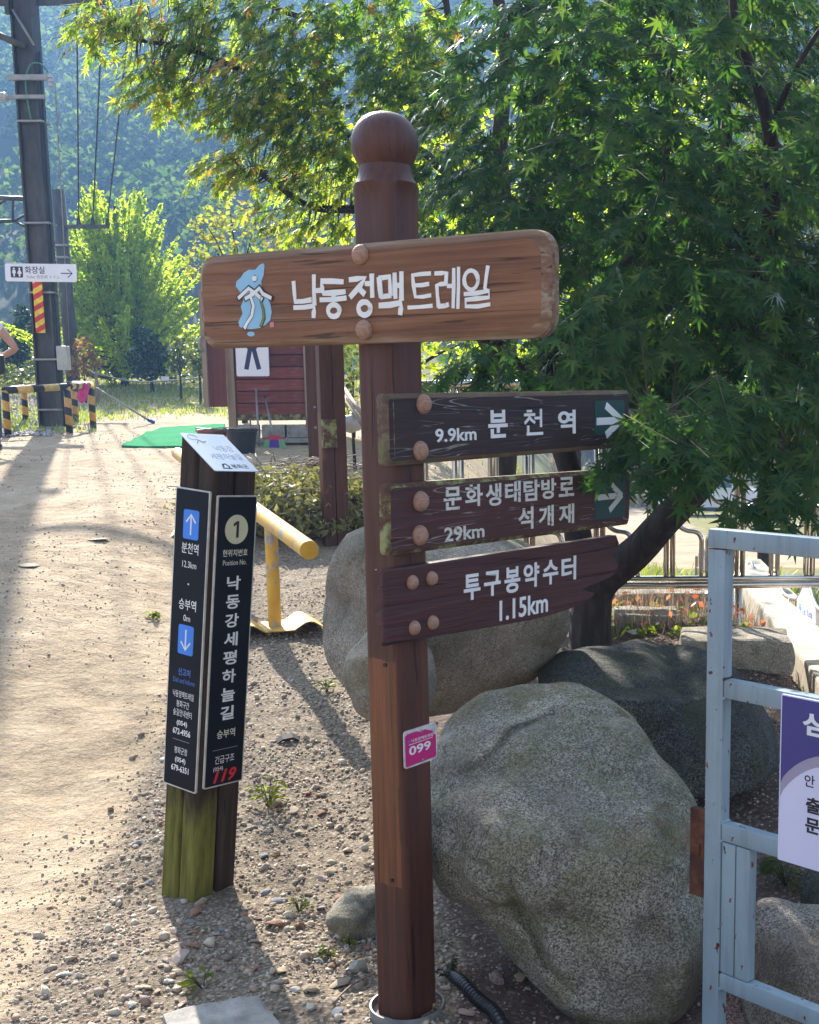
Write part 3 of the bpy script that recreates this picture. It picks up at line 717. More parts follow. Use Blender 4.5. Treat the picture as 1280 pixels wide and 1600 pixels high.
# ------------------------------------------------------------------ loose leaves, scattered in bulk
def quad_cloud(C3, size, flat=0.0, up=None, rngs=None, aspect=0.6):
    """one leaf-like quad per point (a folded lozenge)"""
    r = rngs or rng
    n = len(C3)
    d = r.normal(size=(n, 3)); d[:, 2] *= (1-flat)
    d /= np.linalg.norm(d, axis=1, keepdims=True)+1e-9
    e = r.normal(size=(n, 3)); e -= d*(e*d).sum(1, keepdims=True); e /= np.linalg.norm(e, axis=1, keepdims=True)+1e-9
    s = np.asarray(size).reshape(-1, 1)
    V = np.stack([C3-d*s*0.5, C3+e*s*aspect*0.5, C3+d*s*0.5, C3-e*s*aspect*0.5], 1).reshape(-1, 3)
    F = np.arange(4*n).reshape(n, 4)
    return V, F
def ellipsoid_points(n, c, r, shell=0.5, r_=None):
    g = r_ or rng
    d = g.normal(size=(n, 3)); d /= np.linalg.norm(d, axis=1, keepdims=True)
    u = g.random(n)**(1/3.); u = np.where(g.random(n) < shell, 0.78+0.24*g.random(n), u)
    return np.array(c) + d*u[:, None]*np.array(r)

# the wooded slope: crowns on the mountain side, one far-off mass
def forest(name, n, ylo, yhi, rad_lo, rad_hi, quads_each, qs):
    g = np.random.default_rng(11+n)
    y = ylo+(yhi-ylo)*g.random(n)**0.8; x = y*(-0.62+g.random(n)*0.86)
    z = ground_z(x, y, False)
    Vs = []
    for i in range(n):
        R = rad_lo+(rad_hi-rad_lo)*g.random(); hz = R*(0.8+0.7*g.random())
        k = quads_each
        d = g.normal(size=(k, 3)); d /= np.linalg.norm(d, axis=1, keepdims=True); d[:, 2] = np.abs(d[:, 2])*1.15-0.25
        lump = 0.78+0.3*vnoise(d[:, 0]*3+i, d[:, 1]*3+d[:, 2]*3)
        Vs.append(np.array([x[i], y[i], z[i]+R*0.55]) + d*lump[:, None]*np.array([R, R, hz]))
    C3 = np.concatenate(Vs)
    V, F = quad_cloud(C3, qs*(0.6+0.8*g.random(len(C3))), 0.35, rngs=g, aspect=0.75)
    return np_mesh(name, V, F, M_FOREST, kind='stuff')
o1 = forest('wooded_slope', 1250, 66, 245, 1.7, 3.3, 150, 0.46)
o2 = forest('wooded_mountain', 900, 240, 400, 3.2, 5.2, 90, 1.0)
tag(o1, 'dense wooded hillside rising behind the path', 'hillside woods'); tag(o2, 'hazy blue forest on the far mountain', 'mountain forest')

# ------------------------------------------------------------------ the air
HAZE = 0.0015
M_AIR = bpy.data.materials.new('hazy_air'); M_AIR.use_nodes = True
nt = M_AIR.node_tree; nt.nodes.clear()
pv = nt.nodes.new('ShaderNodeVolumePrincipled'); pv.inputs['Density'].default_value = HAZE
pv.inputs['Color'].default_value = (0.26, 0.51, 1.0, 1); pv.inputs['Anisotropy'].default_value = 0.35
no = nt.nodes.new('ShaderNodeOutputMaterial'); nt.links.new(pv.outputs[0], no.inputs['Volume'])
bm = bmesh.new(); box(bm, (0, 180, 108), (2300, 520, 236))
haze = build('haze', bm, M_AIR); tag(haze, kind='stuff')
# ------------------------------------------------------------------ the signpost in front
POST = Vector((-0.386, 3.058, 0.0)); POST.z = -0.005
A_R, A_L = rad(54.0), rad(-36.0)               # directions along the right and the left face
HS = 0.058
root = empty('trail_signpost', POST, 'tall brown wooden trail signpost with ball top and four boards', 'signpost')
def post_mesh():
    bm = bmesh.new(); n = 64
    rows = []                                   # z, blend to round, radius, extra
    for z in (0.0, 0.4, 0.8, 1.2, 1.6, 1.9, 2.02): rows.append((z, 0.0, 0))
    rows += [(2.055, 0.12, 0.0795), (2.072, 0.35, 0.0785), (2.080, 0.7, 0.0765), (2.086, 1, 0.0735), (2.094, 1, 0.068), (2.104, 1, 0.0635), (2.114, 1, 0.0615)]
    for k in range(1, 12):
        a = -math.pi/2+0.62 + (math.pi-0.62)*k/12
        rows.append((2.176+0.072*math.sin(a), 1, 0.0775*math.cos(a)**0.82))
    rings = []
    for z, bl, r in rows:
        rg = []
        for k in range(n):
            a = 2*math.pi*(k+0.5)/n
            c, s = abs(math.cos(a)), abs(math.sin(a))
            sq = min(HS/max(c, s), (HS*2-0.012)/(c+s))
            rr = sq*(1-bl) + r*bl
            rg.append(bm.verts.new((rr*math.cos(a), rr*math.sin(a), z)))
        rings.append(rg)
    for i in range(len(rings)-1):
        for k in range(n): bm.faces.new((rings[i][k], rings[i][(k+1) % n], rings[i+1][(k+1) % n], rings[i+1][k]))
    bm.faces.new(rings[-1]); bm.faces.new(rings[0][::-1])
    return bm
# local -x is the left face, local -y the right face
post = build('post', post_mesh(), M_POST, root, rot=(0, 0, A_R), auto=35)
for (yy, zz) in ((-0.012, 0.952), (-0.016, 0.402)):
    bm = bmesh.new()
    bmesh.ops.create_cone(bm, cap_ends=True, segments=10, radius1=0.0055, radius2=0.0045, depth=0.004, matrix=Matrix.Translation((-HS-0.001, yy, zz)) @ Matrix.Rotation(rad(90), 4, 'Y'))
    build('screw', bm, M_SCREW, post)
# ring at the foot
bm = bmesh.new(); n = 40
prof = [(0.092, -0.12), (0.092, 0.046), (0.0965, 0.046), (0.0965, -0.12)]
for k in range(n):
    a0, a1 = 2*math.pi*k/n, 2*math.pi*(k+1)/n
    for (r0, z0), (r1, z1) in zip(prof[:-1], prof[1:]):
        q = [bm.verts.new((r*math.cos(a), r*math.sin(a), z)) for r, z, a in ((r0, z0, a0), (r1, z1, a0), (r1, z1, a1), (r0, z0, a1))]
        bm.faces.new(q)
bmesh.ops.remove_doubles(bm, verts=bm.verts, dist=1e-5)
build('foot_collar', bm, M_GALV, root, auto=40)
bm = bmesh.new(); bmesh.ops.create_circle(bm, cap_ends=True, segments=40, radius=0.0925, matrix=Matrix.Translation((0, 0, 0.026)))
build('concrete_filling', bm, M_CONC, root)

def wmat(child_parent, ang, front_off, s0=0, z0=0):
    """place a child with its local x along the face direction, its front plane at local y = 0"""
    nrm = Vector((math.sin(ang), -math.cos(ang), 0))
    return nrm*front_off
def board_mesh(s0, s1, z0, z1, th, r, inset, edge_lift=0.008, mi_edge=1, outline=None):
    """a board with a bevelled worn margin; the front face at y = 0"""
    bm = bmesh.new()
    o = outline or rrect(s0, s1, z0, z1, r)
    cx, cz = sum(p[0] for p in o)/len(o), sum(p[1] for p in o)/len(o)
    w, h = (s1-s0)/2, (z1-z0)/2
    inn = [(cx+(x-cx)*(1-inset/w), cz+(z-cz)*(1-inset/h)) for x, z in o]
    def ring(pts, y): return [bm.verts.new((x, y, z)) for x, z in pts]
    a, b_, c = ring(inn, 0.0), ring(o, edge_lift), ring(o, th)
    m = len(o)
    f = bm.faces.new(a); f.material_index = 0
    for p, q in ((a, b_), (b_, c)):
        for k in range(m):
            f = bm.faces.new((p[k], q[k], q[(k+1) % m], p[(k+1) % m])); f.material_index = mi_edge
    f = bm.faces.new(c[::-1]); f.material_index = mi_edge
    return bm
def plugs(parent, pts, r, h, mat=M_PLUG, name='bolt'):
    first = None
    for s, z in pts:
        bm = bmesh.new(); dome(bm, (0, 0, 0), r, h, 18, 6)
        if first is None:
            first = build(name, bm, mat, parent, (s, 0.0015, z)); 
        else:
            bm.free(); c = first.copy(); COL.objects.link(c); c.parent = parent; c.location = (s, 0.0015, z); c.rotation_euler.y = s*9
    return first

# --- the name board across the left face
AB = rad(-31.5)
offB = HS+0.046
oB = POST + Vector((math.sin(A_L), -math.cos(A_L), 0))*0.0 + Vector((math.sin(AB), -math.cos(AB), 0))*offB
FB = Face((oB.x, oB.y, 0), AB)
(sl, zt1), (sr, zt2), (_, zb1), (_, zb2) = FB.at(310.5, 402), FB.at(869, 352), FB.at(312, 544), FB.at(869, 527)
zT, zB = (zt1+zt2)/2, (zb1+zb2)/2
sl -= 0.010; sr -= 0.019
nb = build('name_board', board_mesh(sl, sr, zB, zT, 0.042, 0.048, 0.018, 0.012), [M_BOARD, M_BOARD_EDGE], root, (oB.x-POST.x, oB.y-POST.y, -POST.z), (0, 0, AB))
plugs(nb, [FB.at(564, 398), FB.at(570, 515)], 0.0235, 0.020)
YT = -0.0005
bm = bmesh.new()
def bp(u, v):                                   # a point of the board from a pixel of the enlarged crop (600 px shown as 1280)
    return FB.at(300+u/2.1333, 130+v/2.1333)
def strokes(bm, lst, w):
    for i, st in enumerate(lst):
        q = [bp(*p) for p in st]
        stroke_shape(bm, q, [w*(0.85+0.3*random.random()) for _ in q], YT-0.0012-0.00013*(i % 7), YT)
W1 = 0.0125
def ring_pts(cx, cy, rx, ry, n=16): return [(cx+rx*math.cos(2*math.pi*k/n), cy+ry*math.sin(2*math.pi*k/n)) for k in range(n+1)]
strokes(bm, [
    # nak
    [(340, 662), (343, 700), (346, 728), (372, 727), (398, 722)], [(408, 640), (408, 690), (410, 738)], [(410, 692), (436, 690)], [(342, 748), (375, 747), (408, 742), (408, 762), (407, 780)],
    # dong
    [(505, 662), (470, 660), (434, 660), (436, 682), (440, 700), (475, 699), (512, 695)], [(474, 702), (474, 718)], [(430, 722), (472, 721), (515, 716)], ring_pts(474, 758, 19, 20),
    # jeong
    [(527, 655), (552, 652), (578, 648), (562, 676), (530, 712)], [(558, 684), (576, 702)], [(580, 668), (600, 668)], [(601, 638), (602, 675), (603, 712)], ring_pts(577, 751, 20, 22),
    # maek
    [(626, 650), (629, 688), (632, 712)], [(626, 650), (660, 645), (662, 680), (664, 706)], [(632, 712), (664, 708)], [(677, 634), (678, 680), (680, 716)], [(700, 630), (700, 680), (700, 722)], [(679, 674), (700, 674)], [(627, 741), (662, 739), (698, 732), (698, 752), (696, 770)]], W1)
W2 = 0.0095
strokes(bm, [
    # teu
    [(796, 634), (765, 636), (737, 640), (740, 672), (746, 712), (770, 712), (797, 707)], [(740, 674), (768, 673), (790, 669)], [(722, 748), (760, 746), (802, 742)],
    # re
    [(812, 634), (836, 633), (850, 632), (848, 668)], [(848, 668), (830, 670), (818, 674), (820, 706), (824, 744)], [(824, 744), (845, 742), (856, 738)], [(854, 676), (872, 676)], [(874, 618), (874, 680), (872, 748)], [(890, 614), (890, 680), (888, 750)],
    # il
    ring_pts(932, 656, 23, 32), [(988, 610), (982, 650), (978, 684), (984, 690)], [(910, 703), (950, 700), (992, 692), (992, 714), (950, 718), (914, 722), (914, 744), (955, 744), (994, 737)]], W2)
build('lettering', bm, M_WHITE, nb)
# emblem: a blue map with a walking line figure
def emblem_poly(name, pts, mat, y):
    bm = bmesh.new(); prism(bm, [bp(*p) for p in pts], y-0.0008, y); build(name, bm, mat, nb)
emblem_poly('emblem_map', [(238, 600), (243, 606), (240, 640), (232, 660), (234, 684), (248, 704), (262, 735), (267, 762), (262, 790), (246, 806), (226, 816), (200, 820), (176, 818), (160, 812), (156, 796), (170, 768), (164, 744), (174, 720), (160, 694), (147, 676), (150, 660), (164, 648), (174, 632), (190, 622), (212, 622), (226, 606)], M_SKYBLUE, YT)
emblem_poly('emblem_island', ellipse(0, 0, 1, 1) and [(198+13*math.cos(t*0.5), 836+8*math.sin(t*0.5)) for t in range(12)], M_SKYBLUE, YT)
bm = bmesh.new()
def es(pts, w, y): stroke_shape(bm, [bp(*p) for p in pts], w, YT-0.0008-y, YT-y)
es([(155, 718), (192, 681), (216, 700), (238, 722)], 0.0135, 0.0009)
es([(178, 720), (206, 702), (228, 679), (240, 700), (270, 718)], 0.0135, 0.0011)
es([(200, 690), (196, 712), (206, 742), (200, 776), (184, 802), (176, 818)], [0.009, 0.010, 0.012, 0.012, 0.011, 0.013], 0.0009)
es([(236, 694), (230, 722), (240, 756), (242, 782), (232, 810)], [0.006, 0.007, 0.009, 0.010, 0.010], 0.0009)
es([(203, 652), (211, 640), (219, 652), (211, 662), (203, 652)], 0.003, 0.0009)
build('emblem_outline', bm, M_INK, nb)
bm = bmesh.new()
es([(158, 716), (192, 684), (216, 702), (236, 720)], 0.0092, 0.0018)
es([(181, 718), (206, 704), (228, 683), (239, 702), (266, 716)], 0.0092, 0.0020)
es([(200, 694), (198, 712), (208, 742), (202, 776), (186, 800), (178, 816)], [0.006, 0.007, 0.009, 0.009, 0.008, 0.0095], 0.0018)
prism(bm, [bp(211+8*math.cos(t*0.52), 651+9*math.sin(t*0.52)) for t in range(12)], YT-0.0026, YT-0.0018)
build('emblem_figure', bm, M_WHITE, nb)
bm = bmesh.new()
es([(236, 698), (231, 722), (241, 756), (242, 782), (233, 808)], [0.003, 0.004, 0.006, 0.007, 0.007], 0.0018)
build('emblem_path', bm, M_OLIVE, nb)
emblem_poly('seal', [(261, 797), (274, 796), (275, 813), (261, 814)], M_SEAL, YT)

# --- three direction boards on the right face
offS = HS+0.027
oS = POST + Vector((math.sin(A_R), -math.cos(A_R), 0))*offS
FS = Face((oS.x, oS.y, 0), A_R)
def sq(u, v): return FS.at(550+u*0.390625, 560+v*0.390625)   # pixel of the enlarged crop (500 px shown as 1280)
def sign_board(name, tl, tr, bl, br, mats, r=0.012, inset=0.011, outline=None, edge=0.008):
    (a, z1), (b_, z2), (c, z3), (d, z4) = sq(*tl), sq(*tr), sq(*bl), sq(*br)
    tilt = math.atan2((z2-z1+z4-z3)/2, (b_+d-a-c)/2)
    cxs, czs = (a+c)/2, (z1+z3)/2
    L = ((b_+d)-(a+c))/2; Hh = ((z1-z3)+(z2-z4))/2
    o = build(name, board_mesh(0, L, -Hh/2, Hh/2, 0.027, r, inset, edge, 1, outline and outline(L, Hh)), mats, root,
              (oS.x-POST.x + FS.d.x*cxs, oS.y-POST.y + FS.d.y*cxs, czs-POST.z), (0, -tilt, 0))
    o.rotation_mode = 'XYZ'
    o.matrix_local = Matrix.Translation(o.location) @ Matrix.Rotation(A_R, 4, 'Z') @ Matrix.Rotation(-tilt, 4, 'Y')
    def loc(u, v):
        s, z = sq(u, v); s -= cxs; z -= czs
        return s*math.cos(tilt)+z*math.sin(tilt), -s*math.sin(tilt)+z*math.cos(tilt)
    return o, loc, L, Hh
def put_text(o, loc, body, x0, x1, y0, y1, mat, bold=0.02, spacing=1.0, name='lettering'):
    """letters between the pixel columns x0..x1 (at mid height) with the height read at its middle"""
    cx, cz = loc((x0+x1)/2, (y0+y1)/2)
    w = loc(x1, (y0+y1)/2)[0]-loc(x0, (y0+y1)/2)[0]
    h = loc((x0+x1)/2, y0)[1]-loc((x0+x1)/2, y1)[1]
    # perspective centre: halfway along the board, not along the picture
    cx = (loc(x0, (y0+y1)/2)[0]+loc(x1, (y0+y1)/2)[0])/2
    return lettering(o, body, cx, cz, mat, -0.0002, w, h, bold, 0.0014, spacing, name=name)
def arrow_plate(o, loc, tl, br):
    (x0, z1), (x1, z0) = loc(*tl), loc(*br)
    bm = bmesh.new(); prism(bm, rrect(x0, x1, z0, z1, 0.006), -0.0011, 0.0004); build('arrow_panel', bm, M_GREENSIGN, o)
    w, h = x1-x0, z1-z0; cx, cz = (x0+x1)/2, (z0+z1)/2
    return cx, cz, w, h

s1, l1, L1, H1 = sign_board('direction_board', (135, 140), (1115, 128), (137, 434), (1115, 353), [M_DARK, M_DARK_EDGE])
s1['label'] = 'upper black-brown direction board with pale worn edge'
put_text(s1, l1, '9.9km', 333, 497, 278, 332, M_WHITE, 0.018)
bm = bmesh.new()
(xa_, z1_), (xb_, _), (_, z0_) = l1(688, 255), l1(764, 255), l1(725, 308)
z1_ = l1(725, 205)[1]
def cz_(a, b): return (xa_+(xb_-xa_)*a, z0_+(z1_-z0_)*b)
for i, (st, tw_) in enumerate((([(.16, .95), (.40, .95)], .10), ([(.02, .81), (.56, .81)], .115), ([(.29, .80), (.24, .66), (.04, .49)], .12), ([(.27, .72), (.38, .60), (.55, .50)], .12), ([(.56, .67), (.82, .67)], .115), ([(.88, 1.0), (.88, .33)], .13), ([(.20, .37), (.20, .06)], .13), ([(.14, .065), (.96, .065)], .12))):
    stroke_shape(bm, [cz_(*p) for p in st], tw_*(z1_-z0_)*0.95, -0.0014-0.00012*i, 0.0003)
build('lettering', bm, M_WHITE, s1)
for ch, xa, xb in (('분', 545, 622), ('역', 824, 894)): put_text(s1, l1, ch, xa, xb, 206, 318 if ch == '분' else (308 if ch == '천' else 302), M_WHITE, 0.026)
cx, cz, w, h = arrow_plate(s1, l1, (970, 170), (1090, 300))
bm = bmesh.new()
stroke_shape(bm, [(cx-w*0.42, cz-h*0.10), (cx+w*0.30, cz-h*0.10)], 0.021, -0.0024, -0.0010)
stroke_shape(bm, [(cx-w*0.12, cz+h*0.34), (cx+w*0.38, cz-h*0.10)], 0.021, -0.0027, -0.0010)
stroke_shape(bm, [(cx-w*0.12, cz-h*0.50), (cx+w*0.38, cz-h*0.08)], 0.021, -0.0030, -0.0010)
build('arrow', bm, M_WHITE, s1)
plugs(s1, [l1(285, 183), l1(272, 370)], 0.0245, 0.020)
# frame line scribed round the inside of the upper board
bm = bmesh.new()
x0, z1 = l1(165, 172)
stroke_shape(bm, [(x0, H1/2-0.02), (x0, -H1/2+0.016)], 0.0028, -0.0006, 0.0006)
build('scribed_line', bm, M_END, s1)

s2, l2, L2, H2 = sign_board('direction_board', (143, 501), (1117, 440), (145, 795), (1117, 662), [M_MAROON, M_END], r=0.014, inset=0.010)
s2['label'] = 'middle maroon direction board with green lichen on its left end'
for k, (ch, xa, xb, ya, yb) in enumerate((('문', 367, 437, 514, 606), ('화', 452, 522, 504, 592), ('생', 535, 597, 500, 590), ('태', 612, 674, 492, 576), ('탐', 686, 750, 486, 570), ('방', 757, 816, 480, 562), ('로', 828, 888, 474, 552))):
    put_text(s2, l2, ch, xa, xb, ya, yb, M_WHITE_WORN, 0.022)
for ch, xa, xb, ya, yb in (('석', 665, 725, 594, 684), ('개', 747, 806, 588, 672), ('재', 828, 888, 582, 662)): put_text(s2, l2, ch, xa, xb, ya, yb, M_WHITE_WORN, 0.022)
put_text(s2, l2, '29km', 369, 529, 669, 726, M_WHITE_WORN, 0.018)
cx, cz, w, h = arrow_plate(s2, l2, (972, 468), (1092, 632))
bm = bmesh.new()
stroke_shape(bm, [(cx-w*0.40, cz), (cx+w*0.28, cz)], 0.017, -0.0024, -0.0010)
stroke_shape(bm, [(cx-w*0.02, cz+h*0.30), (cx+w*0.36, cz)], 0.017, -0.0027, -0.0010)
stroke_shape(bm, [(cx-w*0.02, cz-h*0.30), (cx+w*0.36, cz)], 0.017, -0.0030, -0.0010)
build('arrow', bm, M_WHITE_WORN, s2)
plugs(s2, [l2(273, 572), l2(270, 708)], 0.0255, 0.021)

ARROW_PX = [(125, 849), (1060, 708), (1070, 735), (1060, 762), (1036, 790), (1054, 800), (1066, 825), (1057, 855), (1036, 874), (1000, 890), (960, 906), (922, 924), (945, 932), (973, 940), (955, 960), (920, 984), (870, 1004), (800, 1026), (720, 1046), (600, 1068), (480, 1088), (365, 1108), (127, 1153)]
def arrow_outline(L, Hh):
    (a, z1), (b_, z2), (c, z3), (d, z4) = [sq(*q) for q in ((125, 849), (1068, 708), (127, 1147), (1068, 975))]
    tilt = math.atan2((z2-z1+z4-z3)/2, (b_+d-a-c)/2); cxs, czs = (a+c)/2, (z1+z3)/2
    out = []
    for q in ARROW_PX:
        s, z = sq(*q); s -= cxs; z -= czs
        out.append((s*math.cos(tilt)+z*math.sin(tilt), -s*math.sin(tilt)+z*math.cos(tilt)))
    return out
s3, l3, L3, H3 = sign_board('direction_board', (125, 849), (1068, 708), (127, 1147), (1068, 975), [M_MAROON2, M_MAROON2], outline=arrow_outline, inset=0.003, edge=0.003)
s3['label'] = 'lowest maroon board cut to a broken arrow tip at its right end'
for ch, xa, xb, ya, yb in (('투', 447, 513, 862, 966), ('구', 528, 594, 850, 950), ('봉', 610, 672, 834, 938), ('약', 686, 748, 818, 916), ('수', 764, 824, 806, 904), ('터', 838, 896, 792, 888)):
    put_text(s3, l3, ch, xa, xb, ya, yb, M_WHITE, 0.026)
put_text(s3, l3, '1.15km', 590, 783, 953, 1033, M_WHITE, 0.018)
plugs(s3, [l3(240, 896), l3(318, 880), l3(248, 1078), l3(322, 1057)], 0.0185, 0.017)
# the raised grain of the carved face: shallow ribs
bm = bmesh.new()
g = random.Random(5)
for k in range(15):
    z = -H3/2*0.92 + H3*0.80*k/14
    x0 = 0.29+0.02*g.random(); x1 = L3*(0.55+0.12*g.random()) if k < 6 else L3*(0.78+0.08*g.random())
    pts = [(x0+(x1-x0)*j/8, z+0.0015*g.uniform(-1, 1)+0.004*math.sin(j*0.8+k*0.4)) for j in range(9)]
    stroke_shape(bm, pts, [0.0006]+[0.0014+0.001*g.random()]*7+[0.0005], -0.0007, 0.001)
build('carved_ribs', bm, M_MAROON2, s3)

# --- small number plate
offP = HS+0.003
oP = POST + Vector((math.sin(A_R), -math.cos(A_R), 0))*offP
FP = Face((oP.x, oP.y, 0), A_R)
def pp(u, v): return FP.at(620+u/13.34, 1100+v/13.34)
(a, z1), (b_, z2), (c, z3), (d, z4) = pp(145, 560), pp(845, 395), pp(165, 1345), pp(830, 1160)
w = ((b_-a)+(d-c))/2; h = ((z1-z3)+(z2-z4))/2; cxp, czp = (a+b_+c+d)/4, (z1+z2+z3+z4)/4
npl = build('number_plate', (lambda bm: (prism(bm, rrect(-w/2, w/2, -h/2, h/2, 0.009), 0.0, 0.003), bm)[1])(bmesh.new()), M_PLATE, root, (oP.x-POST.x+FP.d.x*cxp, oP.y-POST.y+FP.d.y*cxp, czp-POST.z), (0, 0, A_R))
bm = bmesh.new()
m_ = 0.004
prism(bm, [(-w/2+m_, -h/2+m_+0.004), (-w/2+m_+0.004, -h/2+m_), (w/2-m_-0.003, -h/2+m_+0.002), (w/2-m_, -h/2+m_+0.008), (w/2-m_, h*0.17), (w*0.40, h*0.20), (w*0.37, h*0.30), (w*0.26, h*0.34), (w*0.14, h*0.40), (0.0, h*0.37), (-w*0.12, h*0.42), (-w/2+0.012, h/2-m_-0.004), (-w/2+m_, h/2-0.014)], -0.0006, 0.0003)
build('plate_print', bm, M_MAGENTA, npl)
lettering(npl, '099', -w*0.03, -h*0.06, M_PRINT, -0.0008, w*0.66, h*0.24, 0.02, 0.0004)
lettering(npl, '낙동정맥트레일', w*0.05, h*0.20, M_PRINT, -0.0008, w*0.66, h*0.085, 0.01, 0.0004)
bm = bmesh.new(); stroke_shape(bm, [(-w*0.36, h*0.115), (w*0.36, h*0.125)], 0.0014, -0.0012, -0.0005); build('plate_rule', bm, M_PRINT, npl)
bm = bmesh.new(); prism(bm, [(-w*0.39, h*0.17), (-w*0.33, h*0.16), (-w*0.32, h*0.22), (-w*0.36, h*0.25)], -0.0012, -0.0005); build('plate_emblem', bm, M_BLUE_TXT, npl)
plugs(npl, [(0.004, h*0.37), (0.006, -h*0.41)], 0.0052, 0.004, M_BRASS, 'screw')

# ------------------------------------------------------------------ the marker post of four timbers
MB = G(303, 1412); 
A2 = rad(55)
SM = 0.168
mk = empty('marker_post', (0, 0, 0), 'leaning dark timber marker post with black printed panels and mossy foot', 'marker post')
MZ = gz(-1.15, 3.85)
Mroot = Matrix.Translation((MB.x, MB.y, MZ-0.01)) @ Matrix.Rotation(rad(5.3), 4, 'Y') @ Matrix.Rotation(rad(-1.0), 4, 'X') @ Matrix.Rotation(A2, 4, 'Z')
# local frame: the front corner is the origin; local x runs along the right face, local -x ... the left face runs along local +y
mk.matrix_world = Mroot
HTOP = 1.385; SLOPE = 0.098
def timber(x0, x1, y0, y1, mat):
    bm = bmesh.new()
    r = 0.013
    o = rrect(x0, x1, y0, y1, r, 3)
    def top(x, y): return HTOP + SLOPE*(y/SM)
    lo = [bm.verts.new((x, y, -0.12)) for x, y in o]; mid = [bm.verts.new((x, y, 0.6)) for x, y in o]
    hi = [bm.verts.new((x, y, top(x, y))) for x, y in o]
    k = len(o)
    for p, q in ((lo, mid), (mid, hi)):
        for i in range(k): bm.faces.new((p[i], p[(i+1) % k], q[(i+1) % k], q[i]))
    bm.faces.new(hi); bm.faces.new(lo[::-1])
    return build('timber', bm, mat, mk, auto=40)
gp = 0.003
for i, (x0, x1) in enumerate(((0, SM/2-gp), (SM/2+gp, SM))):
    for j, (y0, y1) in enumerate(((0, SM/2-gp), (SM/2+gp, SM))):
        t = timber(x0, x1, y0, y1, M_TIMBER if (i == 1 and j == 0) else M_TIMBER_MOSS)
        if i == 0 and j == 0: t['label'] = 'front corner timber, moss green towards the ground'
        if i == 0 and j == 1: t['label'] = 'left timber, moss green towards the ground'
        if i == 1: t['label'] = 'dark right-hand timber'
# the panels: right one on the plane y = 0 (facing local -y), left one on x = 0 (facing local -x)
PZ0, PZ1 = 0.372, 1.312
def panel(which, z0, z1):
    bm = bmesh.new()
    wd = SM-0.010
    o = rrect(-wd/2, wd/2, z0, z1, 0.006, 4)
    prism(bm, o, -0.007, 0.0, mi=0, mi_side=0)
    loc, rz = ((SM/2+0.004, -0.001, 0), 0) if which == 'r' else ((-0.001, SM/2+0.004, 0), -math.pi/2)
    rim = build('panel_rim', bm, M_PANEL_RIM, mk, loc, (0, 0, rz))
    rim.name = 'info_panel'
    bm = bmesh.new(); prism(bm, rrect(-wd/2+0.0045, wd/2-0.0045, z0+0.0045, z1-0.0045, 0.004, 4), -0.0078, -0.006)
    face = build('panel_face', bm, M_PANEL, rim)
    return rim, wd
pr, wd = panel('r', PZ0+0.01, PZ1)
pr['label'] = 'right black panel with the number one in a cream disc'
pl, _ = panel('l', PZ0-0.005, PZ1+0.01)
pl['label'] = 'left black panel with two blue arrow squares'
YP = -0.0079
def zr(v): return PZ1 - (v-770)/(1232-770)*(PZ1-PZ0)       # down the panel, read off the front edge
def T(p, body, v, h_px, mat, w_px=None, bold=0.0, spacing=1.0, line=1.0, x=0.0, shear=0.0, name='lettering'):
    k = (PZ1-PZ0)/464.0
    return lettering(p, body, x, zr(v), mat, YP, (w_px*0.00262 if w_px else None), h_px*k, bold, 0.0004, spacing, line, shear, name)
bm = bmesh.new(); prism(bm, ellipse(0, zr(822), 0.046, 0.046, 36), YP-0.0004, YP); build('disc', bm, M_CREAM, pr)
bm = bmesh.new(); zc = zr(822)
prism(bm, [(-0.001, zc-0.026), (0.009, zc-0.026), (0.009, zc+0.026), (0.000, zc+0.026), (-0.013, zc+0.018), (-0.013, zc+0.009), (-0.001, zc+0.015)], YP-0.0008, YP-0.0003); build('numeral', bm, M_INK, pr)
T(pr, '현위치번호', 858, 11, M_CREAM_TXT, 38, 0.012)
T(pr, 'Position No.', 873, 8, M_CREAM_TXT, 36)
for k, ch in enumerate('낙동강세평하늘길'): T(pr, ch, 905+k*29.3, 22, M_PRINT, 21, 0.024)
T(pr, '승부역', 1143, 14, M_CREAM_TXT, 28, 0.010)
bm = bmesh.new(); prism(bm, [(-0.05, zr(1168)), (0.05, zr(1168)), (0.05, zr(1167)), (-0.05, zr(1167))], YP-0.0003, YP); build('rule', bm, M_GREY_TXT, pr)
T(pr, '긴급구조', 1184, 13, M_PRINT, 30)
T(pr, '(054)', 1199, 8, M_PRINT, 15, 0.0, x=-0.025)
T(pr, '119', 1211, 21, M_RED, 36, 0.03, shear=0.3, x=0.004)
def arrow_sq(p, v0, v1, up):
    z1_, z0_ = zr(v0), zr(v1); hw = 0.036
    bm = bmesh.new(); prism(bm, rrect(-hw, hw, z0_, z1_, 0.008), YP-0.0004, YP); build('arrow_square', bm, M_BLUE, p)
    bm = bmesh.new(); c = (z0_+z1_)/2; hh = (z1_-z0_)*0.34; s = 1 if up else -1
    stroke_shape(bm, [(0, c-s*hh), (0, c+s*hh*0.95)], 0.006, YP-0.0010, YP-0.0004)
    stroke_shape(bm, [(-0.021, c+s*hh*0.25), (0, c+s*hh), (0.021, c+s*hh*0.25)], 0.006, YP-0.0013, YP-0.0004)
    build('arrow', bm, M_PRINT, p)
arrow_sq(pl, 797, 842, True); arrow_sq(pl, 975, 1021, False)
T(pl, '분천역', 856, 17, M_PRINT, 30, 0.008)
T(pl, '12.3km', 881, 10, M_PRINT, 25)
T(pl, '·', 911, 3, M_PRINT, 3, 0.03)
T(pl, '승부역', 943, 17, M_PRINT, 31, 0.008)
T(pl, '0m', 964, 10, M_PRINT, 12)
T(pl, '신고처', 1049, 12, M_BLUE_TXT, 22, 0.02)
T(pl, 'Dail and Inform', 1063, 8, M_BLUE_TXT, 39)
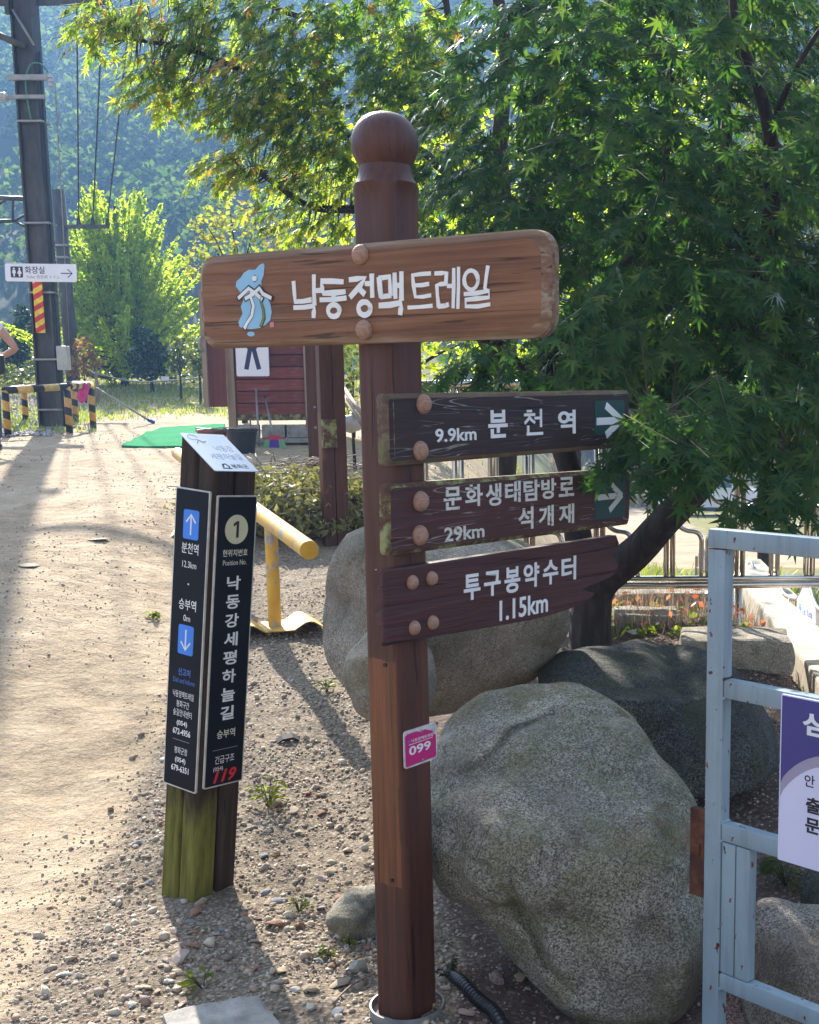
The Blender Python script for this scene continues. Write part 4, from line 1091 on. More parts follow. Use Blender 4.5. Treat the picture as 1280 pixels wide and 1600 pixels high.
T(pl, '낙동정맥트레일', 1085, 11, M_PRINT, 38)
T(pl, '봉화구간', 1100, 11, M_PRINT, 23)
T(pl, '숲길안내센터', 1114, 11, M_PRINT, 34)
T(pl, '(054)', 1131, 10, M_PRINT, 19, 0.018)
T(pl, '672-4956', 1144, 10, M_PRINT, 32, 0.018)
bm = bmesh.new(); prism(bm, [(-0.04, zr(1158)), (0.04, zr(1158)), (0.04, zr(1157)), (-0.04, zr(1157))], YP-0.0003, YP); build('rule', bm, M_GREY_TXT, pl)
T(pl, '봉화군청', 1174, 11, M_PRINT, 23)
T(pl, '(054)', 1190, 10, M_PRINT, 19, 0.018)
T(pl, '679-6351', 1203, 10, M_PRINT, 32, 0.018)
# the sloping metal cap with its title
sl_ang = math.atan2(SLOPE, SM); LS = math.hypot(SM, SLOPE)
cap_o = bpy.data.objects.new('cap_plate', bpy.data.meshes.new('cap_plate'))
bm = bmesh.new(); prism(bm, rrect(-SM/2-0.003, SM/2+0.003, -LS/2-0.003, LS/2+0.003, 0.006, 3), -0.0025, 0.0)
bmesh.ops.recalc_face_normals(bm, faces=bm.faces); bm.to_mesh(cap_o.data); bm.free(); cap_o.data.materials.append(M_ALU)
COL.objects.link(cap_o); cap_o.parent = mk
# the plate's local x, z lie on the slope; its front (-y) looks up
cap_o.matrix_local = Matrix.Translation((SM/2, SM/2, HTOP+SLOPE/2+0.0015)) @ Matrix.Rotation(sl_ang, 4, 'X') @ Matrix.Rotation(rad(-90), 4, 'X')
YC = -0.0026
lettering(cap_o, '낙동강', 0.030, 0.020, M_GREY_TXT, YC, 0.070, 0.032, 0.0, 0.0004)
lettering(cap_o, '세평하늘길', 0.010, -0.024, M_GREY_TXT, YC, 0.120, 0.032, 0.0, 0.0004)
lettering(cap_o, '봉화군', 0.028, -0.075, M_INK, YC, 0.066, 0.022, 0.02, 0.0004)
bm = bmesh.new()
stroke_shape(bm, [(-0.040, -0.080), (-0.034, -0.066), (-0.022, -0.064), (-0.016, -0.076), (-0.020, -0.086)], 0.006, YC-0.0005, YC)
stroke_shape(bm, [(-0.046, -0.086), (-0.012, -0.088)], 0.003, YC-0.0008, YC)
build('crest', bm, M_INK, cap_o)
bm = bmesh.new()
stroke_shape(bm, [(-0.052+0.018*math.cos(t*0.5), 0.078+0.014*math.sin(t*0.5)) for t in range(12)], 0.0015, YC-0.0005, YC)
stroke_shape(bm, [(-0.056, 0.044), (-0.040, 0.064), (-0.028, 0.052), (-0.014, 0.058)], 0.003, YC-0.0008, YC)
build('line_drawing', bm, M_GREY_TXT, cap_o)
plugs(cap_o, [(sx*0.072, sz*(LS/2-0.012)) for sx in (-1, 1) for sz in (-1, 1)], 0.0045, 0.003, M_SCREW, 'screw')
# ------------------------------------------------------------------ boulders
def rock(name, poly, d, df, db, mat, label, group=None, seed=0, sub=5, rough=0.03, cat='boulder', squash=0.75, tilt=0.0, facets=0, ledge=None, grooves=(), cuts=()):
    """a boulder with a given outline at distance d, with its own depth in front (df) and behind (db)"""
    pts = [P(u, v, d) for u, v in poly]
    cx = sum(p.x for p in pts)/len(pts); cz = sum(p.z for p in pts)/len(pts)
    ang = np.array([math.atan2(p.z-cz, p.x-cx) for p in pts]); rr = np.array([math.hypot(p.x-cx, p.z-cz) for p in pts])
    o = np.argsort(ang); ang, rr = ang[o], rr[o]
    ang = np.concatenate([ang-2*math.pi, ang, ang+2*math.pi]); rr = np.tile(rr, 3)
    bm = bmesh.new(); bmesh.ops.create_icosphere(bm, subdivisions=sub, radius=1.0)
    size = (df+db)/2+float(rr.mean())
    sv = Vector((seed*3.1, seed*1.7, -seed*2.3))
    g = random.Random(seed)
    planes = []
    for k in range(facets):
        nn = Vector((g.uniform(-1, 1), g.uniform(-1, 0.2), g.uniform(-0.2, 1))).normalized()
        planes.append((nn, g.uniform(0.72, 0.88)))
    for v in bm.verts:
        n = v.co.normalized()
        for nn, h in list(planes)+[(Vector(q_[:3]).normalized(), q_[3]) for q_ in cuts]:                     # flat cleavage faces
            q = n.dot(nn)
            if q > h: n = n - nn*(q-h)*0.92
        rxy = math.hypot(n.x, n.z)
        a = math.atan2(n.z, n.x)
        R = float(np.interp(a, ang, rr))
        s = R*(min(1, rxy)**squash)
        y = n.y*(db if n.y > 0 else df)
        yt = tilt*math.sin(a)*s
        if ledge:                                # above a ledge the face lies back
            h = math.sin(a)*s - (P(800, ledge[0], d).z-cz) - 0.02*mnoise.noise(Vector((math.cos(a)*s*5, 1, seed)))
            yt += ledge[1]*max(0, h)*(1-0.6*max(0, min(1, (y+0.05)/0.4)))
        p = Vector((math.cos(a)*s, y + yt, math.sin(a)*s-0.33*max(0, yt)))
        for (u0, v0, u1, v1, wd, dp_) in (grooves if y < 0.05 else ()):
            A_, B_ = P(u0, v0, d), P(u1, v1, d); A_ = Vector((A_.x-cx, A_.z-cz)); B_ = Vector((B_.x-cx, B_.z-cz)); q = Vector((p.x, p.z+0.33*max(0, yt)))
            q += Vector((mnoise.noise(p*9), mnoise.noise(p*9+Vector((5, 0, 0)))))*0.02
            tt = min(1, max(0, (q-A_).dot(B_-A_)/(B_-A_).length_squared)); dd = (q-(A_+(B_-A_)*tt)).length
            p.y += dp_*math.exp(-(dd/wd)**2)*math.sin(math.pi*min(0.9, max(0.1, tt)))
        k = mnoise.fractal(p*1.7/size*1.2+sv, 1.0, 2.0, 3)
        k2 = mnoise.noise(p*6/size+sv*2)*0.45 + mnoise.noise(p*14/size+sv)*0.14
        ridge = 0.5-abs(mnoise.noise(p*2.3/size+sv*0.7))
        vp = p*(2.6/size)+sv+Vector((mnoise.noise(p*3/size), mnoise.noise(p*3/size+sv), 0))*0.35
        vd, vc = mnoise.voronoi(vp)
        cellv = mnoise.noise(vc[0]*7.7)
        k2 += cellv*0.55*min(1, (vd[1]-vd[0])*5) - 0.25*math.exp(-((vd[1]-vd[0])*14)**2)
        fall = 1.0 - 0.75*rxy**4 if rxy < 1 else 0.25
        p += n*(size*rough*(k*1.6+k2*1.2+ridge*0.9)*fall)
        v.co = p
    ob = build(name, bm, mat, None, (cx, d, cz), smooth=True)
    tag(ob, label, cat, group)
    return ob
rock('boulder', [(683, 1130), (740, 1085), (800, 1066), (855, 1062), (905, 1070), (960, 1095), (1010, 1133), (1042, 1180), (1066, 1220), (1088, 1262), (1100, 1330), (1106, 1410), (1100, 1480), (1082, 1535), (1045, 1568), (965, 1588), (900, 1572), (860, 1542), (812, 1495), (775, 1440), (735, 1405), (700, 1390), (672, 1350), (668, 1230)], 3.2, 0.30, 0.42, M_GRANITE, 'largest grey granite boulder right beside the signpost', seed=3, sub=6, rough=0.045, tilt=0.08, facets=0, ledge=(1250, 0.95), cuts=((0.12, -0.80, 0.62, 0.70), (0.05, -1, -0.12, 0.80), (-0.65, -0.7, -0.45, 0.80), (-0.55, -0.55, 0.62, 0.78), (0.75, -0.6, 0.2, 0.80)), grooves=((770, 1310, 890, 1490, 0.020, 0.06), (715, 1195, 895, 1078, 0.009, 0.045), (985, 1420, 1040, 1400, 0.035, 0.04), (880, 1090, 930, 1130, 0.008, 0.03), (735, 1300, 775, 1320, 0.015, 0.02), (1000, 1235, 1075, 1255, 0.008, 0.02), (700, 1260, 730, 1330, 0.03, 0.02)))
rock('boulder', [(545, 838), (522, 875), (506, 935), (504, 985), (512, 1028), (535, 1062), (580, 1090), (680, 1108), (770, 1090), (850, 1052), (893, 975), (885, 920), (850, 870), (800, 846), (720, 838), (640, 822), (590, 822)], 4.55, 0.45, 0.5, M_GRANITE_P, 'pale granite boulder standing behind the lowest direction board', seed=8, sub=5, rough=0.04, facets=0, cuts=((0.5, -0.75, -0.45, 0.62), (-0.6, -0.75, 0.1, 0.66), (0.1, -0.5, 0.85, 0.72)))
rock('boulder', [(540, 1045), (552, 1010), (575, 985), (612, 980), (655, 1005), (680, 1060), (670, 1105), (620, 1128), (575, 1118), (548, 1085)], 4.0, 0.16, 0.25, M_GRANITE_P, 'small pale boulder tucked in front of the boulder behind the post', seed=13, sub=4, rough=0.05, facets=4)
rock('boulder', [(838, 1055), (870, 1032), (950, 1022), (1050, 1023), (1110, 1032), (1178, 1083), (1217, 1140), (1213, 1182), (1172, 1208), (1095, 1212), (1000, 1190), (900, 1120)], 4.5, 0.5, 0.5, M_GRANITE_D, 'long dark boulder lying in the shade below the maple trunk', seed=21, sub=5, rough=0.04, facets=0, cuts=((-0.1, -0.35, 0.93, 0.55), (0.2, -0.9, 0.1, 0.66), (0.8, -0.5, 0.2, 0.75)))
rock('boulder', [(1178, 1500), (1188, 1447), (1218, 1436), (1262, 1450), (1340, 1455), (1420, 1560), (1390, 1700), (1200, 1700), (1170, 1620)], 3.0, 0.22, 0.3, M_GRANITE_R, 'rust-stained rock behind the bottom rail of the gate', seed=34, sub=5, rough=0.06, facets=6)
rock('boulder', [(1258, 1420), (1275, 1370), (1330, 1360), (1370, 1420), (1340, 1470), (1275, 1465)], 3.35, 0.15, 0.2, M_GRANITE_D, 'dark grey rock at the right edge under the notice sheet', seed=36, sub=4, facets=4)
rock('stone', [(1133, 1560), (1146, 1541), (1164, 1556), (1170, 1600), (1150, 1625), (1131, 1605)], 3.02, 0.06, 0.08, M_ROCK_RED, 'reddish stone at the foot of the gate post', seed=37, sub=4, cat='stone', facets=4)
rock('stone', [(512, 1440), (525, 1415), (548, 1397), (568, 1400), (590, 1395), (602, 1420), (600, 1468), (560, 1462), (525, 1452)], 3.62, 0.07, 0.14, M_GRANITE_P, 'pale lumpy stone at the left foot of the tall post', seed=40, sub=4, rough=0.10, cat='stone', facets=7)
rock('stone', [(508, 1432), (530, 1420), (560, 1424), (572, 1440), (548, 1452), (515, 1448)], 3.42, 0.06, 0.06, M_GRANITE_P, 'whitish oblong stone lying in front of the pale lumpy stone', seed=41, sub=3, cat='stone', facets=3)
# slab-like blocks edging the garden
def block(name, px0, px1, d, h, dep, mat, label, cat, yaw=0.0, seed=0, zoff=0.0):
    a, b_ = P(px0[0], px0[1], d), P(px1[0], px1[1], d)
    L = (b_-a).length
    bm = bmesh.new(); box(bm, (0, 0, h/2), (L, dep, h), bevel=min(h, dep)*0.12)
    bmesh.ops.subdivide_edges(bm, edges=bm.edges[:], cuts=3, use_grid_fill=True)
    for v in bm.verts: v.co += Vector([mnoise.noise(v.co*7+Vector((seed, k*9, 2))) for k in range(3)])*h*0.11
    c = (a+b_)/2
    o = build(name, bm, mat, None, (c.x, c.y, gz(c.x, c.y)-h*0.3+zoff), (0, 0, yaw), smooth=False)
    return tag(o, label, cat)
block('edging_stone', (1065, 1020), (1232, 1030), 6.1, 0.17, 0.35, M_GRANITE_P, 'flat pale kerb stone in the garden left of the sandy wall', 'stone', rad(-4), 3)
block('edging_stone', (960, 985), (1060, 990), 6.9, 0.10, 0.3, M_GRANITE_P, 'low flat stone half sunk in the garden right of the maple trunk', 'stone', rad(3), 9)
block('edging_stone', (955, 918), (1140, 922), 7.75, 0.10, 0.25, M_GRANITE_P, 'long pale stone row below the bottom rail of the stainless fence', 'stone', rad(1), 12, 0.03)
# concrete pad at the bottom edge
bm = bmesh.new(); c = G(372, 1590)
box(bm, (0, 0, 0), (0.25, 0.30, 0.06), bevel=0.010)
bmesh.ops.subdivide_edges(bm, edges=bm.edges[:], cuts=4, use_grid_fill=True)
for v in bm.verts: v.co += Vector([mnoise.noise(v.co*15+Vector((k*5, 1, 2))) for k in range(3)])*0.009
cp = build('concrete_pad', bm, M_CONC, None, (c.x-0.01, c.y-0.09, gz(c.x, c.y-0.1)-0.012), (0, rad(2), rad(28)))
tag(cp, 'broken grey concrete block set in the gravel below the marker post', 'concrete block')

# ------------------------------------------------------------------ blue-grey steel gate
GA = rad(-45)
g0 = P(1117, 835, 2.75)
FG = Face((g0.x, g0.y, 0), GA)
gx0 = FG.at(1105.5, 900)[0]
gate = empty('steel_gate', (g0.x, g0.y, 0), 'chipped blue-grey steel tube gate with a white notice', 'gate')
gate.rotation_euler = (0, 0, GA)
TW, TD = 0.047, 0.034
GL = 1.35
def zg(u, v): return FG.at(u, v)[1]
zt = zg(1106, 826); 
def gbar(name, x0, x1, z0, z1, y0=0.0, y1=TD):
    bm = bmesh.new(); box(bm, ((x0+x1)/2, (y0+y1)/2, (z0+z1)/2), (x1-x0, y1-y0, z1-z0), bevel=0.004)
    return build(name, bm, M_GATE, gate, auto=40)
gbar('top_rail', gx0, gx0+GL, zt-0.042, zt)
gbar('stile', gx0, gx0+TW, 0.05, zt-0.0435, 0.0005)
gbar('stile', gx0+GL-TW, gx0+GL, 0.05, zt-0.0435, 0.0005)
for v in (1054, 1279, 1514):
    z1 = zg(1128, v+8); gbar('rail', gx0+TW+0.001, gx0+GL-TW-0.001, z1-0.042, z1, 0.002, TD-0.002)
zlo, zhi = zg(1128, 1522), zg(1128, 1287)-0.043
w1 = 0.040
gbar('lock_bar', gx0+TW+0.002, gx0+TW+w1, zlo+0.001, zhi-0.001, 0.003, TD-0.003)
gbar('lock_bar', gx0+TW+w1+0.002, gx0+TW+w1*2, zlo+0.001, zhi-0.001, 0.003, TD-0.003)
# weld beads and rust at the joints
g = random.Random(2)
for v in (1054, 1279, 1514):
    z1 = zg(1128, v+8)
    for zz in (z1, z1-0.042):
        bm = bmesh.new(); n_ = 7
        tube(bm, [(gx0+TW+0.001+g.uniform(-0.001, 0.001), 0.002+(TD-0.004)*k/n_, zz+g.uniform(-0.0012, 0.0012)) for k in range(n_+1)], [0.0028+g.uniform(0, 0.0014) for _ in range(n_+1)], 6); build('weld_bead', bm, M_RUST if g.random() < 0.5 else M_GATE, gate)
bm = bmesh.new(); tube(bm, [(gx0+TW*k/8, 0.0012, zt-0.0428+g.uniform(-0.0006, 0.0006)) for k in range(9)], 0.0013, 5); build('weld_bead', bm, M_RUST, gate)
# rusty keeper plate on the free edge
bm = bmesh.new(); za, zb = FG.at(1100, 1268)[1], FG.at(1100, 1405)[1]
box(bm, (gx0-0.022, 0.012, (za+zb)/2), (0.042, 0.020, za-zb), bevel=0.003)
box(bm, (gx0-0.020, 0.000, (za+zb)/2+0.010), (0.018, 0.008, 0.026), bevel=0.003)
build('keeper_plate', bm, M_RUST, gate)
# notice sheet
nx0 = FG.at(1221, 1200)[0]; nz1 = FG.at(1222, 1083)[1]; nz0 = FG.at(1220, 1342)[1]
NWD = (nz1-nz0)*0.78
yN = -0.006
bm = bmesh.new(); prism(bm, rrect(nx0, nx0+NWD, nz0, nz1, 0.002, 2), yN, -0.001)
nt_ = build('notice_sheet', bm, M_NOTICE, gate)
nt_['label'] = 'pale lavender notice with a purple heading band'
H = nz1-nz0
bm = bmesh.new()
arcp = [(nx0+NWD*0.5+NWD*0.62*math.cos(rad(t)), nz1-H*0.86+H*0.56*math.sin(rad(t))) for t in range(150, 29, -6)]
arcp = [(min(max(x, nx0+0.003), nx0+NWD-0.003), z) for x, z in arcp]
prism(bm, [(nx0+0.003, nz1-0.003)] + [(nx0+0.003, nz1-H*0.36)] + arcp + [(nx0+NWD-0.003, nz1-H*0.36), (nx0+NWD-0.003, nz1-0.003)], yN-0.0005, yN)
build('heading_band', bm, M_PURPLE, nt_)
bm = bmesh.new()
arc1 = arcp; arc2 = [(x, z-0.020-0.012*abs(i-len(arcp)/2)/len(arcp)*2) for i, (x, z) in enumerate(arcp)]
prism(bm, [(nx0+0.003, nz1-H*0.36-0.001), (nx0+0.003, nz1-H*0.46)] + arc2 + [(nx0+NWD-0.003, nz1-H*0.46), (nx0+NWD-0.003, nz1-H*0.36-0.001)] + arc1[::-1], yN-0.0003, yN+0.0002)
build('curved_band', bm, M_LAV, nt_)
def nt_text(ch, u0, u1, v0, v1, mat, bold=0.02, shear=0.0):
    a = FG.at(u0, (v0+v1)/2); b_ = FG.at(u1, (v0+v1)/2); t1 = FG.at((u0+u1)/2, v0)[1]; t0 = FG.at((u0+u1)/2, v1)[1]
    lettering(nt_, ch, (a[0]+b_[0])/2, (t0+t1)/2, mat, yN-0.0006, b_[0]-a[0], t1-t0, bold, 0.0004, 1, 1, shear)
nt_text('심', 1257, 1293, 1114, 1150, M_PRINT, 0.035)
nt_text('안', 1260, 1276, 1210, 1229, M_INK, 0.01)
nt_text('출', 1262, 1285, 1246, 1271, M_INK, 0.03)
nt_text('문', 1261, 1284, 1278, 1302, M_INK, 0.03)

# ------------------------------------------------------------------ stainless ornamental fence beyond the maple
FY = 7.05
fz = P(1100, 912, FY).z
fence = empty('ornamental_fence', (P(1155, 905, FY).x, FY, fz), 'polished stainless tube fence with curled bars behind the maple', 'fence')
pitch = (P(1264, 905, FY).x - P(1155, 905, FY).x)
def fpart(name, fn, mat=M_STEEL):
    bm = bmesh.new(); fn(bm); return build(name, bm, mat, fence)
k0, k1 = -5, 4
fpart('bottom_rail', lambda bm: (tube(bm, [(k0*pitch, 0, 0.03), (k1*pitch, 0, 0.03)], 0.017, 10), tube(bm, [(k0*pitch, 0.005, -0.008), (k1*pitch, 0.005, -0.008)], 0.020, 10)))
fpart('top_rail', lambda bm: tube(bm, [(k0*pitch, 0, 1.12), (k1*pitch, 0, 1.12)], 0.024, 10))
for k in range(k0, k1+1):
    for s in (-1, 1): fpart('upright', lambda bm: tube(bm, [(k*pitch+s*0.018, 0, 0.045), (k*pitch+s*0.018, 0, 1.1)], 0.0155, 8))
hp = pitch/2
for k in range(k0, k1):
    cxk = (k+0.5)*pitch
    for s in (-1, 1):
        low = arc_pts([(cxk+s*0.018, 0, 0.045), (cxk+s*0.018, 0, 0.20), (cxk+s*0.019, 0, 0.255), (cxk+s*0.045, 0, 0.292), (cxk+s*hp*0.55, 0, 0.305), (cxk+s*hp*0.75, 0, 0.335), (cxk+s*(hp-0.035), 0, 0.385), (cxk+s*hp*0.74, 0, 0.435), (cxk+s*hp*0.5, 0, 0.452), (cxk+s*hp*0.26, 0, 0.478), (cxk+s*0.019, 0, 0.54), (cxk+s*0.018, 0, 0.62), (cxk+s*0.018, 0, 1.1)], 4)
        fpart('curled_bar', lambda bm: tube(bm, low, 0.0135, 8))
for k in (-4, 0, 4):
    fpart('foot_post', lambda bm: tube(bm, [(k*pitch, 0.03, -0.75), (k*pitch, 0.03, 0.0)], 0.024, 10))

# sandy retaining wall and the small railway fence along it
wa, wb = P(1140, 914, 10.2), P(1300, 1003, 5.8)
bm = bmesh.new()
dirw = Vector((wb.x-wa.x, wb.y-wa.y, 0)); Lw = dirw.length; yaw_w = math.atan2(dirw.y, dirw.x)
bm = bmesh.new()
box(bm, (Lw/2+0.2, 0.16, -0.35), (Lw+1.4, 0.32, 0.8), bevel=0.02)
zw = (wa.z+wb.z)/2-0.05
wl = build('retaining_wall', bm, M_CONC_W, None, (wa.x, wa.y, zw-0.05), (0, 0, yaw_w))
tag(wl, 'low sandy concrete retaining wall at the right edge', 'wall')
ka, kb = P(1192, 935, 9.6), P(1292, 985, 7.3)
for i in range(7):
    t0 = (i-4)/2.0*1.0
    def kp(t): return ka.lerp(kb, t)
    a, b_ = kp((i-4)*0.5+0.0), kp((i-4)*0.5+0.5)
    # one panel between two posts
    dv = Vector((b_.x-a.x, b_.y-a.y, 0)); L = dv.length; yw = math.atan2(dv.y, dv.x)
    u = empty('edging_fence_panel', (a.x, a.y, a.z), ['farthest', 'fourth', 'third', 'second', 'nearest but one', 'nearest', 'front'][i]+' mountain-shaped rail fence panel with a white name board', 'fence panel', 'low mountain-shaped fence panels along the wall', (0, math.atan2(a.z-b_.z, L), yw))
    out = arc_pts([(0, 0, 0.10), (L*0.12, 0, 0.105), (L*0.22, 0, 0.115), (L*0.30, 0, 0.15), (L*0.38, 0, 0.21), (L*0.46, 0, 0.245), (L*0.54, 0, 0.235), (L*0.62, 0, 0.19), (L*0.70, 0, 0.135), (L*0.80, 0, 0.105), (L, 0, 0.10)], 4)
    bm = bmesh.new(); tube(bm, out, 0.013, 8); build('top_tube', bm, M_POLE_L, u)
    bm = bmesh.new(); tube(bm, [(0, 0, -0.02), (L, 0, -0.02)], 0.011, 8); build('bottom_tube', bm, M_POLE_L, u)
    bm = bmesh.new(); tube(bm, [(0, 0, -0.22), (0, 0, 0.10)], 0.016, 8); build('post', bm, M_POLE_L, u)
    for q in range(3):
        bm = bmesh.new(); xq = L*(0.04+q*0.055); box(bm, (xq, 0, 0.04), (L*0.045, 0.012, 0.12)); build('slat', bm, M_TRIM, u)
    for q in range(3):
        bm = bmesh.new(); xq = L*(0.83+q*0.055); box(bm, (xq, 0, 0.04), (L*0.045, 0.012, 0.12)); build('slat', bm, M_TRIM, u)
    bm = bmesh.new(); prism(bm, [(L*0.24, -0.01), (L*0.76, -0.01), (L*0.76, 0.10), (L*0.68, 0.135), (L*0.60, 0.19), (L*0.53, 0.222), (L*0.46, 0.228), (L*0.40, 0.20), (L*0.32, 0.15), (L*0.24, 0.11)], -0.010, 0.010)
    nbp = build('name_board', bm, M_SIGNWHITE, u)
    lettering(nbp, "Let's Korail", L*0.545, 0.055, M_BLUE_TXT, -0.0103, L*0.26, 0.052, 0.01, 0.001)
    bm = bmesh.new()
    prism(bm, [(L*0.30, 0.095), (L*0.375, 0.095), (L*0.36, 0.078), (L*0.30, 0.078)], -0.0113, -0.0098); prism(bm, [(L*0.335, 0.048), (L*0.375, 0.048), (L*0.375, 0.030), (L*0.335, 0.030)], -0.0113, -0.0098); build('emblem', bm, M_GREENPL, nbp)
    bm = bmesh.new(); prism(bm, [(L*0.30, 0.075), (L*0.36, 0.075), (L*0.375, 0.051), (L*0.325, 0.051)], -0.0113, -0.0098); build('emblem', bm, M_BLUE, nbp)

# ------------------------------------------------------------------ yellow pipe barrier behind the marker post
leg1 = G(430, 984)
bdir = Vector((math.sin(rad(-24.5)), math.cos(rad(-24.5)), 0))
barz = P(441, 815, leg1.y).z
bar = empty('pipe_barrier', leg1, 'peeling yellow pipe barrier on bent plate feet behind the marker post', 'barrier')
zt_ = barz-leg1.z
end_near = 0.88
far_len = 3.4
slope_far = gz(leg1.x+bdir.x*2.26, leg1.y+bdir.y*2.26)-leg1.z
def bpnt(t, z): return Vector((bdir.x*t, bdir.y*t, z))
bm = bmesh.new(); tube(bm, [bpnt(-end_near, zt_-0.07*end_near), bpnt(far_len, zt_+0.07*far_len)], 0.048, 20); build('rail', bm, M_YELLOW, bar, auto=50)
for t, z0 in ((0, 0), (2.26, slope_far)):
    bm = bmesh.new(); tube(bm, [bpnt(t, z0+0.01), bpnt(t, zt_+0.07*t-0.03)], 0.037, 16); build('leg', bm, M_YELLOW, bar, auto=50)
    # foot: a bent plate with two ridges
    prof = [(-0.26, 0.004), (-0.19, 0.05), (-0.165, 0.055), (-0.14, 0.05), (-0.08, 0.012), (0.08, 0.012), (0.14, 0.05), (0.165, 0.055), (0.19, 0.05), (0.26, 0.004)]
    bm = bmesh.new(); wv = 0.17
    top = [[bm.verts.new((x, s*wv, z+0.006)) for x, z in prof] for s in (-1, 1)]; lo = [[bm.verts.new((x, s*wv, z)) for x, z in prof] for s in (-1, 1)]
    for i in range(len(prof)-1):
        bm.faces.new((top[0][i], top[0][i+1], top[1][i+1], top[1][i])); bm.faces.new((lo[0][i], lo[1][i], lo[1][i+1], lo[0][i+1]))
        for s in (0, 1): bm.faces.new((top[s][i], lo[s][i], lo[s][i+1], top[s][i+1]))
    for i in (0, -1): bm.faces.new((top[0][i], top[1][i], lo[1][i], lo[0][i]))
    pf = bpnt(t, z0); build('foot_plate', bm, M_YELLOW2, bar, (pf.x, pf.y, z0+0.005), (0, 0, rad(22)), auto=30)

# ------------------------------------------------------------------ double wooden post with a block
wp = G(525, 851)
WPH = 2.0
dp = empty('double_post', wp, 'dark red-brown double timber post with a mossy block, behind the signpost', 'post', None, (0, 0, rad(25)))
for s in (-1, 1):
    bm = bmesh.new(); box(bm, (s*0.048, 0, WPH/2-0.05), (0.088, 0.10, WPH+0.1), bevel=0.006); build('upright', bm, M_POST, dp)
bz = P(517, 655, wp.y).z-wp.z; bz0 = P(517, 699, wp.y).z-wp.z
bm = bmesh.new(); box(bm, (-0.045, -0.085, (bz+bz0)/2), (0.10, 0.065, bz-bz0), bevel=0.006); build('block', bm, M_END, dp)
wp2 = P(492, 720, 10.6); wp2.z = gz(wp2.x, wp2.y)
dp2 = empty('double_post', wp2, 'thinner brown post with bolts half hidden by the double post', 'post')
bm = bmesh.new(); box(bm, (0, 0, 1.0), (0.085, 0.085, 2.1), bevel=0.006); build('upright', bm, M_POST, dp2)
for v in (636, 668):
    z = P(495, v, wp2.y).z-wp2.z
    bm = bmesh.new(); bmesh.ops.create_uvsphere(bm, u_segments=10, v_segments=6, radius=0.012, matrix=Matrix.Translation((0.025, -0.045, z))); build('bolt', bm, M_POLE_L, dp2, smooth=True)

# ------------------------------------------------------------------ shed
SY = 14.8
sx0, sx1 = P(360, 690, SY).x, P(492, 690, SY).x
sz = P(430, 692, SY).z
shed = empty('tool_shed', ((sx0+sx1)/2, SY, sz), 'small red-boarded shed with an open door behind the name board', 'shed')
W = sx1-sx0; SH = 1.78; DPT = 1.9
def spart(name, c, s, mat, bevel=0.004, rot=None):
    bm = bmesh.new(); box(bm, c, s, rot, bevel); return build(name, bm, mat, shed)
z_sill = 0.30; PLH = 0.138
wl_ = spart('wall', (0, DPT/2+0.03, z_sill+0.8), (W-0.06, DPT-0.02, 1.6), M_TIMBER)
nP = int((SH-z_sill-0.08)/PLH)
pw = W-0.19
pm = None
for k in range(nP):
    z = z_sill+0.09+k*PLH
    if pm is None:
        bm = bmesh.new(); box(bm, (0, 0, 0), (pw, 0.026, PLH*0.93), Matrix.Rotation(rad(15), 3, 'X'), 0.003)
        pm = build('plank', bm, M_SIDING, shed)
        o = pm
    else:
        o = pm.copy(); COL.objects.link(o); o.parent = shed
    o.location = (random.uniform(-0.004, 0.004), 0.0, z); o.rotation_euler.y = random.uniform(-0.003, 0.003)
for s in (-1, 1): spart('corner_post', (s*(W/2-0.045), 0.0, z_sill/2+SH/2), (0.09, 0.09, SH-0.02), M_TRIM)
spart('sill_board', (0, 0.01, z_sill-0.005), (pw, 0.05, 0.07), M_END)
for k, xk in enumerate((-0.33, 0.02, 0.34)):
    spart('foundation_block', (xk*W*0.92, 0.05, 0.135), (W*0.27, 0.16, 0.15), M_CONC, 0.008)
spart('foundation_slab', (0.05, 0.0, 0.03), (W*1.05, 0.30, 0.05), M_CONC, 0.006)
bm = bmesh.new(); prism(bm, [(-W/2-0.15, SH), (W/2+0.15, SH), (0, SH+0.16)], -0.15, DPT+0.15); build('roof', bm, M_ROOF, shed)
# open door leaf on the left
dx = P(327, 600, SY).x-(sx0+sx1)/2
dz1 = SH-0.05
door = spart('door', ((dx-W/2)/2+0.0, -0.10, (0.42+dz1)/2), (abs(dx+W/2)+0.02, 0.035, dz1-0.42), M_DOOR, 0.003, Matrix.Rotation(rad(14), 3, 'Z'))
for zz in (0.62, 0.9, 1.18, 1.46): 
    bm = bmesh.new(); box(bm, ((dx-W/2)/2+0.02, -0.126, zz), (abs(dx+W/2)*0.62, 0.010, 0.02), Matrix.Rotation(rad(14), 3, 'Z')); build('door_batten', bm, M_DOOR, door)
bm = bmesh.new(); box(bm, (dx+0.015, -0.20, (0.42+dz1)/2), (0.055, 0.05, dz1-0.42)); build('door_stile', bm, M_TRIM, door)
bm = bmesh.new(); tube(bm, arc_pts([(dx+0.01, -0.22, 1.05), (dx-0.01, -0.27, 1.08), (dx-0.01, -0.27, 1.18), (dx+0.01, -0.22, 1.21)], 3), 0.012, 6); build('handle', bm, M_POLE_L, door)
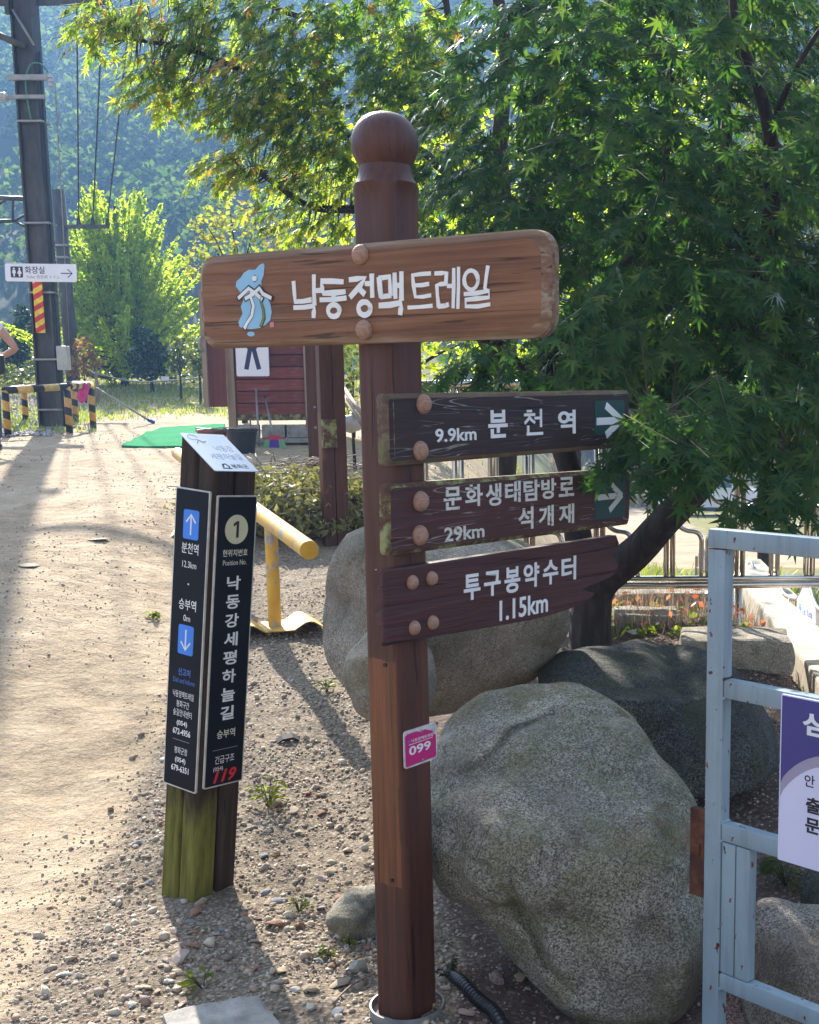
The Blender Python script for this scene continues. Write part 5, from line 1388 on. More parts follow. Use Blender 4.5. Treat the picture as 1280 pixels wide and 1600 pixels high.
# pictogram panel
pa, pb_ = P(370, 588, SY-0.06), P(421, 588, SY-0.06)
cxs = (pa.x+pb_.x)/2-(sx0+sx1)/2; zb0 = pa.z-sz; wS = pb_.x-pa.x; hS = 0.82
bm = bmesh.new(); prism(bm, rrect(cxs-wS/2, cxs+wS/2, zb0, zb0+hS, 0.018), -0.062, -0.035); pic = build('pictogram_panel', bm, M_SIGNWHITE, shed)
bm = bmesh.new(); yq = -0.063
for s in (-1, 1):
    q0, q1 = Vector((cxs+s*wS*0.045, zb0+hS*0.40)), Vector((cxs+s*wS*0.19, zb0+hS*0.105)); stroke_shape(bm, [q0, q1], 0.052, yq, yq+0.0015)
    stroke_shape(bm, [(cxs+s*wS*0.2, zb0+hS*0.72), (cxs+s*wS*0.30, zb0+hS*0.44)], 0.04, yq, yq+0.0015)
prism(bm, [(cxs-wS*0.16, zb0+hS*0.38), (cxs+wS*0.16, zb0+hS*0.38), (cxs+wS*0.2, zb0+hS*0.74), (cxs-wS*0.2, zb0+hS*0.74)], yq-0.0007, yq+0.0015)
prism(bm, ellipse(cxs, zb0+hS*0.85, 0.045, 0.045, 18), yq-0.0009, yq+0.0015)
build('figure', bm, M_NAVY, pic)

# things standing at the shed
def stick(name, p0, p1, r, mat, label, cat, n=8):
    bm = bmesh.new(); c = Vector(p0); tube(bm, [Vector((0, 0, 0)), Vector(p1)-c], r, n); o = build(name, bm, mat, None, c); return tag(o, label, cat)
a = P(405, 694, 14.45); a.z = gz(a.x, a.y); stick('mop_handle', a, P(400, 607, SY-0.08), 0.012, M_POLE_L, 'thin grey pole leaning on the red boards left of the broom', 'pole')
a = P(393, 694, 14.45); a.z = gz(a.x, a.y); stick('mop_handle', a, P(391, 655, SY-0.10), 0.010, M_TRIM, 'short stick leaning at the shed foundation beside the black bucket', 'stick')
bA = P(430, 694, 14.35); bA.z = gz(bA.x, bA.y); bB = P(414, 620, SY-0.08)
br = empty('broom', bA, 'broom with red, green and violet bristles leaning on the shed', 'broom')
bm = bmesh.new(); tube(bm, [Vector((-0.02, 0, 0.14)), (bB-bA)], 0.012, 8); hd = build('handle', bm, M_POLE_L, br)
bm = bmesh.new(); tube(bm, [(bB-bA)*0.84, (bB-bA)*1.0], 0.015, 8); build('grip', bm, M_BLACKPL, hd)
bm = bmesh.new(); prism(bm, [(-0.055, 0.14), (0.05, 0.14), (0.10, 0.09), (-0.11, 0.09)], -0.02, 0.02); build('head', bm, M_REDPL, br)
for i, (x0, x1, mt) in enumerate(((-0.11, -0.055, M_GREENPL), (-0.055, 0.045, M_VIOLETPL), (0.045, 0.10, M_GREENPL))):
    bm = bmesh.new()
    for k in range(5):
        t0, t1 = k/5, (k+1)/5-0.03; xa, xb = x0+(x1-x0)*t0, x0+(x1-x0)*t1
        prism(bm, [(xa, 0.092), (xb, 0.092), (xb*1.18, -0.005*random.random()), (xa*1.18, -0.006*random.random())], -0.022, 0.022)
    o = build('bristles', bm, mt, br); o['kind'] = 'stuff'
def bucket(name, px, py, r0, r1, h, mat, label, dd):
    c = G(px, py, 9, 15); 
    bm = bmesh.new(); n = 28
    rows = [(r0*0.9, 0.005), (r0, 0.0), (r1, h), (r1+0.014, h), (r1+0.014, h-0.02), (r1+0.004, h-0.022)]
    ins = [(r1-0.008, h), (r0-0.008, 0.02)]
    def ring(r, z): return [bm.verts.new((r*math.cos(2*math.pi*k/n), r*math.sin(2*math.pi*k/n), z)) for k in range(n)]
    def skin(A, B):
        for k in range(n): bm.faces.new((A[k], A[(k+1) % n], B[(k+1) % n], B[k]))
    o1, o2, o3 = ring(r0, 0), ring(r1, h), ring(r1+0.014, h); i1, i2 = ring(r1-0.008, h), ring(r0-0.008, 0.02)
    o2b = ring(r1+0.014, h-0.02); o2c = ring(r1*0.985, h-0.022)
    skin(o1, o2c); skin(o2c, o2b); skin(o2b, o3); skin(o3, i1); skin(i1, i2)
    bm.faces.new(i2); bm.faces.new(o1[::-1])
    root_ = empty('bucket', c, label, 'bucket')
    build('body', bm, mat, root_, auto=40)
    bm = bmesh.new(); tube(bm, arc_pts([(-r1, 0, h-0.01), (-r1*0.9, -r1*0.5, h+0.02), (0, -r1*0.95, h+0.01), (r1*0.9, -r1*0.5, h+0.02), (r1, 0, h-0.01)], 4), 0.006, 6); build('handle', bm, M_POLE_L, root_)
    return c
bucket('bucket', 379, 708, 0.13, 0.165, 0.255, M_BLACKPL, 'large black plastic bucket in front of the shed', 0)
bucket('bucket', 333, 704, 0.12, 0.165, 0.23, M_BROWNPL, 'red-brown plastic tub left of the black bucket', 0)
# turf mat
cs = [G(190, 699, 8, 18), G(331, 698, 8, 18), G(352, 664, 8, 19), G(250, 671, 8, 19)]
bm = bmesh.new(); nn = 10
def bil(s, t): return (cs[0]*(1-s)+cs[1]*s)*(1-t)+(cs[3]*(1-s)+cs[2]*s)*t
gv = [[None]*(nn+1) for _ in range(nn+1)]
for i in range(nn+1):
    for j in range(nn+1):
        p = bil(i/nn, j/nn); gv[i][j] = bm.verts.new((p.x, p.y, gz(p.x, p.y)+0.022+0.006*random.random()))
for i in range(nn):
    for j in range(nn): bm.faces.new((gv[i][j], gv[i+1][j], gv[i+1][j+1], gv[i][j+1]))
r_ = bmesh.ops.extrude_face_region(bm, geom=bm.faces[:])
for e in r_['geom']:
    if isinstance(e, bmesh.types.BMVert): e.co.z -= 0.02
tag(build('turf_mat', bm, M_MAT), 'bright green artificial turf mat lying on the path by the shed', 'mat')
# pale bag of things and grey bundle right of the double post
bg_ = P(548, 662, 10.8)
bm = bmesh.new(); bmesh.ops.create_icosphere(bm, subdivisions=3, radius=1.0)
for v in bm.verts:
    v.co = Vector((v.co.x*0.10, v.co.y*0.08, v.co.z*0.075)) * (1+0.2*mnoise.noise(v.co*3))
tag(build('grey_bundle', bm, M_GREYBOX, None, (bg_.x, bg_.y, bg_.z), smooth=True), 'round grey bundle on the ground between the double post and the signpost', 'bundle')
for k, (p0, p1, lb) in enumerate((((536, 604), (574, 660), 'upper bare pole leaning behind the signpost shaft'), ((536, 616), (574, 676), 'lower bare pole leaning behind the signpost shaft'))):
    stick('leaning_pole', P(*p1, 10.4), P(*p0, 11.2), 0.018, M_TRIM, lb, 'pole')

# ------------------------------------------------------------------ poles, barrier and signs on the left
PY = 18.5
pb0 = P(83, 672, PY); pb0.z = gz(pb0.x, pb0.y)
up = empty('catenary_pole', pb0, 'tall dark steel railway pole with cross arms at the left', 'utility pole')
def upz(v): return P(60, v, PY).z-pb0.z
PH = 9.5
def ppart(name, fn, mat=M_POLE): bm = bmesh.new(); fn(bm); return build(name, bm, mat, up)
def hbeam(bm):
    w, d_ = 0.30, 0.28
    for s in (-1, 1): box(bm, (s*(w/2-0.012), 0, PH/2), (0.024, d_, PH))
    box(bm, (0, -0.06, PH/2), (w-0.05, 0.02, PH))
ppart('shaft', hbeam)
ppart('base_block', lambda bm: box(bm, (0, 0, 0.0), (0.5, 0.5, 0.10), bevel=0.02), M_CONC)
pe = ppart('conduit', lambda bm: tube(bm, [(0.21, -0.08, 0.0), (0.21, -0.08, 0.35), (0.185, -0.06, 0.7), (0.185, -0.05, 5.2)], 0.024, 8), M_WIRE)
for v in (192, 350, 458, 562, 640):
    z = upz(v); ppart('band', lambda bm: box(bm, (0.02, 0, z), (0.36, 0.31, 0.025)), M_POLE_L)
z = upz(3); ppart('cross_arm', lambda bm: box(bm, (0.25, 0, z), (1.9, 0.06, 0.09), bevel=0.01))
for sx__ in (-0.17, 0.19): ppart('arm_plate', lambda bm: box(bm, (sx__, -0.16, upz(8)), (0.06, 0.05, 0.32)))
z0, z1 = upz(78), upz(45)
ppart('strut', lambda bm: tube(bm, [(0.05, -0.16, z0), (-0.9, -0.2, z1+0.12)], 0.045, 8))
ppart('brace', lambda bm: tube(bm, [(-0.1, -0.16, upz(20)), (0.16, -0.16, upz(75))], 0.018, 6), M_POLE_L)
z = upz(126); ppart('bracket', lambda bm: box(bm, (0.06, -0.18, z), (0.56, 0.07, 0.07)), M_POLE_L)
ppart('insulator', lambda bm: [bmesh.ops.create_cone(bm, cap_ends=True, segments=12, radius1=0.045, radius2=0.03, depth=0.05, matrix=Matrix.Translation((0.36, -0.18, z+0.02-0.055*q))) for q in range(3)], M_PORC)
ppart('jumper_cable', lambda bm: tube(bm, arc_pts([(0.06, -0.19, z-0.55), (0.02, -0.19, z-0.1), (0.10, -0.19, z+0.16), (0.26, -0.19, z+0.17), (0.36, -0.18, z+0.02)], 5), 0.012, 6), M_WIRE_G)
z = upz(156); ppart('bracket', lambda bm: (box(bm, (0.02, -0.18, z), (0.50, 0.06, 0.05)),), M_POLE_L)
ppart('lamp', lambda bm: (box(bm, (-0.42, -0.2, z), (0.36, 0.14, 0.10), bevel=0.03),), M_PORC)
bz_ = upz(560); ppart('control_box', lambda bm: (box(bm, (0.26, -0.10, bz_), (0.15, 0.14, 0.34), bevel=0.01),), M_GREYBOX)
# hazard plate
hp0, hp1 = P(53, 440, PY-0.2), P(71, 520, PY-0.2)
hc = (hp0+hp1)/2-pb0
ppart('hazard_plate', lambda bm: box(bm, (hc.x-0.01, -0.2, hc.z), (abs(hp1.x-hp0.x)+0.02, 0.012, abs(hp0.z-hp1.z)), bevel=0.003), M_HAZ_PLATE)
# toilet sign
ta, tb = P(8, 426, PY-0.4), P(119, 426, PY-0.4)
tz1, tz0 = P(60, 412, PY-0.4).z, P(60, 440, PY-0.4).z
tw, th_ = tb.x-ta.x, tz1-tz0
ts_ = empty('direction_sign', ((ta.x+tb.x)/2, PY-0.4, (tz0+tz1)/2), 'white toilet direction sign fixed to the railway pole', 'sign', None, (0, rad(1.0), 0))
bm = bmesh.new(); prism(bm, rrect(-tw/2, tw/2, -th_/2, th_/2, 0.03), 0, 0.03); bd = build('board', bm, M_SIGNWHITE, ts_)
bm = bmesh.new(); box(bm, (0, 0.10, 0), (0.06, 0.16, 0.08)); build('clamp', bm, M_POLE_L, ts_)
def tp(u, v): return ((u/3.2-8)/111.0-0.5)*tw, ((1317+45-v)/90.0)*th_
sx_, szz = tp(84, 1360)
bm = bmesh.new(); prism(bm, rrect(sx_-0.085, sx_+0.085, szz-0.075, szz+0.075, 0.012), -0.0015, 0.0002); build('pictogram', bm, M_NAVY, bd)
bm = bmesh.new()
for s, tri in ((-1, 0), (1, 1)):
    cx_ = sx_+s*0.038
    prism(bm, ellipse(cx_, szz+0.046, 0.014, 0.014, 12), -0.0026, -0.0014)
    body = [(-0.02, 0.028), (0.02, 0.028), (0.026, -0.018), (0.012, -0.018), (0.012, -0.06), (-0.012, -0.06), (-0.012, -0.018), (-0.026, -0.018)]
    if tri: body = [(-0.010, 0.028), (0.010, 0.028), (0.034, -0.022), (0.014, -0.022), (0.010, -0.06), (-0.010, -0.06), (-0.014, -0.022), (-0.034, -0.022)]
    prism(bm, [(cx_+x, szz+z) for x, z in body], -0.0026, -0.0014)
build('figure', bm, M_PRINT, bd)
lettering(bd, '화장실', tp(174, 1350)[0], tp(174, 1349)[1], M_NAVY, -0.0005, 0.275, 0.10, 0.01, 0.0012)
lettering(bd, 'Toilet 洗手间 トイレ', tp(214, 1382)[0], tp(214, 1383)[1], M_GREY_TXT, -0.0005, 0.47, 0.05, 0.0, 0.0012)
bm = bmesh.new(); ax_, az_ = tp(332, 1364)
stroke_shape(bm, [(ax_-0.075, az_), (ax_+0.075, az_)], 0.013, -0.0015, 0); stroke_shape(bm, [(ax_+0.02, az_+0.055), (ax_+0.08, az_), (ax_+0.02, az_-0.055)], 0.013, -0.0022, 0); build('arrow', bm, M_NAVY, bd)

# second pole
p2 = P(116, 602, 25.0); p2.z = gz(p2.x, p2.y)
q2 = empty('utility_pole', p2, 'thinner grey pole with a short cross arm and a truss, behind the railway pole', 'utility pole')
def q(u, v): r = P(u, v, 25.0)-p2; return r
def qpart(name, fn, mat=M_POLE): bm = bmesh.new(); fn(bm); return build(name, bm, mat, q2)
qpart('shaft', lambda bm: tube(bm, [(0, 0, -0.1), q(90, 297)], 0.13, 12))
a, b_ = q(87, 353), q(170, 355)
qpart('cross_arm', lambda bm: box(bm, ((a.x+b_.x)/2, 0, (a.z+b_.z)/2), (b_.x-a.x, 0.09, 0.07)))
ins = []
for u in (123, 145, 168):
    c = q(u, 349); ins.append(p2+q(u, 344))
    qpart('insulator', lambda bm: bmesh.ops.create_cone(bm, cap_ends=True, segments=10, radius1=0.05, radius2=0.03, depth=0.14, matrix=Matrix.Translation((c.x, 0, c.z+0.03))), M_WIRE)
qpart('brace', lambda bm: tube(bm, [q(76, 372), q(92, 384)], 0.035, 6))
for v in (403, 384): 
    c = q(97, v); qpart('band', lambda bm: box(bm, (c.x, 0, c.z), (0.30, 0.30, 0.04)), M_POLE_L)
L0 = q(-60, 306); L1_ = q(94, 313)
qpart('truss_chord', lambda bm: tube(bm, [L0, L1_], 0.045, 6)); qpart('truss_chord', lambda bm: tube(bm, [q(-60, 347), q(22, 345)], 0.035, 6))
for (u0, v0, u1, v1) in ((0, 318, 12, 310), (20, 311, 20, 345), (22, 345, 44, 333), (22, 345, 46, 358), (46, 358, 46, 312)):
    qpart('truss_brace', lambda bm: tube(bm, [q(u0, v0), q(u1, v1)], 0.025, 6))
# wires from the insulators up over the maple
for k, (pt, top, lb) in enumerate(zip(ins, ((117, -260), (172, -260), (232, -260)), ('leftmost of the three black wires above the lime tree', 'middle one of the three black wires above the lime tree', 'rightmost of the three black wires above the lime tree'))):
    e = P(top[0], top[1], 17.0)
    bm = bmesh.new(); mid = (pt+e)/2-Vector((0, 0, 0.05)); tube(bm, arc_pts([Vector((0, 0, 0)), mid-pt, e-pt], 4), 0.014, 6)
    tag(build('overhead_wire', bm, M_WIRE, None, pt), lb, 'wire', 'overhead wires')
pt = P(110, 560, 24.8); e = P(86, 128, PY-0.18)
bm = bmesh.new(); tube(bm, [Vector((0, 0, 0)), e-pt], 0.010, 6); tag(build('overhead_wire', bm, M_POLE_L, None, pt), 'pale thin cable running down from the pole bracket insulator', 'wire')

# striped barrier around the pole foot
def gp_(u, v, d): p = P(u, v, d); p.z = gz(p.x, p.y); return p
posts = [gp_(13, 684, 16.6), gp_(109, 676, 17.2), gp_(146, 670, 18.6), gp_(119, 663, 20.0), gp_(41, 664, 19.8)]
HB = [P(13, 610, 16.6).z, P(109, 604, 17.2).z, P(146, 601, 18.6).z, P(119, 600, 20.0).z, P(41, 606, 19.8).z]
bc = posts[0]
brr = empty('striped_barrier', bc, 'yellow and black striped pipe barrier around the pole foot', 'barrier')
for p, h in zip(posts, HB):
    bm = bmesh.new(); tube(bm, [(0, 0, -0.05), (0, 0, h-p.z)], 0.046, 12); build('post', bm, M_HAZ_V, brr, p-bc)
for i in range(5):
    j = (i+1) % 5
    a = Vector((posts[i].x, posts[i].y, HB[i])); b_ = Vector((posts[j].x, posts[j].y, HB[j]))
    bm = bmesh.new(); dv = b_-a; L = dv.length
    tube(bm, [(0, 0, 0), (L, 0, 0)], 0.047, 12)
    o = build('rail', bm, M_HAZ_H, brr, a-bc); o.rotation_euler = dv.to_track_quat('X', 'Z').to_euler()
# pink gloves
c = P(129, 614, 18.0)
bm = bmesh.new(); bmesh.ops.create_icosphere(bm, subdivisions=4, radius=1.0)
for v in bm.verts:
    n = v.co.copy(); v.co = Vector((n.x*0.075, n.y*0.04, n.z*0.13+0.02*n.x)) * (1+0.35*mnoise.noise(n*2.2)); v.co.x += 0.05*max(0, n.z)
tag(build('pink_cloth', bm, M_PINK, None, c, smooth=True), 'bright pink cloth hung over the striped barrier corner', 'cloth')
# pole with a blue end
a = P(150, 606, 18.5); b_ = G(241, 662, 8, 20)
r0 = empty('pole_handle', b_, 'thin grey pole with a blue end leaning on the striped barrier', 'pole')
d_ = a-b_
bm = bmesh.new(); tube(bm, [d_*0.11, d_], 0.015, 8); build('shaft', bm, M_POLE_L, r0)
bm = bmesh.new(); tube(bm, [Vector((0, 0, 0.02)), d_*0.11], 0.026, 8); build('end_grip', bm, M_BLUEPL, r0)
# sagging rope with a white tag across the grass
a, b_ = P(150, 583, 24.0), P(330, 588, 26.5)
bm = bmesh.new(); tube(bm, arc_pts([a-a, (b_-a)*0.3-Vector((0, 0, 0.14)), (b_-a)*0.65-Vector((0, 0, 0.10)), b_-a], 5), 0.016, 6)
ro = empty('boundary_rope', a, 'grey rope with a white tag strung across the far grass', 'rope')
build('rope', bm, M_POLE_L, ro)
c = P(258, 591, 25.3)-a
bm = bmesh.new(); box(bm, c, (0.16, 0.01, 0.075)); build('tag', bm, M_SIGNWHITE, ro)
for (u, d_) in ((150, 24.0), (330, 26.5)):
    p = P(u, 583 if u < 200 else 588, d_); zg_ = gz(p.x, p.y)
    bm = bmesh.new(); tube(bm, [(p.x-a.x, p.y-a.y, zg_-a.z-0.05), (p.x-a.x, p.y-a.y, p.z-a.z+0.05)], 0.03, 6); build('stake', bm, M_TRIM, ro)
# black plastic scrap and corrugated hose
c = G(449, 1158)
bm = bmesh.new(); pts_ = [(-0.045, 0.0), (-0.02, 0.014), (0.02, 0.018), (0.045, 0.006), (0.05, 0.0), (0.02, 0.008), (-0.02, 0.006)]
prism(bm, [(x*1.05, z*1.3) for x, z in pts_], -0.02, 0.02); tag(build('plastic_scrap', bm, M_RUBBER, None, (c.x, c.y, c.z+0.004), (rad(15), 0, rad(20))), 'black plastic scrap lying on the gravel between the two posts', 'scrap')
hp_ = [G(702, 1520), G(722, 1545), G(748, 1572), G(775, 1597), G(800, 1640, 1.2)]
hp_ = [Vector((p.x, p.y, gz(p.x, p.y)+0.016)) for p in hp_]; hp_[0].z -= 0.02
path = arc_pts(hp_, 30)
h0 = hp_[0]
bm = bmesh.new(); tube(bm, [p-h0 for p in path], [0.0185 if (i//2) % 2 == 0 else 0.0155 for i in range(len(path))], 12)
tag(build('corrugated_hose', bm, M_BLACKPL, None, h0), 'black corrugated hose snaking out beside the signpost foot', 'hose')

# ------------------------------------------------------------------ car on the lower road
CD = 46.0
cp_ = P(1118, 806, CD)
car = empty('parked_car', cp_, 'silver white car seen through the stainless fence', 'car', None, (0, 0, rad(-8)))
def cpart(name, fn, mat, parent=None, auto=None): bm = bmesh.new(); fn(bm); return build(name, bm, mat, parent or car, auto=auto)
prof = [(-2.2, 0.35), (-2.25, 0.75), (-2.05, 1.0), (-1.5, 1.08), (-1.0, 1.48), (0.2, 1.5), (0.95, 1.08), (1.75, 0.95), (2.15, 0.75), (2.2, 0.4), (1.85, 0.28), (-1.9, 0.28)]
def carbody(bm):
    prism(bm, prof, -0.87, 0.87)
    for v in bm.verts:
        if v.co.z > 1.2: v.co.y *= 0.80
    bmesh.ops.bevel(bm, geom=bm.edges[:], offset=0.05, segments=2, affect='EDGES')
body = cpart('body', carbody, M_CARPAINT, None, 35)
for y in (-0.845, 0.845):
    s = -1 if y < 0 else 1
    for wpts in ([(-0.95, 1.10), (-0.85, 1.42), (-0.2, 1.44), (-0.2, 1.10)], [(-0.13, 1.10), (-0.13, 1.44), (0.2, 1.43), (0.75, 1.10)]):
        def f(bm):
            ou = [bm.verts.new((x, y*(1 if z < 1.2 else 0.86)+s*0.03, z)) for x, z in wpts]; inn = [bm.verts.new((x, y*(1 if z < 1.2 else 0.86)-s*0.02, z)) for x, z in wpts]
            bm.faces.new(ou); bm.faces.new(inn[::-1])
            for k in range(4): bm.faces.new((ou[k], inn[k], inn[(k+1) % 4], ou[(k+1) % 4]))
        cpart('side_window', f, M_GLASS)
    for x in (-1.35, 1.38):
        wh = cpart('wheel', lambda bm: bmesh.ops.create_cone(bm, cap_ends=True, segments=24, radius1=0.33, radius2=0.33, depth=0.22, matrix=Matrix.Translation((x, y-s*0.02, 0.33)) @ Matrix.Rotation(rad(90), 4, 'X')), M_RUBBER)
        cpart('rim', lambda bm: bmesh.ops.create_cone(bm, cap_ends=True, segments=16, radius1=0.21, radius2=0.21, depth=0.03, matrix=Matrix.Translation((x, y+s*0.10, 0.33)) @ Matrix.Rotation(rad(90), 4, 'X')), M_POLE_L, wh)
    cpart('sill', lambda bm: box(bm, (0, y+s*0.01, 0.32), (2.2, 0.06, 0.14)), M_BLACKPL)
    cpart('headlight', lambda bm: box(bm, (2.12, y*0.75, 0.78), (0.14, 0.34, 0.12), bevel=0.03), M_PORC)
    cpart('wing_mirror', lambda bm: box(bm, (0.62, y+s*0.12, 1.12), (0.10, 0.16, 0.11), bevel=0.03), M_CARPAINT)
cpart('windscreen', lambda bm: prism(bm, [(0.30, 1.46), (0.92, 1.12), (0.95, 1.14), (0.33, 1.48)], -0.66, 0.66), M_GLASS)
# ------------------------------------------------------------------ foliage builders
def maple_template(lobes=7, detail=True):
    """a palm-shaped leaf about 1 unit across, stalk at the origin, tip along +x; returns verts, triangles"""
    angs = np.radians([-128, -88, -44, 0, 44, 88, 128]); lens = [0.36, 0.62, 0.86, 1.0, 0.86, 0.62, 0.36]
    V = [(0.0, 0.0, 0.0)]; T = []
    n = len(angs)
    def pol(a, r, z): return (r*math.cos(a), r*math.sin(a), z)
    notch = []
    for i in range(n+1):
        if i == 0: a = angs[0]-0.35; r = 0.10
        elif i == n: a = angs[-1]+0.35; r = 0.10
        else: a = (angs[i-1]+angs[i])/2; r = 0.185*min(1, (lens[i-1]+lens[i])/1.7)
        notch.append(len(V)); V.append(pol(a, r, -0.035))
    for i in range(n):
        L = lens[i]*0.68
        tip = len(V); V.append(pol(angs[i], L, -0.10*L))
        if detail:
            s0 = len(V); V.append(pol(angs[i]-0.165*(1 if L > 0.3 else 1.3), L*0.55, -0.055)); s1 = len(V); V.append(pol(angs[i]+0.165*(1 if L > 0.3 else 1.3), L*0.55, -0.055))
            T += [(0, notch[i], s0), (0, s0, tip), (0, tip, s1), (0, s1, notch[i+1])]
        else:
            T += [(0, notch[i], tip), (0, tip, notch[i+1])]
    return np.array(V), np.array(T)
LV_D, LT_D = maple_template(detail=True)
LV_S, LT_S = maple_template(detail=False)
def frames(tip, nrm):
    x = tip/(np.linalg.norm(tip, axis=1, keepdims=True)+1e-9)
    z = nrm - x*(nrm*x).sum(1, keepdims=True); z /= np.linalg.norm(z, axis=1, keepdims=True)+1e-9
    return np.stack([x, np.cross(z, x), z], 2)          # columns
def leaves_mesh(pos, R, size, mats_i, detail):
    V0, T0 = (LV_D, LT_D) if detail else (LV_S, LT_S)
    curl = 1 + 0.8*rng.normal(size=(len(pos), 1))
    L = np.repeat(V0[None], len(pos), 0).copy(); L[:, :, 2] *= curl*1.2
    L[:, :, 1] *= (0.82+0.25*rng.random((len(pos), 1)))
    W = np.einsum('nij,nkj->nki', R, L*size[:, None, None]) + pos[:, None, :]
    n, k = len(pos), len(V0)
    F = (T0[None]+(np.arange(n)*k)[:, None, None]).reshape(-1, 3)
    return W.reshape(-1, 3), F, np.repeat(mats_i, len(T0))
def sprays(clusters, axis_xy):
    """clusters: (centre, radii, number of sprays, leaf size, droop, yellow share). Leaves set in pairs along drooping twigs"""
    pos, tip, nrm, size, tint, tw = [], [], [], [], [], []
    for c, r, n, ls, droop, yel in clusters:
        c = np.array(c); r = np.array(r)
        pts = ellipsoid_points(n, c, r, 0.55)
        for p in pts:
            out = np.array([p[0]-axis_xy[0], p[1]-axis_xy[1], 0.0]); out /= np.linalg.norm(out)+1e-6
            loc = (p-c)/r; loc[2] *= 0.3
            d = out*0.55 + loc*0.6 + rng.normal(size=3)*0.45; d[2] = -droop*(0.3+rng.random()*0.7)
            d /= np.linalg.norm(d)
            L = 0.16+0.16*rng.random(); m = rng.integers(4, 8)
            side = np.cross(d, [0, 0, 1.0]); side /= np.linalg.norm(side)+1e-6
            up = np.cross(side, d)
            base = p - d*L*0.5
            tw.append((base, base+d*L))
            for k in range(m):
                t = (k+0.6)/m
                q = base + d*L*t; q[2] -= 0.05*t*t
                for s in ((-1, 1) if k < m-1 else (0,)):
                    lt = d*(0.75 if s else 1.0) + side*s*(0.85+0.3*rng.random()) + np.array([0, 0, -0.45-0.8*rng.random()]) + rng.normal(size=3)*0.16
                    nn = up*0.62 + out*(0.45+0.6*rng.random()) + rng.normal(size=3)*0.25
                    S = ls*(0.72+0.5*rng.random())*(1.0 if k < m-1 else 0.85)
                    lt /= np.linalg.norm(lt)
                    pos.append(q + lt*S*0.12); tip.append(lt); nrm.append(nn); size.append(S)
                    tint.append(yel)
    pos = np.array(pos); R = frames(np.array(tip), np.array(nrm)); size = np.array(size); tint = np.array(tint)
    u = rng.random(len(pos))
    mi = np.where(u < np.where(tint > 1, 0.6, tint*0.05), 2, np.where(u < tint, 1, 0))
    return pos, R, size, mi, tw
def tree_wood(parent, paths, mat, name='branch'):
    for k, (pts, r0, r1) in enumerate(paths):
        pp_ = arc_pts(pts, 6)
        pp_ = [p+Vector((mnoise.noise(p*2.5), mnoise.noise(p*2.5+Vector((9, 0, 0))), mnoise.noise(p*2.5+Vector((0, 9, 0)))))*r0*0.5*(0 if i == 0 else 1) for i, p in enumerate(pp_)]
        rs = [r0+(r1-r0)*i/(len(pp_)-1) for i in range(len(pp_))]
        bm = bmesh.new(); tube(bm, pp_, rs, 10 if r0 > 0.03 else 7)
        build('trunk' if k == 0 and name == 'branch' else name, bm, mat, parent)
def twigs_mesh(tw, parent, mat, limbs):
    """thin twigs, each reaching back towards the nearest limb point; one bundle"""
    bm_pts = np.array([p for L in limbs for p in L])
    Vs, Fs = [], []; n = 0
    for a, b_ in tw:
        d = bm_pts-a; k = np.argmin((d**2).sum(1)+0.4*np.abs(d[:, 2])); q = bm_pts[k]
        mid = a+(q-a)*0.5+np.array([0, 0, -0.04])
        seq = [(b_, 0.0012), (a, 0.0022), (mid, 0.0032), (q, 0.006)] if np.linalg.norm(q-a) < 0.38 else [(b_, 0.0010), (a, 0.0018)]
        for j in range(len(seq)-1):
            (p0, r0), (p1, r1) = seq[j], seq[j+1]
            t = p1-p0; L = np.linalg.norm(t)+1e-9; t = t/L
            e = np.cross(t, [0.3, 0.5, 0.8]); e /= np.linalg.norm(e)+1e-9; f = np.cross(t, e)
            for (p, r) in ((p0, r0), (p1, r1)):
                for w in range(3): Vs.append(p+(e*math.cos(2.094*w)+f*math.sin(2.094*w))*r)
            for w in range(3): Fs.append((n+w, n+(w+1) % 3, n+3+(w+1) % 3, n+3+w))
            n += 6
    return np_mesh('twigs', np.array(Vs), np.array(Fs), mat, parent, kind='stuff')
CAMP = np.array([0, 0, EYE])
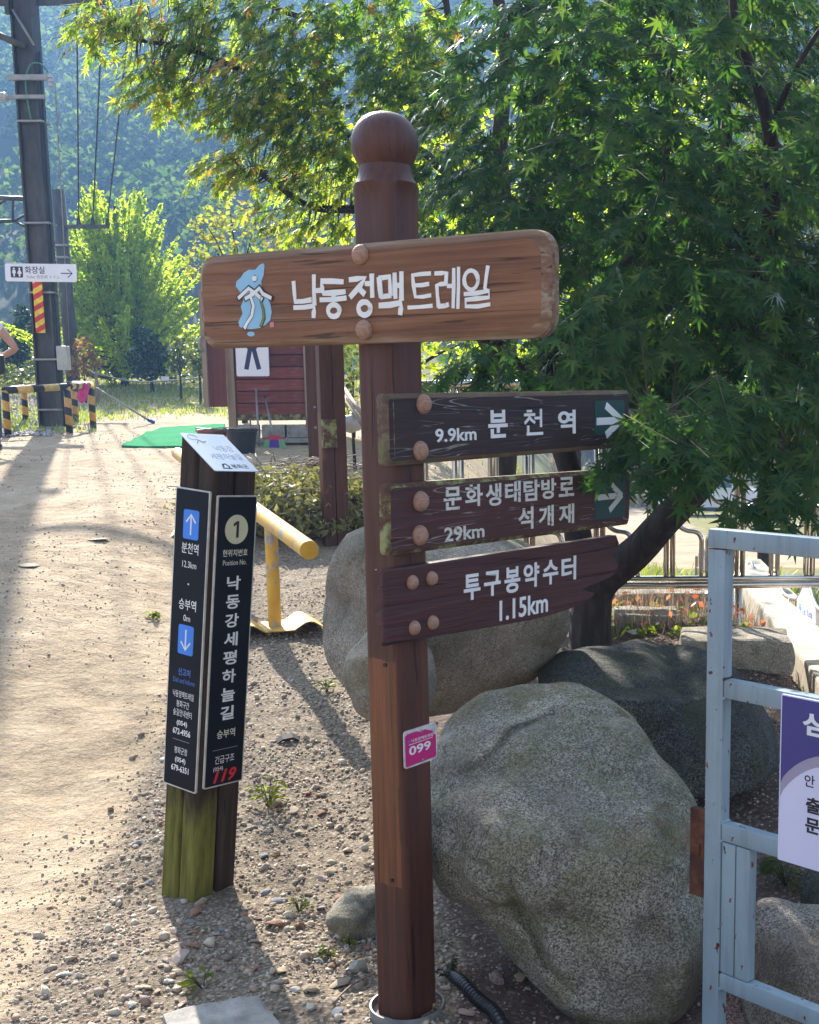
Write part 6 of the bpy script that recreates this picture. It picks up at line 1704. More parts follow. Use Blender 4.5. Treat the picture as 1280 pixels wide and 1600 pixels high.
def maple(name, label, base, paths, clusters, axis, wood_mat, near_parts=300, detail_d=5.6, mats=None):
    rt = empty(name, base, label, 'tree')
    b0 = Vector(base)
    tree_wood(rt, [([Vector(p)-b0 for p in pts], r0, r1) for pts, r0, r1 in paths], wood_mat)
    pos, R, size, mi, tw = sprays(clusters, axis)
    limbs = [[np.array(p) for p in arc_pts(pts, 14)] for pts, _, _ in paths]
    bn = np.array(base)
    # the leaves that show largest: each one an object
    dist = np.linalg.norm(pos-CAMP, axis=1)
    px = PPX+FOC*pos[:, 0]/pos[:, 1]; py = 928-FOC*np.tan(np.arctan2(pos[:, 2]-EYE, pos[:, 1])+PITCH)
    vis = (px > 0) & (px < 1280) & (py > 0) & (py < 1600)
    order = np.argsort(np.where(vis, dist/size, 1e9))[:near_parts]
    single = np.zeros(len(pos), bool); single[order] = True
    ML = mats or [M_MAPLE, M_MAPLE_Y, M_MAPLE_O]
    variants = []
    for q in range(9):
        Vv = LV_D.copy(); Vv[:, 2] *= 0.5+1.4*rng.random(); Vv[:, 1] *= 0.8+0.25*rng.random(); Vv[:, :2] += rng.normal(size=(len(Vv), 2))*0.012; Vv[0] = 0
        variants.append(Vv)
    meshes = {}
    for i in order:
        key = (i % 9, int(mi[i]))
        if key not in meshes:
            me = bpy.data.meshes.new('leaf'); me.from_pydata(variants[key[0]].tolist(), [], LT_D.tolist()); me.materials.append(ML[key[1]]); me.update(); meshes[key] = me
        o = bpy.data.objects.new('leaf', meshes[key]); COL.objects.link(o); o.parent = rt
        M = Matrix(R[i].tolist()).to_4x4(); M = Matrix.Translation(pos[i]-bn) @ M @ Matrix.Scale(float(size[i]), 4)
        o.matrix_local = M
    rest = ~single
    for det in (True, False):
        m = rest & ((dist < detail_d) == det)
        if m.sum() == 0: continue
        V, F, mm = leaves_mesh(pos[m]-bn, R[m], size[m], mi[m], det)
        np_mesh('foliage', V, F, ML, rt, mm, kind='stuff')
    twigs_mesh([(a-bn, b_-bn) for a, b_ in tw], rt, M_TWIG, [[q-bn for q in L] for L in limbs])
    print(name, len(pos), 'leaves')
    return rt

# ------------------------------------------------------------------ the maple on the right
tb_ = P(922, 1012, 6.3); tb_.z = gz(tb_.x, tb_.y)-0.03
def q_(u, v, d): return P(u, v, d)
fork = q_(945, 890, 6.3)
MP = [
    ([tb_, q_(925, 960, 6.3), q_(938, 910, 6.3), q_(985, 855, 6.2), q_(1050, 805, 6.0), q_(1120, 730, 5.9), q_(1160, 620, 5.8), q_(1180, 500, 5.8)], 0.115, 0.05),
    ([q_(930, 930, 6.33), q_(915, 870, 6.5), q_(905, 800, 6.6), q_(880, 700, 6.7), q_(860, 560, 6.8), q_(850, 420, 6.9), q_(840, 280, 7.0), q_(850, 100, 7.1)], 0.085, 0.025),
    ([q_(1180, 500, 5.8), q_(1195, 400, 5.8), q_(1205, 300, 5.7), q_(1205, 210, 5.6), q_(1190, 130, 5.5), q_(1155, 55, 5.3), q_(1140, -80, 5.2)], 0.05, 0.012),
    ([q_(1205, 250, 5.65), q_(1215, 180, 5.5), q_(1250, 100, 5.3), q_(1300, 20, 5.2)], 0.02, 0.008),
    ([q_(1165, 600, 5.8), q_(1140, 420, 6.3), q_(1130, 300, 6.6), q_(1135, 180, 6.8), q_(1120, 20, 7.0)], 0.05, 0.02),
    ([q_(1160, 620, 5.8), q_(1230, 560, 5.4), q_(1330, 500, 5.0), q_(1420, 400, 4.8)], 0.04, 0.015),
    ([q_(1120, 730, 5.9), q_(1090, 690, 5.2), q_(1030, 660, 4.6), q_(980, 640, 4.1)], 0.02, 0.006),
    ([q_(880, 700, 6.7), q_(800, 560, 6.4), q_(760, 530, 6.2), q_(690, 520, 6.0)], 0.035, 0.01),
    ([q_(860, 560, 6.8), q_(930, 470, 6.2), q_(1000, 380, 5.8), q_(1040, 250, 5.5), q_(1050, 80, 5.3)], 0.03, 0.01),
    ([q_(1150, 660, 5.8), q_(1220, 690, 5.0), q_(1240, 720, 4.4), q_(1220, 760, 4.1)], 0.018, 0.005),
]
def cl(u, v, d, ru, rd, rv, n, ls=0.100, droop=0.5, yel=0.02):
    p = P(u, v, d); k = 1/ppm(d)
    return ((p.x, p.y, p.z), (ru*k, rd, rv*k), n, ls, droop, yel)
MC = [
    # what hangs in front
    cl(1008, 668, 3.5, 34, 0.08, 18, 5, 0.088, 0.35, 0), cl(1056, 690, 3.65, 50, 0.15, 45, 13, 0.095, 0.4, 0), cl(975, 708, 3.55, 26, 0.06, 8, 2, 0.085, 0.4, 0),
    cl(1120, 640, 4.2, 110, 0.25, 45, 18, 0.098), cl(1230, 660, 4.2, 90, 0.25, 50, 16, 0.098), cl(1240, 740, 4.1, 70, 0.2, 25, 7, 0.09), cl(1180, 800, 3.9, 50, 0.12, 14, 4, 0.085, 0.3), cl(1035, 738, 4.3, 40, 0.15, 24, 6, 0.095), cl(1250, 790, 4.0, 40, 0.1, 14, 3, 0.085, 0.3),
    cl(930, 500, 4.6, 60, 0.25, 60, 14, 0.098, 0.5, 0.04), cl(900, 590, 4.9, 80, 0.3, 30, 10), cl(760, 588, 5.2, 90, 0.3, 25, 14), cl(960, 560, 4.8, 80, 0.3, 40, 12),
    cl(1230, 240, 4.3, 60, 0.2, 25, 6, 0.105, 0.55), cl(1170, 20, 4.2, 80, 0.25, 30, 7, 0.11), cl(1260, 470, 4.7, 60, 0.3, 60, 10),
    cl(1080, 420, 4.9, 110, 0.35, 60, 16), cl(1010, 340, 5.1, 110, 0.35, 70, 16), cl(960, 210, 5.0, 110, 0.35, 60, 16), cl(1080, 140, 4.9, 110, 0.35, 80, 16), cl(830, 110, 5.2, 110, 0.4, 90, 20, 0.1, 0.5, 0.06), cl(900, 30, 5.0, 130, 0.4, 50, 16), cl(800, 260, 5.6, 100, 0.4, 70, 16, 0.1, 0.5, 0.06), cl(820, 350, 5.6, 90, 0.4, 40, 10),
    cl(1120, 520, 5.0, 130, 0.35, 50, 18), cl(1220, 560, 4.9, 90, 0.35, 50, 14), cl(690, 330, 6.0, 60, 0.3, 60, 9, 0.1, 0.5, 0.08), cl(720, 180, 5.8, 80, 0.3, 70, 12, 0.1, 0.5, 0.08),
    # the body of the crown
    cl(1000, 280, 6.3, 330, 0.9, 330, 380, 0.1, 0.5, 0.10), cl(1180, 480, 6.1, 240, 0.9, 240, 270), cl(860, 420, 7.0, 200, 0.7, 220, 130, 0.1, 0.5, 0.05), cl(1330, 350, 6.0, 250, 1.2, 380, 190), cl(1080, 250, 7.0, 260, 0.5, 300, 340, 0.105), cl(1150, 520, 6.7, 200, 0.4, 170, 130, 0.105), cl(930, 560, 6.9, 120, 0.3, 80, 40, 0.1), cl(1000, -180, 6.2, 420, 1.5, 260, 230), cl(1160, 640, 5.6, 200, 0.6, 80, 70),
]
maple('maple_tree', 'large green maple with a leaning dark trunk, overhanging the direction boards', tb_, MP, MC, (tb_.x+0.2, tb_.y+0.2), M_BARK, 300, 5.6, [M_MAPLE_D, M_MAPLE, M_MAPLE_Y])

# the second maple, farther left
t2 = P(785, 880, 8.4); t2.z = gz(t2.x, t2.y)-0.03
MP2 = [
    ([t2, q_(790, 700, 8.4), q_(792, 560, 8.4), q_(786, 380, 8.3), q_(782, 260, 8.2), q_(790, 150, 8.2), q_(780, 20, 8.1), q_(770, -120, 8.0)], 0.085, 0.03),
    ([q_(790, 640, 8.4), q_(755, 420, 8.7), q_(738, 250, 8.8), q_(715, 130, 8.8), q_(690, -40, 8.8)], 0.05, 0.02),
    ([q_(790, 600, 8.4), q_(700, 430, 8.3), q_(600, 340, 8.2), q_(480, 320, 8.1), q_(400, 270, 8.0)], 0.05, 0.012),
    ([q_(738, 300, 8.8), q_(640, 230, 8.5), q_(520, 205, 8.2), q_(420, 130, 8.0), q_(300, 80, 7.9), q_(200, 60, 7.9)], 0.04, 0.009),
    ([q_(715, 130, 8.8), q_(600, 60, 8.5), q_(450, 20, 8.2), q_(300, -40, 8.0)], 0.03, 0.01),
    ([q_(700, 430, 8.3), q_(560, 420, 8.6), q_(470, 400, 8.7)], 0.03, 0.01),
]
MC2 = [
    cl(160, 30, 7.8, 50, 0.25, 30, 23, 0.092, 0.6, 0.90), cl(130, 55, 7.8, 22, 0.15, 25, 9, 0.092, 0.6, 0.90), cl(250, 60, 7.8, 80, 0.35, 60, 52, 0.097, 0.6, 0.72), cl(240, 130, 7.9, 60, 0.3, 40, 27, 0.097, 0.6, 0.84), cl(345, 60, 7.8, 80, 0.35, 70, 52, 0.097, 0.55, 0.48), cl(300, 160, 7.9, 60, 0.3, 26, 20, 0.097, 0.6, 0.72),
    cl(360, 105, 7.0, 26, 0.12, 16, 3, 0.106, 0.7, 1.6), cl(440, 110, 7.3, 70, 0.3, 55, 36, 0.103, 0.55, 0.54), cl(440, 30, 7.6, 90, 0.4, 50, 46, 0.097, 0.55, 0.36), cl(390, 170, 7.7, 80, 0.35, 45, 36, 0.097, 0.55, 0.54), cl(460, 190, 7.7, 80, 0.35, 50, 36, 0.097, 0.5, 0.42), cl(400, 200, 7.8, 60, 0.3, 30, 20, 0.097, 0.5, 0.60),
    cl(560, 70, 7.6, 110, 0.5, 80, 71, 0.103, 0.5, 0.27), cl(560, 190, 7.6, 90, 0.4, 70, 52, 0.103, 0.5, 0.30), cl(650, 110, 7.2, 80, 0.4, 90, 52, 0.106, 0.5, 0.27), cl(500, 260, 7.9, 60, 0.35, 45, 32, 0.097, 0.5, 0.48), cl(410, 260, 7.9, 70, 0.35, 40, 31, 0.097, 0.6, 0.72), cl(345, 262, 7.9, 42, 0.2, 24, 15, 0.097, 0.6, 0.90), cl(470, 320, 8.1, 70, 0.35, 50, 36, 0.097, 0.5, 0.72), cl(510, 370, 8.3, 60, 0.35, 30, 8, 0.097, 0.5, 0.72),
    cl(700, 250, 7.5, 70, 0.4, 90, 36, 0.103, 0.5, 0.27), cl(690, 340, 7.6, 60, 0.4, 40, 20, 0.103, 0.5, 0.27),
    cl(560, 130, 8.6, 260, 0.8, 180, 77, 0.097, 0.5, 0.54), cl(600, 330, 8.8, 150, 0.6, 90, 34, 0.097, 0.5, 0.66), cl(480, -120, 8.2, 330, 1.0, 120, 67, 0.097, 0.5, 0.48), cl(740, 470, 8.7, 110, 0.5, 130, 34, 0.097, 0.5, 0.48),
]
maple('maple_tree', 'second maple with yellowing tips spreading to the upper left over the wires', t2, MP2, MC2, (t2.x, t2.y), M_BARK, 300, 7.3)

# ------------------------------------------------------------------ trees and bushes farther off
def crown_tree(name, label, base, height, blobs, n_each, size, mat, trunk_r=0.08, group=None, stems=1, flat=0.2, aspect=0.6, cat='tree', wood=None, seed=0):
    """trunk with limbs into each clump; the crown of many small folded leaves"""
    rt = empty(name, base, label, cat, group)
    g = random.Random(seed)
    bm = bmesh.new(); tube(bm, arc_pts([(0, 0, -0.1), (0.02*height*g.uniform(-1, 1), 0, height*0.4), (0.02*height*g.uniform(-1, 1), 0, height*0.85)], 4), [trunk_r*(1-0.7*i/8) for i in range(9)], 8)
    build('trunk', bm, wood or M_BARK, rt)
    Vs, n = [], 0
    bm = bmesh.new()
    for (c, r) in blobs:
        c = np.array(c); 
        Vs.append(ellipsoid_points(int(60+n_each*(r[0]*r[2])), c, r, 0.6))
        tube(bm, arc_pts([(0, 0, max(0.1, c[2]*0.55)), (c[0]*0.5, c[1]*0.5, c[2]*0.85), tuple(c)], 3), [trunk_r*0.4*(1-0.12*i) for i in range(7)], 5)
    build('branch', bm, wood or M_BARK, rt)['kind'] = 'stuff'
    C3 = np.concatenate(Vs); C3 += 0.25*size*rng.normal(size=C3.shape)
    V, F = quad_cloud(C3, size*(0.55+0.9*rng.random(len(C3))), flat, aspect=aspect)
    np_mesh('crown', V, F, mat, rt, kind='stuff')
    return rt
def shoot_tree(name, label, base, H, W, nshoots, mat, seed=0):
    """upswept feathery shoots, as on a young ginkgo: each shoot a rod set all round with small leaves"""
    rt = empty(name, base, label, 'tree')
    g = np.random.default_rng(seed)
    bm = bmesh.new(); tube(bm, [(0, 0, -0.1), (0, 0, H*0.85)], [0.10, 0.03], 8); build('trunk', bm, M_BARK, rt)
    bm = bmesh.new(); C3, D3 = [], []
    for k in range(nshoots):
        f = g.random(); a = g.random()*2*math.pi
        z0 = H*(0.03+0.58*f); prof = math.sin(min(1, (0.25+f)*0.95)*math.pi*0.9)
        ln = H*(0.28+0.22*g.random())*(1.0-0.25*f)
        tilt = (0.30+0.80*(1-f))*(0.45+0.75*g.random())
        d = np.array([math.cos(a)*math.sin(tilt), math.sin(a)*math.sin(tilt), math.cos(tilt)])
        s = np.array([math.cos(a)*W*0.16*(1-f*0.6), math.sin(a)*W*0.16*(1-f*0.6), z0])
        e = s+d*ln
        tube(bm, [tuple(s*[0.2, 0.2, 0.9]), tuple(s), tuple(e)], [0.02, 0.014, 0.004], 4, cap=False)
        m = int(ln*88); t = g.random(m)**0.9
        rr = 0.10*(1.1-t)*(0.6+0.8*g.random(m))
        C3.append(s+d*(t*ln)[:, None]+g.normal(size=(m, 3))*rr[:, None])
    build('branch', bm, M_BARK, rt)['kind'] = 'stuff'
    C3 = np.concatenate(C3)
    V, F = quad_cloud(C3, 0.105*(0.6+0.8*g.random(len(C3))), 0.3, rngs=g, aspect=0.7)
    np_mesh('crown', V, F, mat, rt, kind='stuff')
    return rt
def gb(u, v, d): p = P(u, v, d); p.z = gz(p.x, p.y); return p
M_AUTUMN = leaf_mat('yellow_brown_foliage', [(0.15, (0.06, 0.085, 0.025)), (0.6, (0.11, 0.11, 0.03)), (0.9, (0.18, 0.12, 0.04))], [(0.15, (0.30, 0.42, 0.04)), (0.6, (0.44, 0.46, 0.05)), (0.9, (0.55, 0.38, 0.06))], 0.5, 0.03, 0.6)
b0 = gb(195, 595, 29.5)
shoot_tree('lime_tree', 'bright lime green tree with upswept feathery shoots beyond the grass', b0, 4.75, 4.4, 220, M_LIME, 5)
def blobs_px(base, lst, d):
    k = 1/ppm(d); out = []
    for u, v, ru, rv in lst:
        p = P(u, v, d)-base
        out.append(((p.x, p.y+random.uniform(-0.3, 0.3), p.z), (ru*k, (ru+rv)/2*k*0.9, rv*k)))
    return out
def px_tree(name, label, u, d, lst, n_each, size, mat, r=0.06, cat='tree', seed=0, flat=0.2, group=None):
    b_ = gb(u, 600, d); bl = blobs_px(b_, lst, d)
    H = max(c[2] for c, _ in bl)
    return crown_tree(name, label, b_, H, bl, n_each, size, mat, r, group, cat=cat, seed=seed, flat=flat)
px_tree('conifer', 'dark green conical conifer at the left edge behind the railway pole', 30, 31, [(28, 505, 14, 30), (30, 540, 24, 28), (28, 570, 30, 24)], 4500, 0.10, M_CONIFER, 0.07, 'conifer', 3)
px_tree('pine_tree', 'small dark pine with a bushy top in front of the lime tree', 238, 27, [(232, 535, 22, 22), (222, 560, 26, 20), (250, 552, 20, 18), (240, 580, 26, 14)], 4000, 0.09, M_CONIFER, 0.05, 'pine tree', 4)
px_tree('pine_tree', 'first of two staked olive green young pines left of the shed', 282, 24.5, [(275, 540, 18, 14), (285, 556, 22, 13), (272, 570, 14, 12)], 4000, 0.08, M_OLIVELEAF, 0.03, 'pine tree', 5)
px_tree('pine_tree', 'second of two staked olive green young pines, touching the shed door', 312, 23.5, [(308, 548, 16, 22), (318, 575, 14, 14), (302, 565, 12, 12)], 4000, 0.08, M_OLIVELEAF, 0.03, 'pine tree', 6)
px_tree('shrub', 'rusty orange shrub at the foot of the thinner grey pole', 133, 24, [(130, 545, 15, 18), (140, 570, 14, 20), (126, 575, 14, 16)], 3500, 0.08, M_RUST_LEAF, 0.02, 'shrub', 7)
px_tree('shrub', 'green rounded shrub beyond the striped barrier at the left edge', 35, 26, [(20, 585, 26, 16), (55, 580, 22, 20)], 4000, 0.08, M_OLIVELEAF, 0.02, 'shrub', 8)
px_tree('shrub', 'dark green shrub behind the pines under the lime tree', 180, 30, [(170, 575, 24, 22), (200, 570, 22, 24), (285, 585, 40, 16)], 3500, 0.09, M_OLIVELEAF, 0.02, 'shrub', 9)
px_tree('autumn_tree', 'small yellow-brown tree showing between the left maple and the name board', 380, 19.5, [(320, 350, 28, 22), (355, 330, 36, 30), (400, 370, 55, 40), (330, 385, 40, 24), (470, 390, 60, 40), (300, 410, 22, 20)], 800, 0.085, M_AUTUMN, 0.05, 'tree', 10)
px_tree('broadleaf_tree', 'sunlit green tree glimpsed through the maples behind the ball top', 620, 15, [(560, 330, 90, 70), (640, 250, 100, 90), (700, 400, 110, 100), (560, 450, 80, 60), (600, 540, 80, 60), (720, 540, 100, 70)], 620, 0.11, M_LIME, 0.09, 'tree', 11)
px_tree('broadleaf_tree', 'sunlit green tree glimpsed through the middle of the big maple', 900, 17, [(850, 250, 130, 120), (960, 380, 150, 130), (860, 520, 130, 90), (980, 150, 130, 110), (1000, 560, 130, 90)], 520, 0.12, M_LIME, 0.1, 'tree', 12)
px_tree('broadleaf_tree', 'sunlit olive tree glimpsed through the right side of the big maple', 1200, 19, [(1120, 200, 150, 140), (1260, 330, 170, 150), (1180, 480, 160, 100), (1300, 560, 150, 70), (1250, 80, 150, 120)], 520, 0.13, M_OLIVELEAF, 0.1, 'tree', 13)
px_tree('shrub', 'dark green bush between the double post and the signpost shaft', 552, 12.0, [(548, 560, 22, 30), (552, 600, 20, 26), (560, 640, 20, 18)], 800, 0.06, M_OLIVELEAF, 0.02, 'shrub', 14)

# ------------------------------------------------------------------ heap of hedge cuttings
hb = G(470, 800, 6, 14); hb = Vector((P(470, 790, 9.9).x, 9.9, 0)); hb.z = gz(hb.x, hb.y)
hp2 = empty('cuttings_heap', hb, 'heap of drying green and yellow hedge cuttings behind the yellow barrier', 'heap of cuttings')
bm = bmesh.new(); bmesh.ops.create_icosphere(bm, subdivisions=4, radius=1.0)
for v in bm.verts:
    n = v.co.copy(); k = 1+0.3*mnoise.noise(n*2.5); v.co = Vector((n.x*0.66*k, n.y*0.62*k, max(-0.05, n.z*0.29*k)))
build('core', bm, M_CHIPS, hp2, smooth=True)
n = 8000
d = rng.normal(size=(n, 3)); d /= np.linalg.norm(d, axis=1, keepdims=True); d[:, 2] = np.abs(d[:, 2])
C3 = d*np.array([0.88, 0.84, 0.38])*(0.78+0.34*rng.random((n, 1))) * (1+0.2*(vnoise(d[:, 0]*3+5, d[:, 1]*3+5)[:, None]-0.5)*2)
V, F = quad_cloud(C3, 0.06*(0.5+1.0*rng.random(n)), 0.2, aspect=0.45)
np_mesh('cut_leaves', V, F, M_CUTTINGS, hp2, kind='stuff')
bm = bmesh.new()
for k in range(150):
    a = random.uniform(0, 6.28); r = random.uniform(0.2, 0.95); p = Vector((r*math.cos(a)*0.95, r*math.sin(a)*0.9, 0.45*math.sqrt(max(0, 1-r*r))+0.03)); q = p+Vector((random.uniform(-.22, .22), random.uniform(-.22, .22), random.uniform(-0.02, 0.10)))
    tube(bm, [p, (p+q)/2+Vector((0, 0, 0.02)), q], 0.004, 4)
build('cut_twigs', bm, M_TRIM, hp2)['kind'] = 'stuff'

# ------------------------------------------------------------------ small plants
def weed(u, v, label, h=0.10, n=9, mat=None, leaf=0.045, spread=0.5, group=None):
    p = G(u, v); rt = empty('weed', p, label, 'weed', group)
    bm = bmesh.new(); mat = mat or M_GRASS
    bl = []
    stem = bmesh.new()
    for k in range(n):
        a = random.uniform(0, 6.28); el = random.uniform(0.5, 1.3); L = h*random.uniform(0.6, 1.1)
        e = Vector((math.cos(a)*math.cos(el)*L*spread*1.6, math.sin(a)*math.cos(el)*L*spread*1.6, math.sin(el)*L))
        tube(stem, [(0, 0, -0.005), e*0.5+Vector((0, 0, L*0.08)), e], 0.0016, 4)
        for s in (0.55, 0.8, 1.0):
            dd = Vector((math.cos(a+random.uniform(-1.4, 1.4)), math.sin(a+random.uniform(-1.4, 1.4)), random.uniform(-0.4, 0.4))).normalized()
            sd = dd.cross(Vector((0, 0, 1))).normalized(); l = leaf*random.uniform(0.6, 1.15); b_ = e*s
            vs = [bm.verts.new(b_), bm.verts.new(b_+dd*l*0.5+sd*l*0.24+Vector((0, 0, l*0.08))), bm.verts.new(b_+dd*l-Vector((0, 0, l*0.12))), bm.verts.new(b_+dd*l*0.5-sd*l*0.24+Vector((0, 0, l*0.08)))]
            bm.faces.new((vs[0], vs[1], vs[2])); bm.faces.new((vs[0], vs[2], vs[3]))
    build('stems', stem, M_TWIG, rt)['kind'] = 'stuff'; build('leaves', bm, mat, rt)['kind'] = 'stuff'
weed(420, 1262, 'green weed growing in the gravel right of the mossy marker foot', 0.11, 10, None, 0.05)
weed(511, 1082, 'small weed in the shadow of the pipe barrier by the pale boulder', 0.08, 7, None, 0.04)
weed(468, 1425, 'tiny feathery weed between the stones left of the signpost', 0.055, 9, None, 0.022)
weed(318, 1545, 'single grass tuft on the concrete block edge', 0.06, 5, None, 0.045)
weed(238, 965, 'low green weed on the path left of the marker post', 0.04, 7, None, 0.05)
weed(545, 1478, 'seedling beside the whitish oblong stone', 0.04, 4, None, 0.03)
weed(700, 1528, 'pine-like sprig at the end of the corrugated hose', 0.06, 12, M_CONIFER, 0.02)
weed(1228, 1385, 'leafy weed under the notice sheet', 0.11, 10, M_OLIVELEAF, 0.06)
weed(515, 1500, 'pale weed in the stones at the foot of the signpost', 0.035, 6, None, 0.025)
weed(500, 1495, 'pale weed beside it in the stones near the signpost foot', 0.03, 5, None, 0.02)

def blades(name, label, cat, pts, h, w, mat):
    pts = np.asarray(pts); n = len(pts)
    a = rng.random(n)*6.28; d = np.stack([np.cos(a), np.sin(a), np.zeros(n)], 1); e = np.stack([-np.sin(a), np.cos(a), np.zeros(n)], 1)
    hh = h*(0.5+rng.random(n))[:, None]; lean = d*hh*(0.15+0.6*rng.random((n, 1)))
    up = np.array([0, 0, 1.0])
    md = pts+lean*0.4+up*hh*0.6; tp_ = pts+lean+up*hh*(1-0.15*rng.random((n, 1)))
    V = np.stack([pts-e*w, pts+e*w, md-e*w*0.7, md+e*w*0.7, tp_-e*w*0.12, tp_+e*w*0.12], 1).reshape(-1, 3)
    b0_ = (np.arange(n)*6)[:, None]
    F = np.concatenate([b0_+np.array([[0, 1, 3, 2]]), b0_+np.array([[2, 3, 5, 4]])])
    o = np_mesh(name, V, F, mat, kind='stuff'); tag(o, label, cat); return o
def scatter(n, xf, y0, y1, mask=None):
    y = y0+(y1-y0)*rng.random(n); x = xf(y, rng.random(n)); z = ground_z(x, y)
    P3 = np.stack([x, y, z], 1)
    if mask is not None: P3 = P3[rng.random(n) < mask(x, y)]
    return P3
far_x = lambda y, r: y*(-0.46+0.46*r)
blades('grass', 'short yellow-green grass on the far side of the path', 'grass', scatter(26000, far_x, 20, 36, lambda x, y: np.clip(fbm(x*0.5, y*0.5, 3)*2.4-0.75, 0, 1)), 0.06, 0.012, M_GRASS)
blades('dry_grass', 'pale dry grass between the path and the trees', 'dry grass', scatter(9000, far_x, 22, 36, lambda x, y: np.clip(fbm(x*0.4+7, y*0.4, 3)*3-1.2, 0, 1)), 0.09, 0.012, M_DRYGRASS)
blades('weeds', 'green weeds round the foot of the striped barrier', 'weeds', scatter(1800, lambda y, r: y*(-0.46+0.10*r), 16.8, 20.5, lambda x, y: np.clip(fbm(x*0.9, y*0.9, 3)*3-1.1, 0, 1)), 0.09, 0.010, M_GRASS)
blades('weeds', 'green weeds below the stainless fence at the right', 'weeds', scatter(9000, lambda y, r: 1.15+0.02*(y-8)+(y*0.11)*r, 9, 20, lambda x, y: np.clip(fbm(x*0.9, y*0.9, 3)*3-1.0, 0, 1)), 0.22, 0.012, M_GRASS)
blades('weeds', 'brown-green hillside scrub beyond the parked car', 'scrub', scatter(9000, lambda y, r: y*(0.0+0.26*r), 51, 64, lambda x, y: np.clip(fbm(x*0.3, y*0.3, 3)*3-0.9, 0, 1)), 0.7, 0.06, M_DRYGRASS)
hu = scatter(5200, lambda y, r: y*(-0.50+0.36*r), 34, 44); hh = 0.35+1.3*fbm(hu[:, 0]*0.5, hu[:, 1]*0.5, 3); hu[:, 2] += hh*rng.random(len(hu))
V, F = quad_cloud(hu, 0.22*(0.5+rng.random(len(hu))), 0.3, aspect=0.7)
tag(np_mesh('undergrowth', V, F, M_OLIVELEAF, kind='stuff'), 'tangled green undergrowth along the foot of the wooded slope', 'undergrowth')
# dry flower bed with reddish seedlings in the garden
bed = scatter(1500, lambda y, r: -0.05+0.13*y*0.0+(-0.05+1.35*r), 6.6, 8.2, None)
bed = bed[(bed[:, 0] > 0.2) & (bed[:, 0] < 1.5)]
blades('dry_stems', 'dry brown stalks in the garden bed behind the maple trunk', 'dry stalks', bed, 0.17, 0.0016, M_DRYSTALK)
tops = bed[::6]+np.array([0, 0, 0.11])*rng.random((len(bed[::6]), 1))+np.array([0, 0, 0.04])
V, F = quad_cloud(tops, 0.045*(0.5+rng.random(len(tops))), 0.3, aspect=0.55)
tag(np_mesh('red_seedling_leaves', V, F, M_RED_LEAF, kind='stuff'), 'reddish seedling leaves in the garden bed', 'seedlings')
lo = scatter(420, lambda y, r: 0.15+1.2*r, 6.5, 8.2); lo[:, 2] += 0.03
V, F = quad_cloud(lo, 0.06*(0.5+rng.random(len(lo))), 0.4, aspect=0.6)
tag(np_mesh('ground_leaves', V, F, M_GRASS, kind='stuff'), 'low yellow-green leaves in the garden bed', 'ground cover')

# ------------------------------------------------------------------ gravel and stones
ICO_V = None
def stone_templates(k=10, sub=1):
    out = []
    for i in range(k):
        bm = bmesh.new(); bmesh.ops.create_icosphere(bm, subdivisions=sub, radius=1.0)
        bm.verts.ensure_lookup_table()
        V = np.array([v.co[:] for v in bm.verts]); F = np.array([[v.index for v in f.verts] for f in bm.faces]); bm.free()
        g = np.random.default_rng(50+i+100*sub)
        for q in range(8):                         # broken faces
            nn = g.normal(size=3); nn /= np.linalg.norm(nn); h = 0.38+0.36*g.random()
            s = V@nn; V = V - np.outer(np.maximum(0, s-h), nn)
        V *= np.array([1.0, 0.65+0.3*g.random(), 0.42+0.35*g.random()])
        out.append((V, F))
    return out
ST1 = stone_templates(12, 1)
def stones_mesh(name, pts, size, mat, sink=0.3, tmpl=ST1):
    n = len(pts); which = rng.integers(0, len(tmpl), n)
    Vs, Fs, off = [], [], 0
    a = rng.random(n)*6.283; b_ = rng.normal(size=n)*0.35; c_ = rng.normal(size=n)*0.35
    ca, sa, cb, sb, cc, sc_ = np.cos(a), np.sin(a), np.cos(b_), np.sin(b_), np.cos(c_), np.sin(c_)
    for w in range(len(tmpl)):
        m = np.nonzero(which == w)[0]
        if len(m) == 0: continue
        V, F = tmpl[w]
        X = V[None]*size[m][:, None, None]
        x, y, z = X[..., 0], X[..., 1], X[..., 2]
        y, z = y*cb[m][:, None]-z*sb[m][:, None], y*sb[m][:, None]+z*cb[m][:, None]
        x, z = x*cc[m][:, None]+z*sc_[m][:, None], -x*sc_[m][:, None]+z*cc[m][:, None]
        x, y = x*ca[m][:, None]-y*sa[m][:, None], x*sa[m][:, None]+y*ca[m][:, None]
        W = np.stack([x, y, z], -1)+pts[m][:, None, :]; W[..., 2] += (size[m]*(0.42-sink))[:, None]
        Vs.append(W.reshape(-1, 3)); Fs.append((F[None]+(off+np.arange(len(m))*len(V))[:, None, None]).reshape(-1, 3)); off += len(m)*len(V)
    return np_mesh(name, np.concatenate(Vs), np.concatenate(Fs), mat, kind='stuff')
def gravel_pts(n, y0, y1, mask, x0=-0.62, x1=0.2):
    # evenly in the picture: more per square metre near the camera
    t = rng.random(n); y = y0*(y1/y0)**t
    x = (x0+(x1-x0)*rng.random(n))*(y+0.4)
    keep = rng.random(n) < mask(x, y)
    x, y = x[keep], y[keep]
    return np.stack([x, y, ground_z(x, y)], 1)
gp1 = gravel_pts(60000, 2.7, 9.5, lambda x, y: gravel_mask(x, y)*(1-soil_mask(x, y))*np.clip(3.2*(fbm(x*2.6, y*2.6, 4)-0.32), 0.05, 1))
stones_mesh('gravel', gp1, 0.0028+0.0085*rng.random(len(gp1))**3.2+0.0010*gp1[:, 1]*rng.random(len(gp1)), M_GRAVEL)
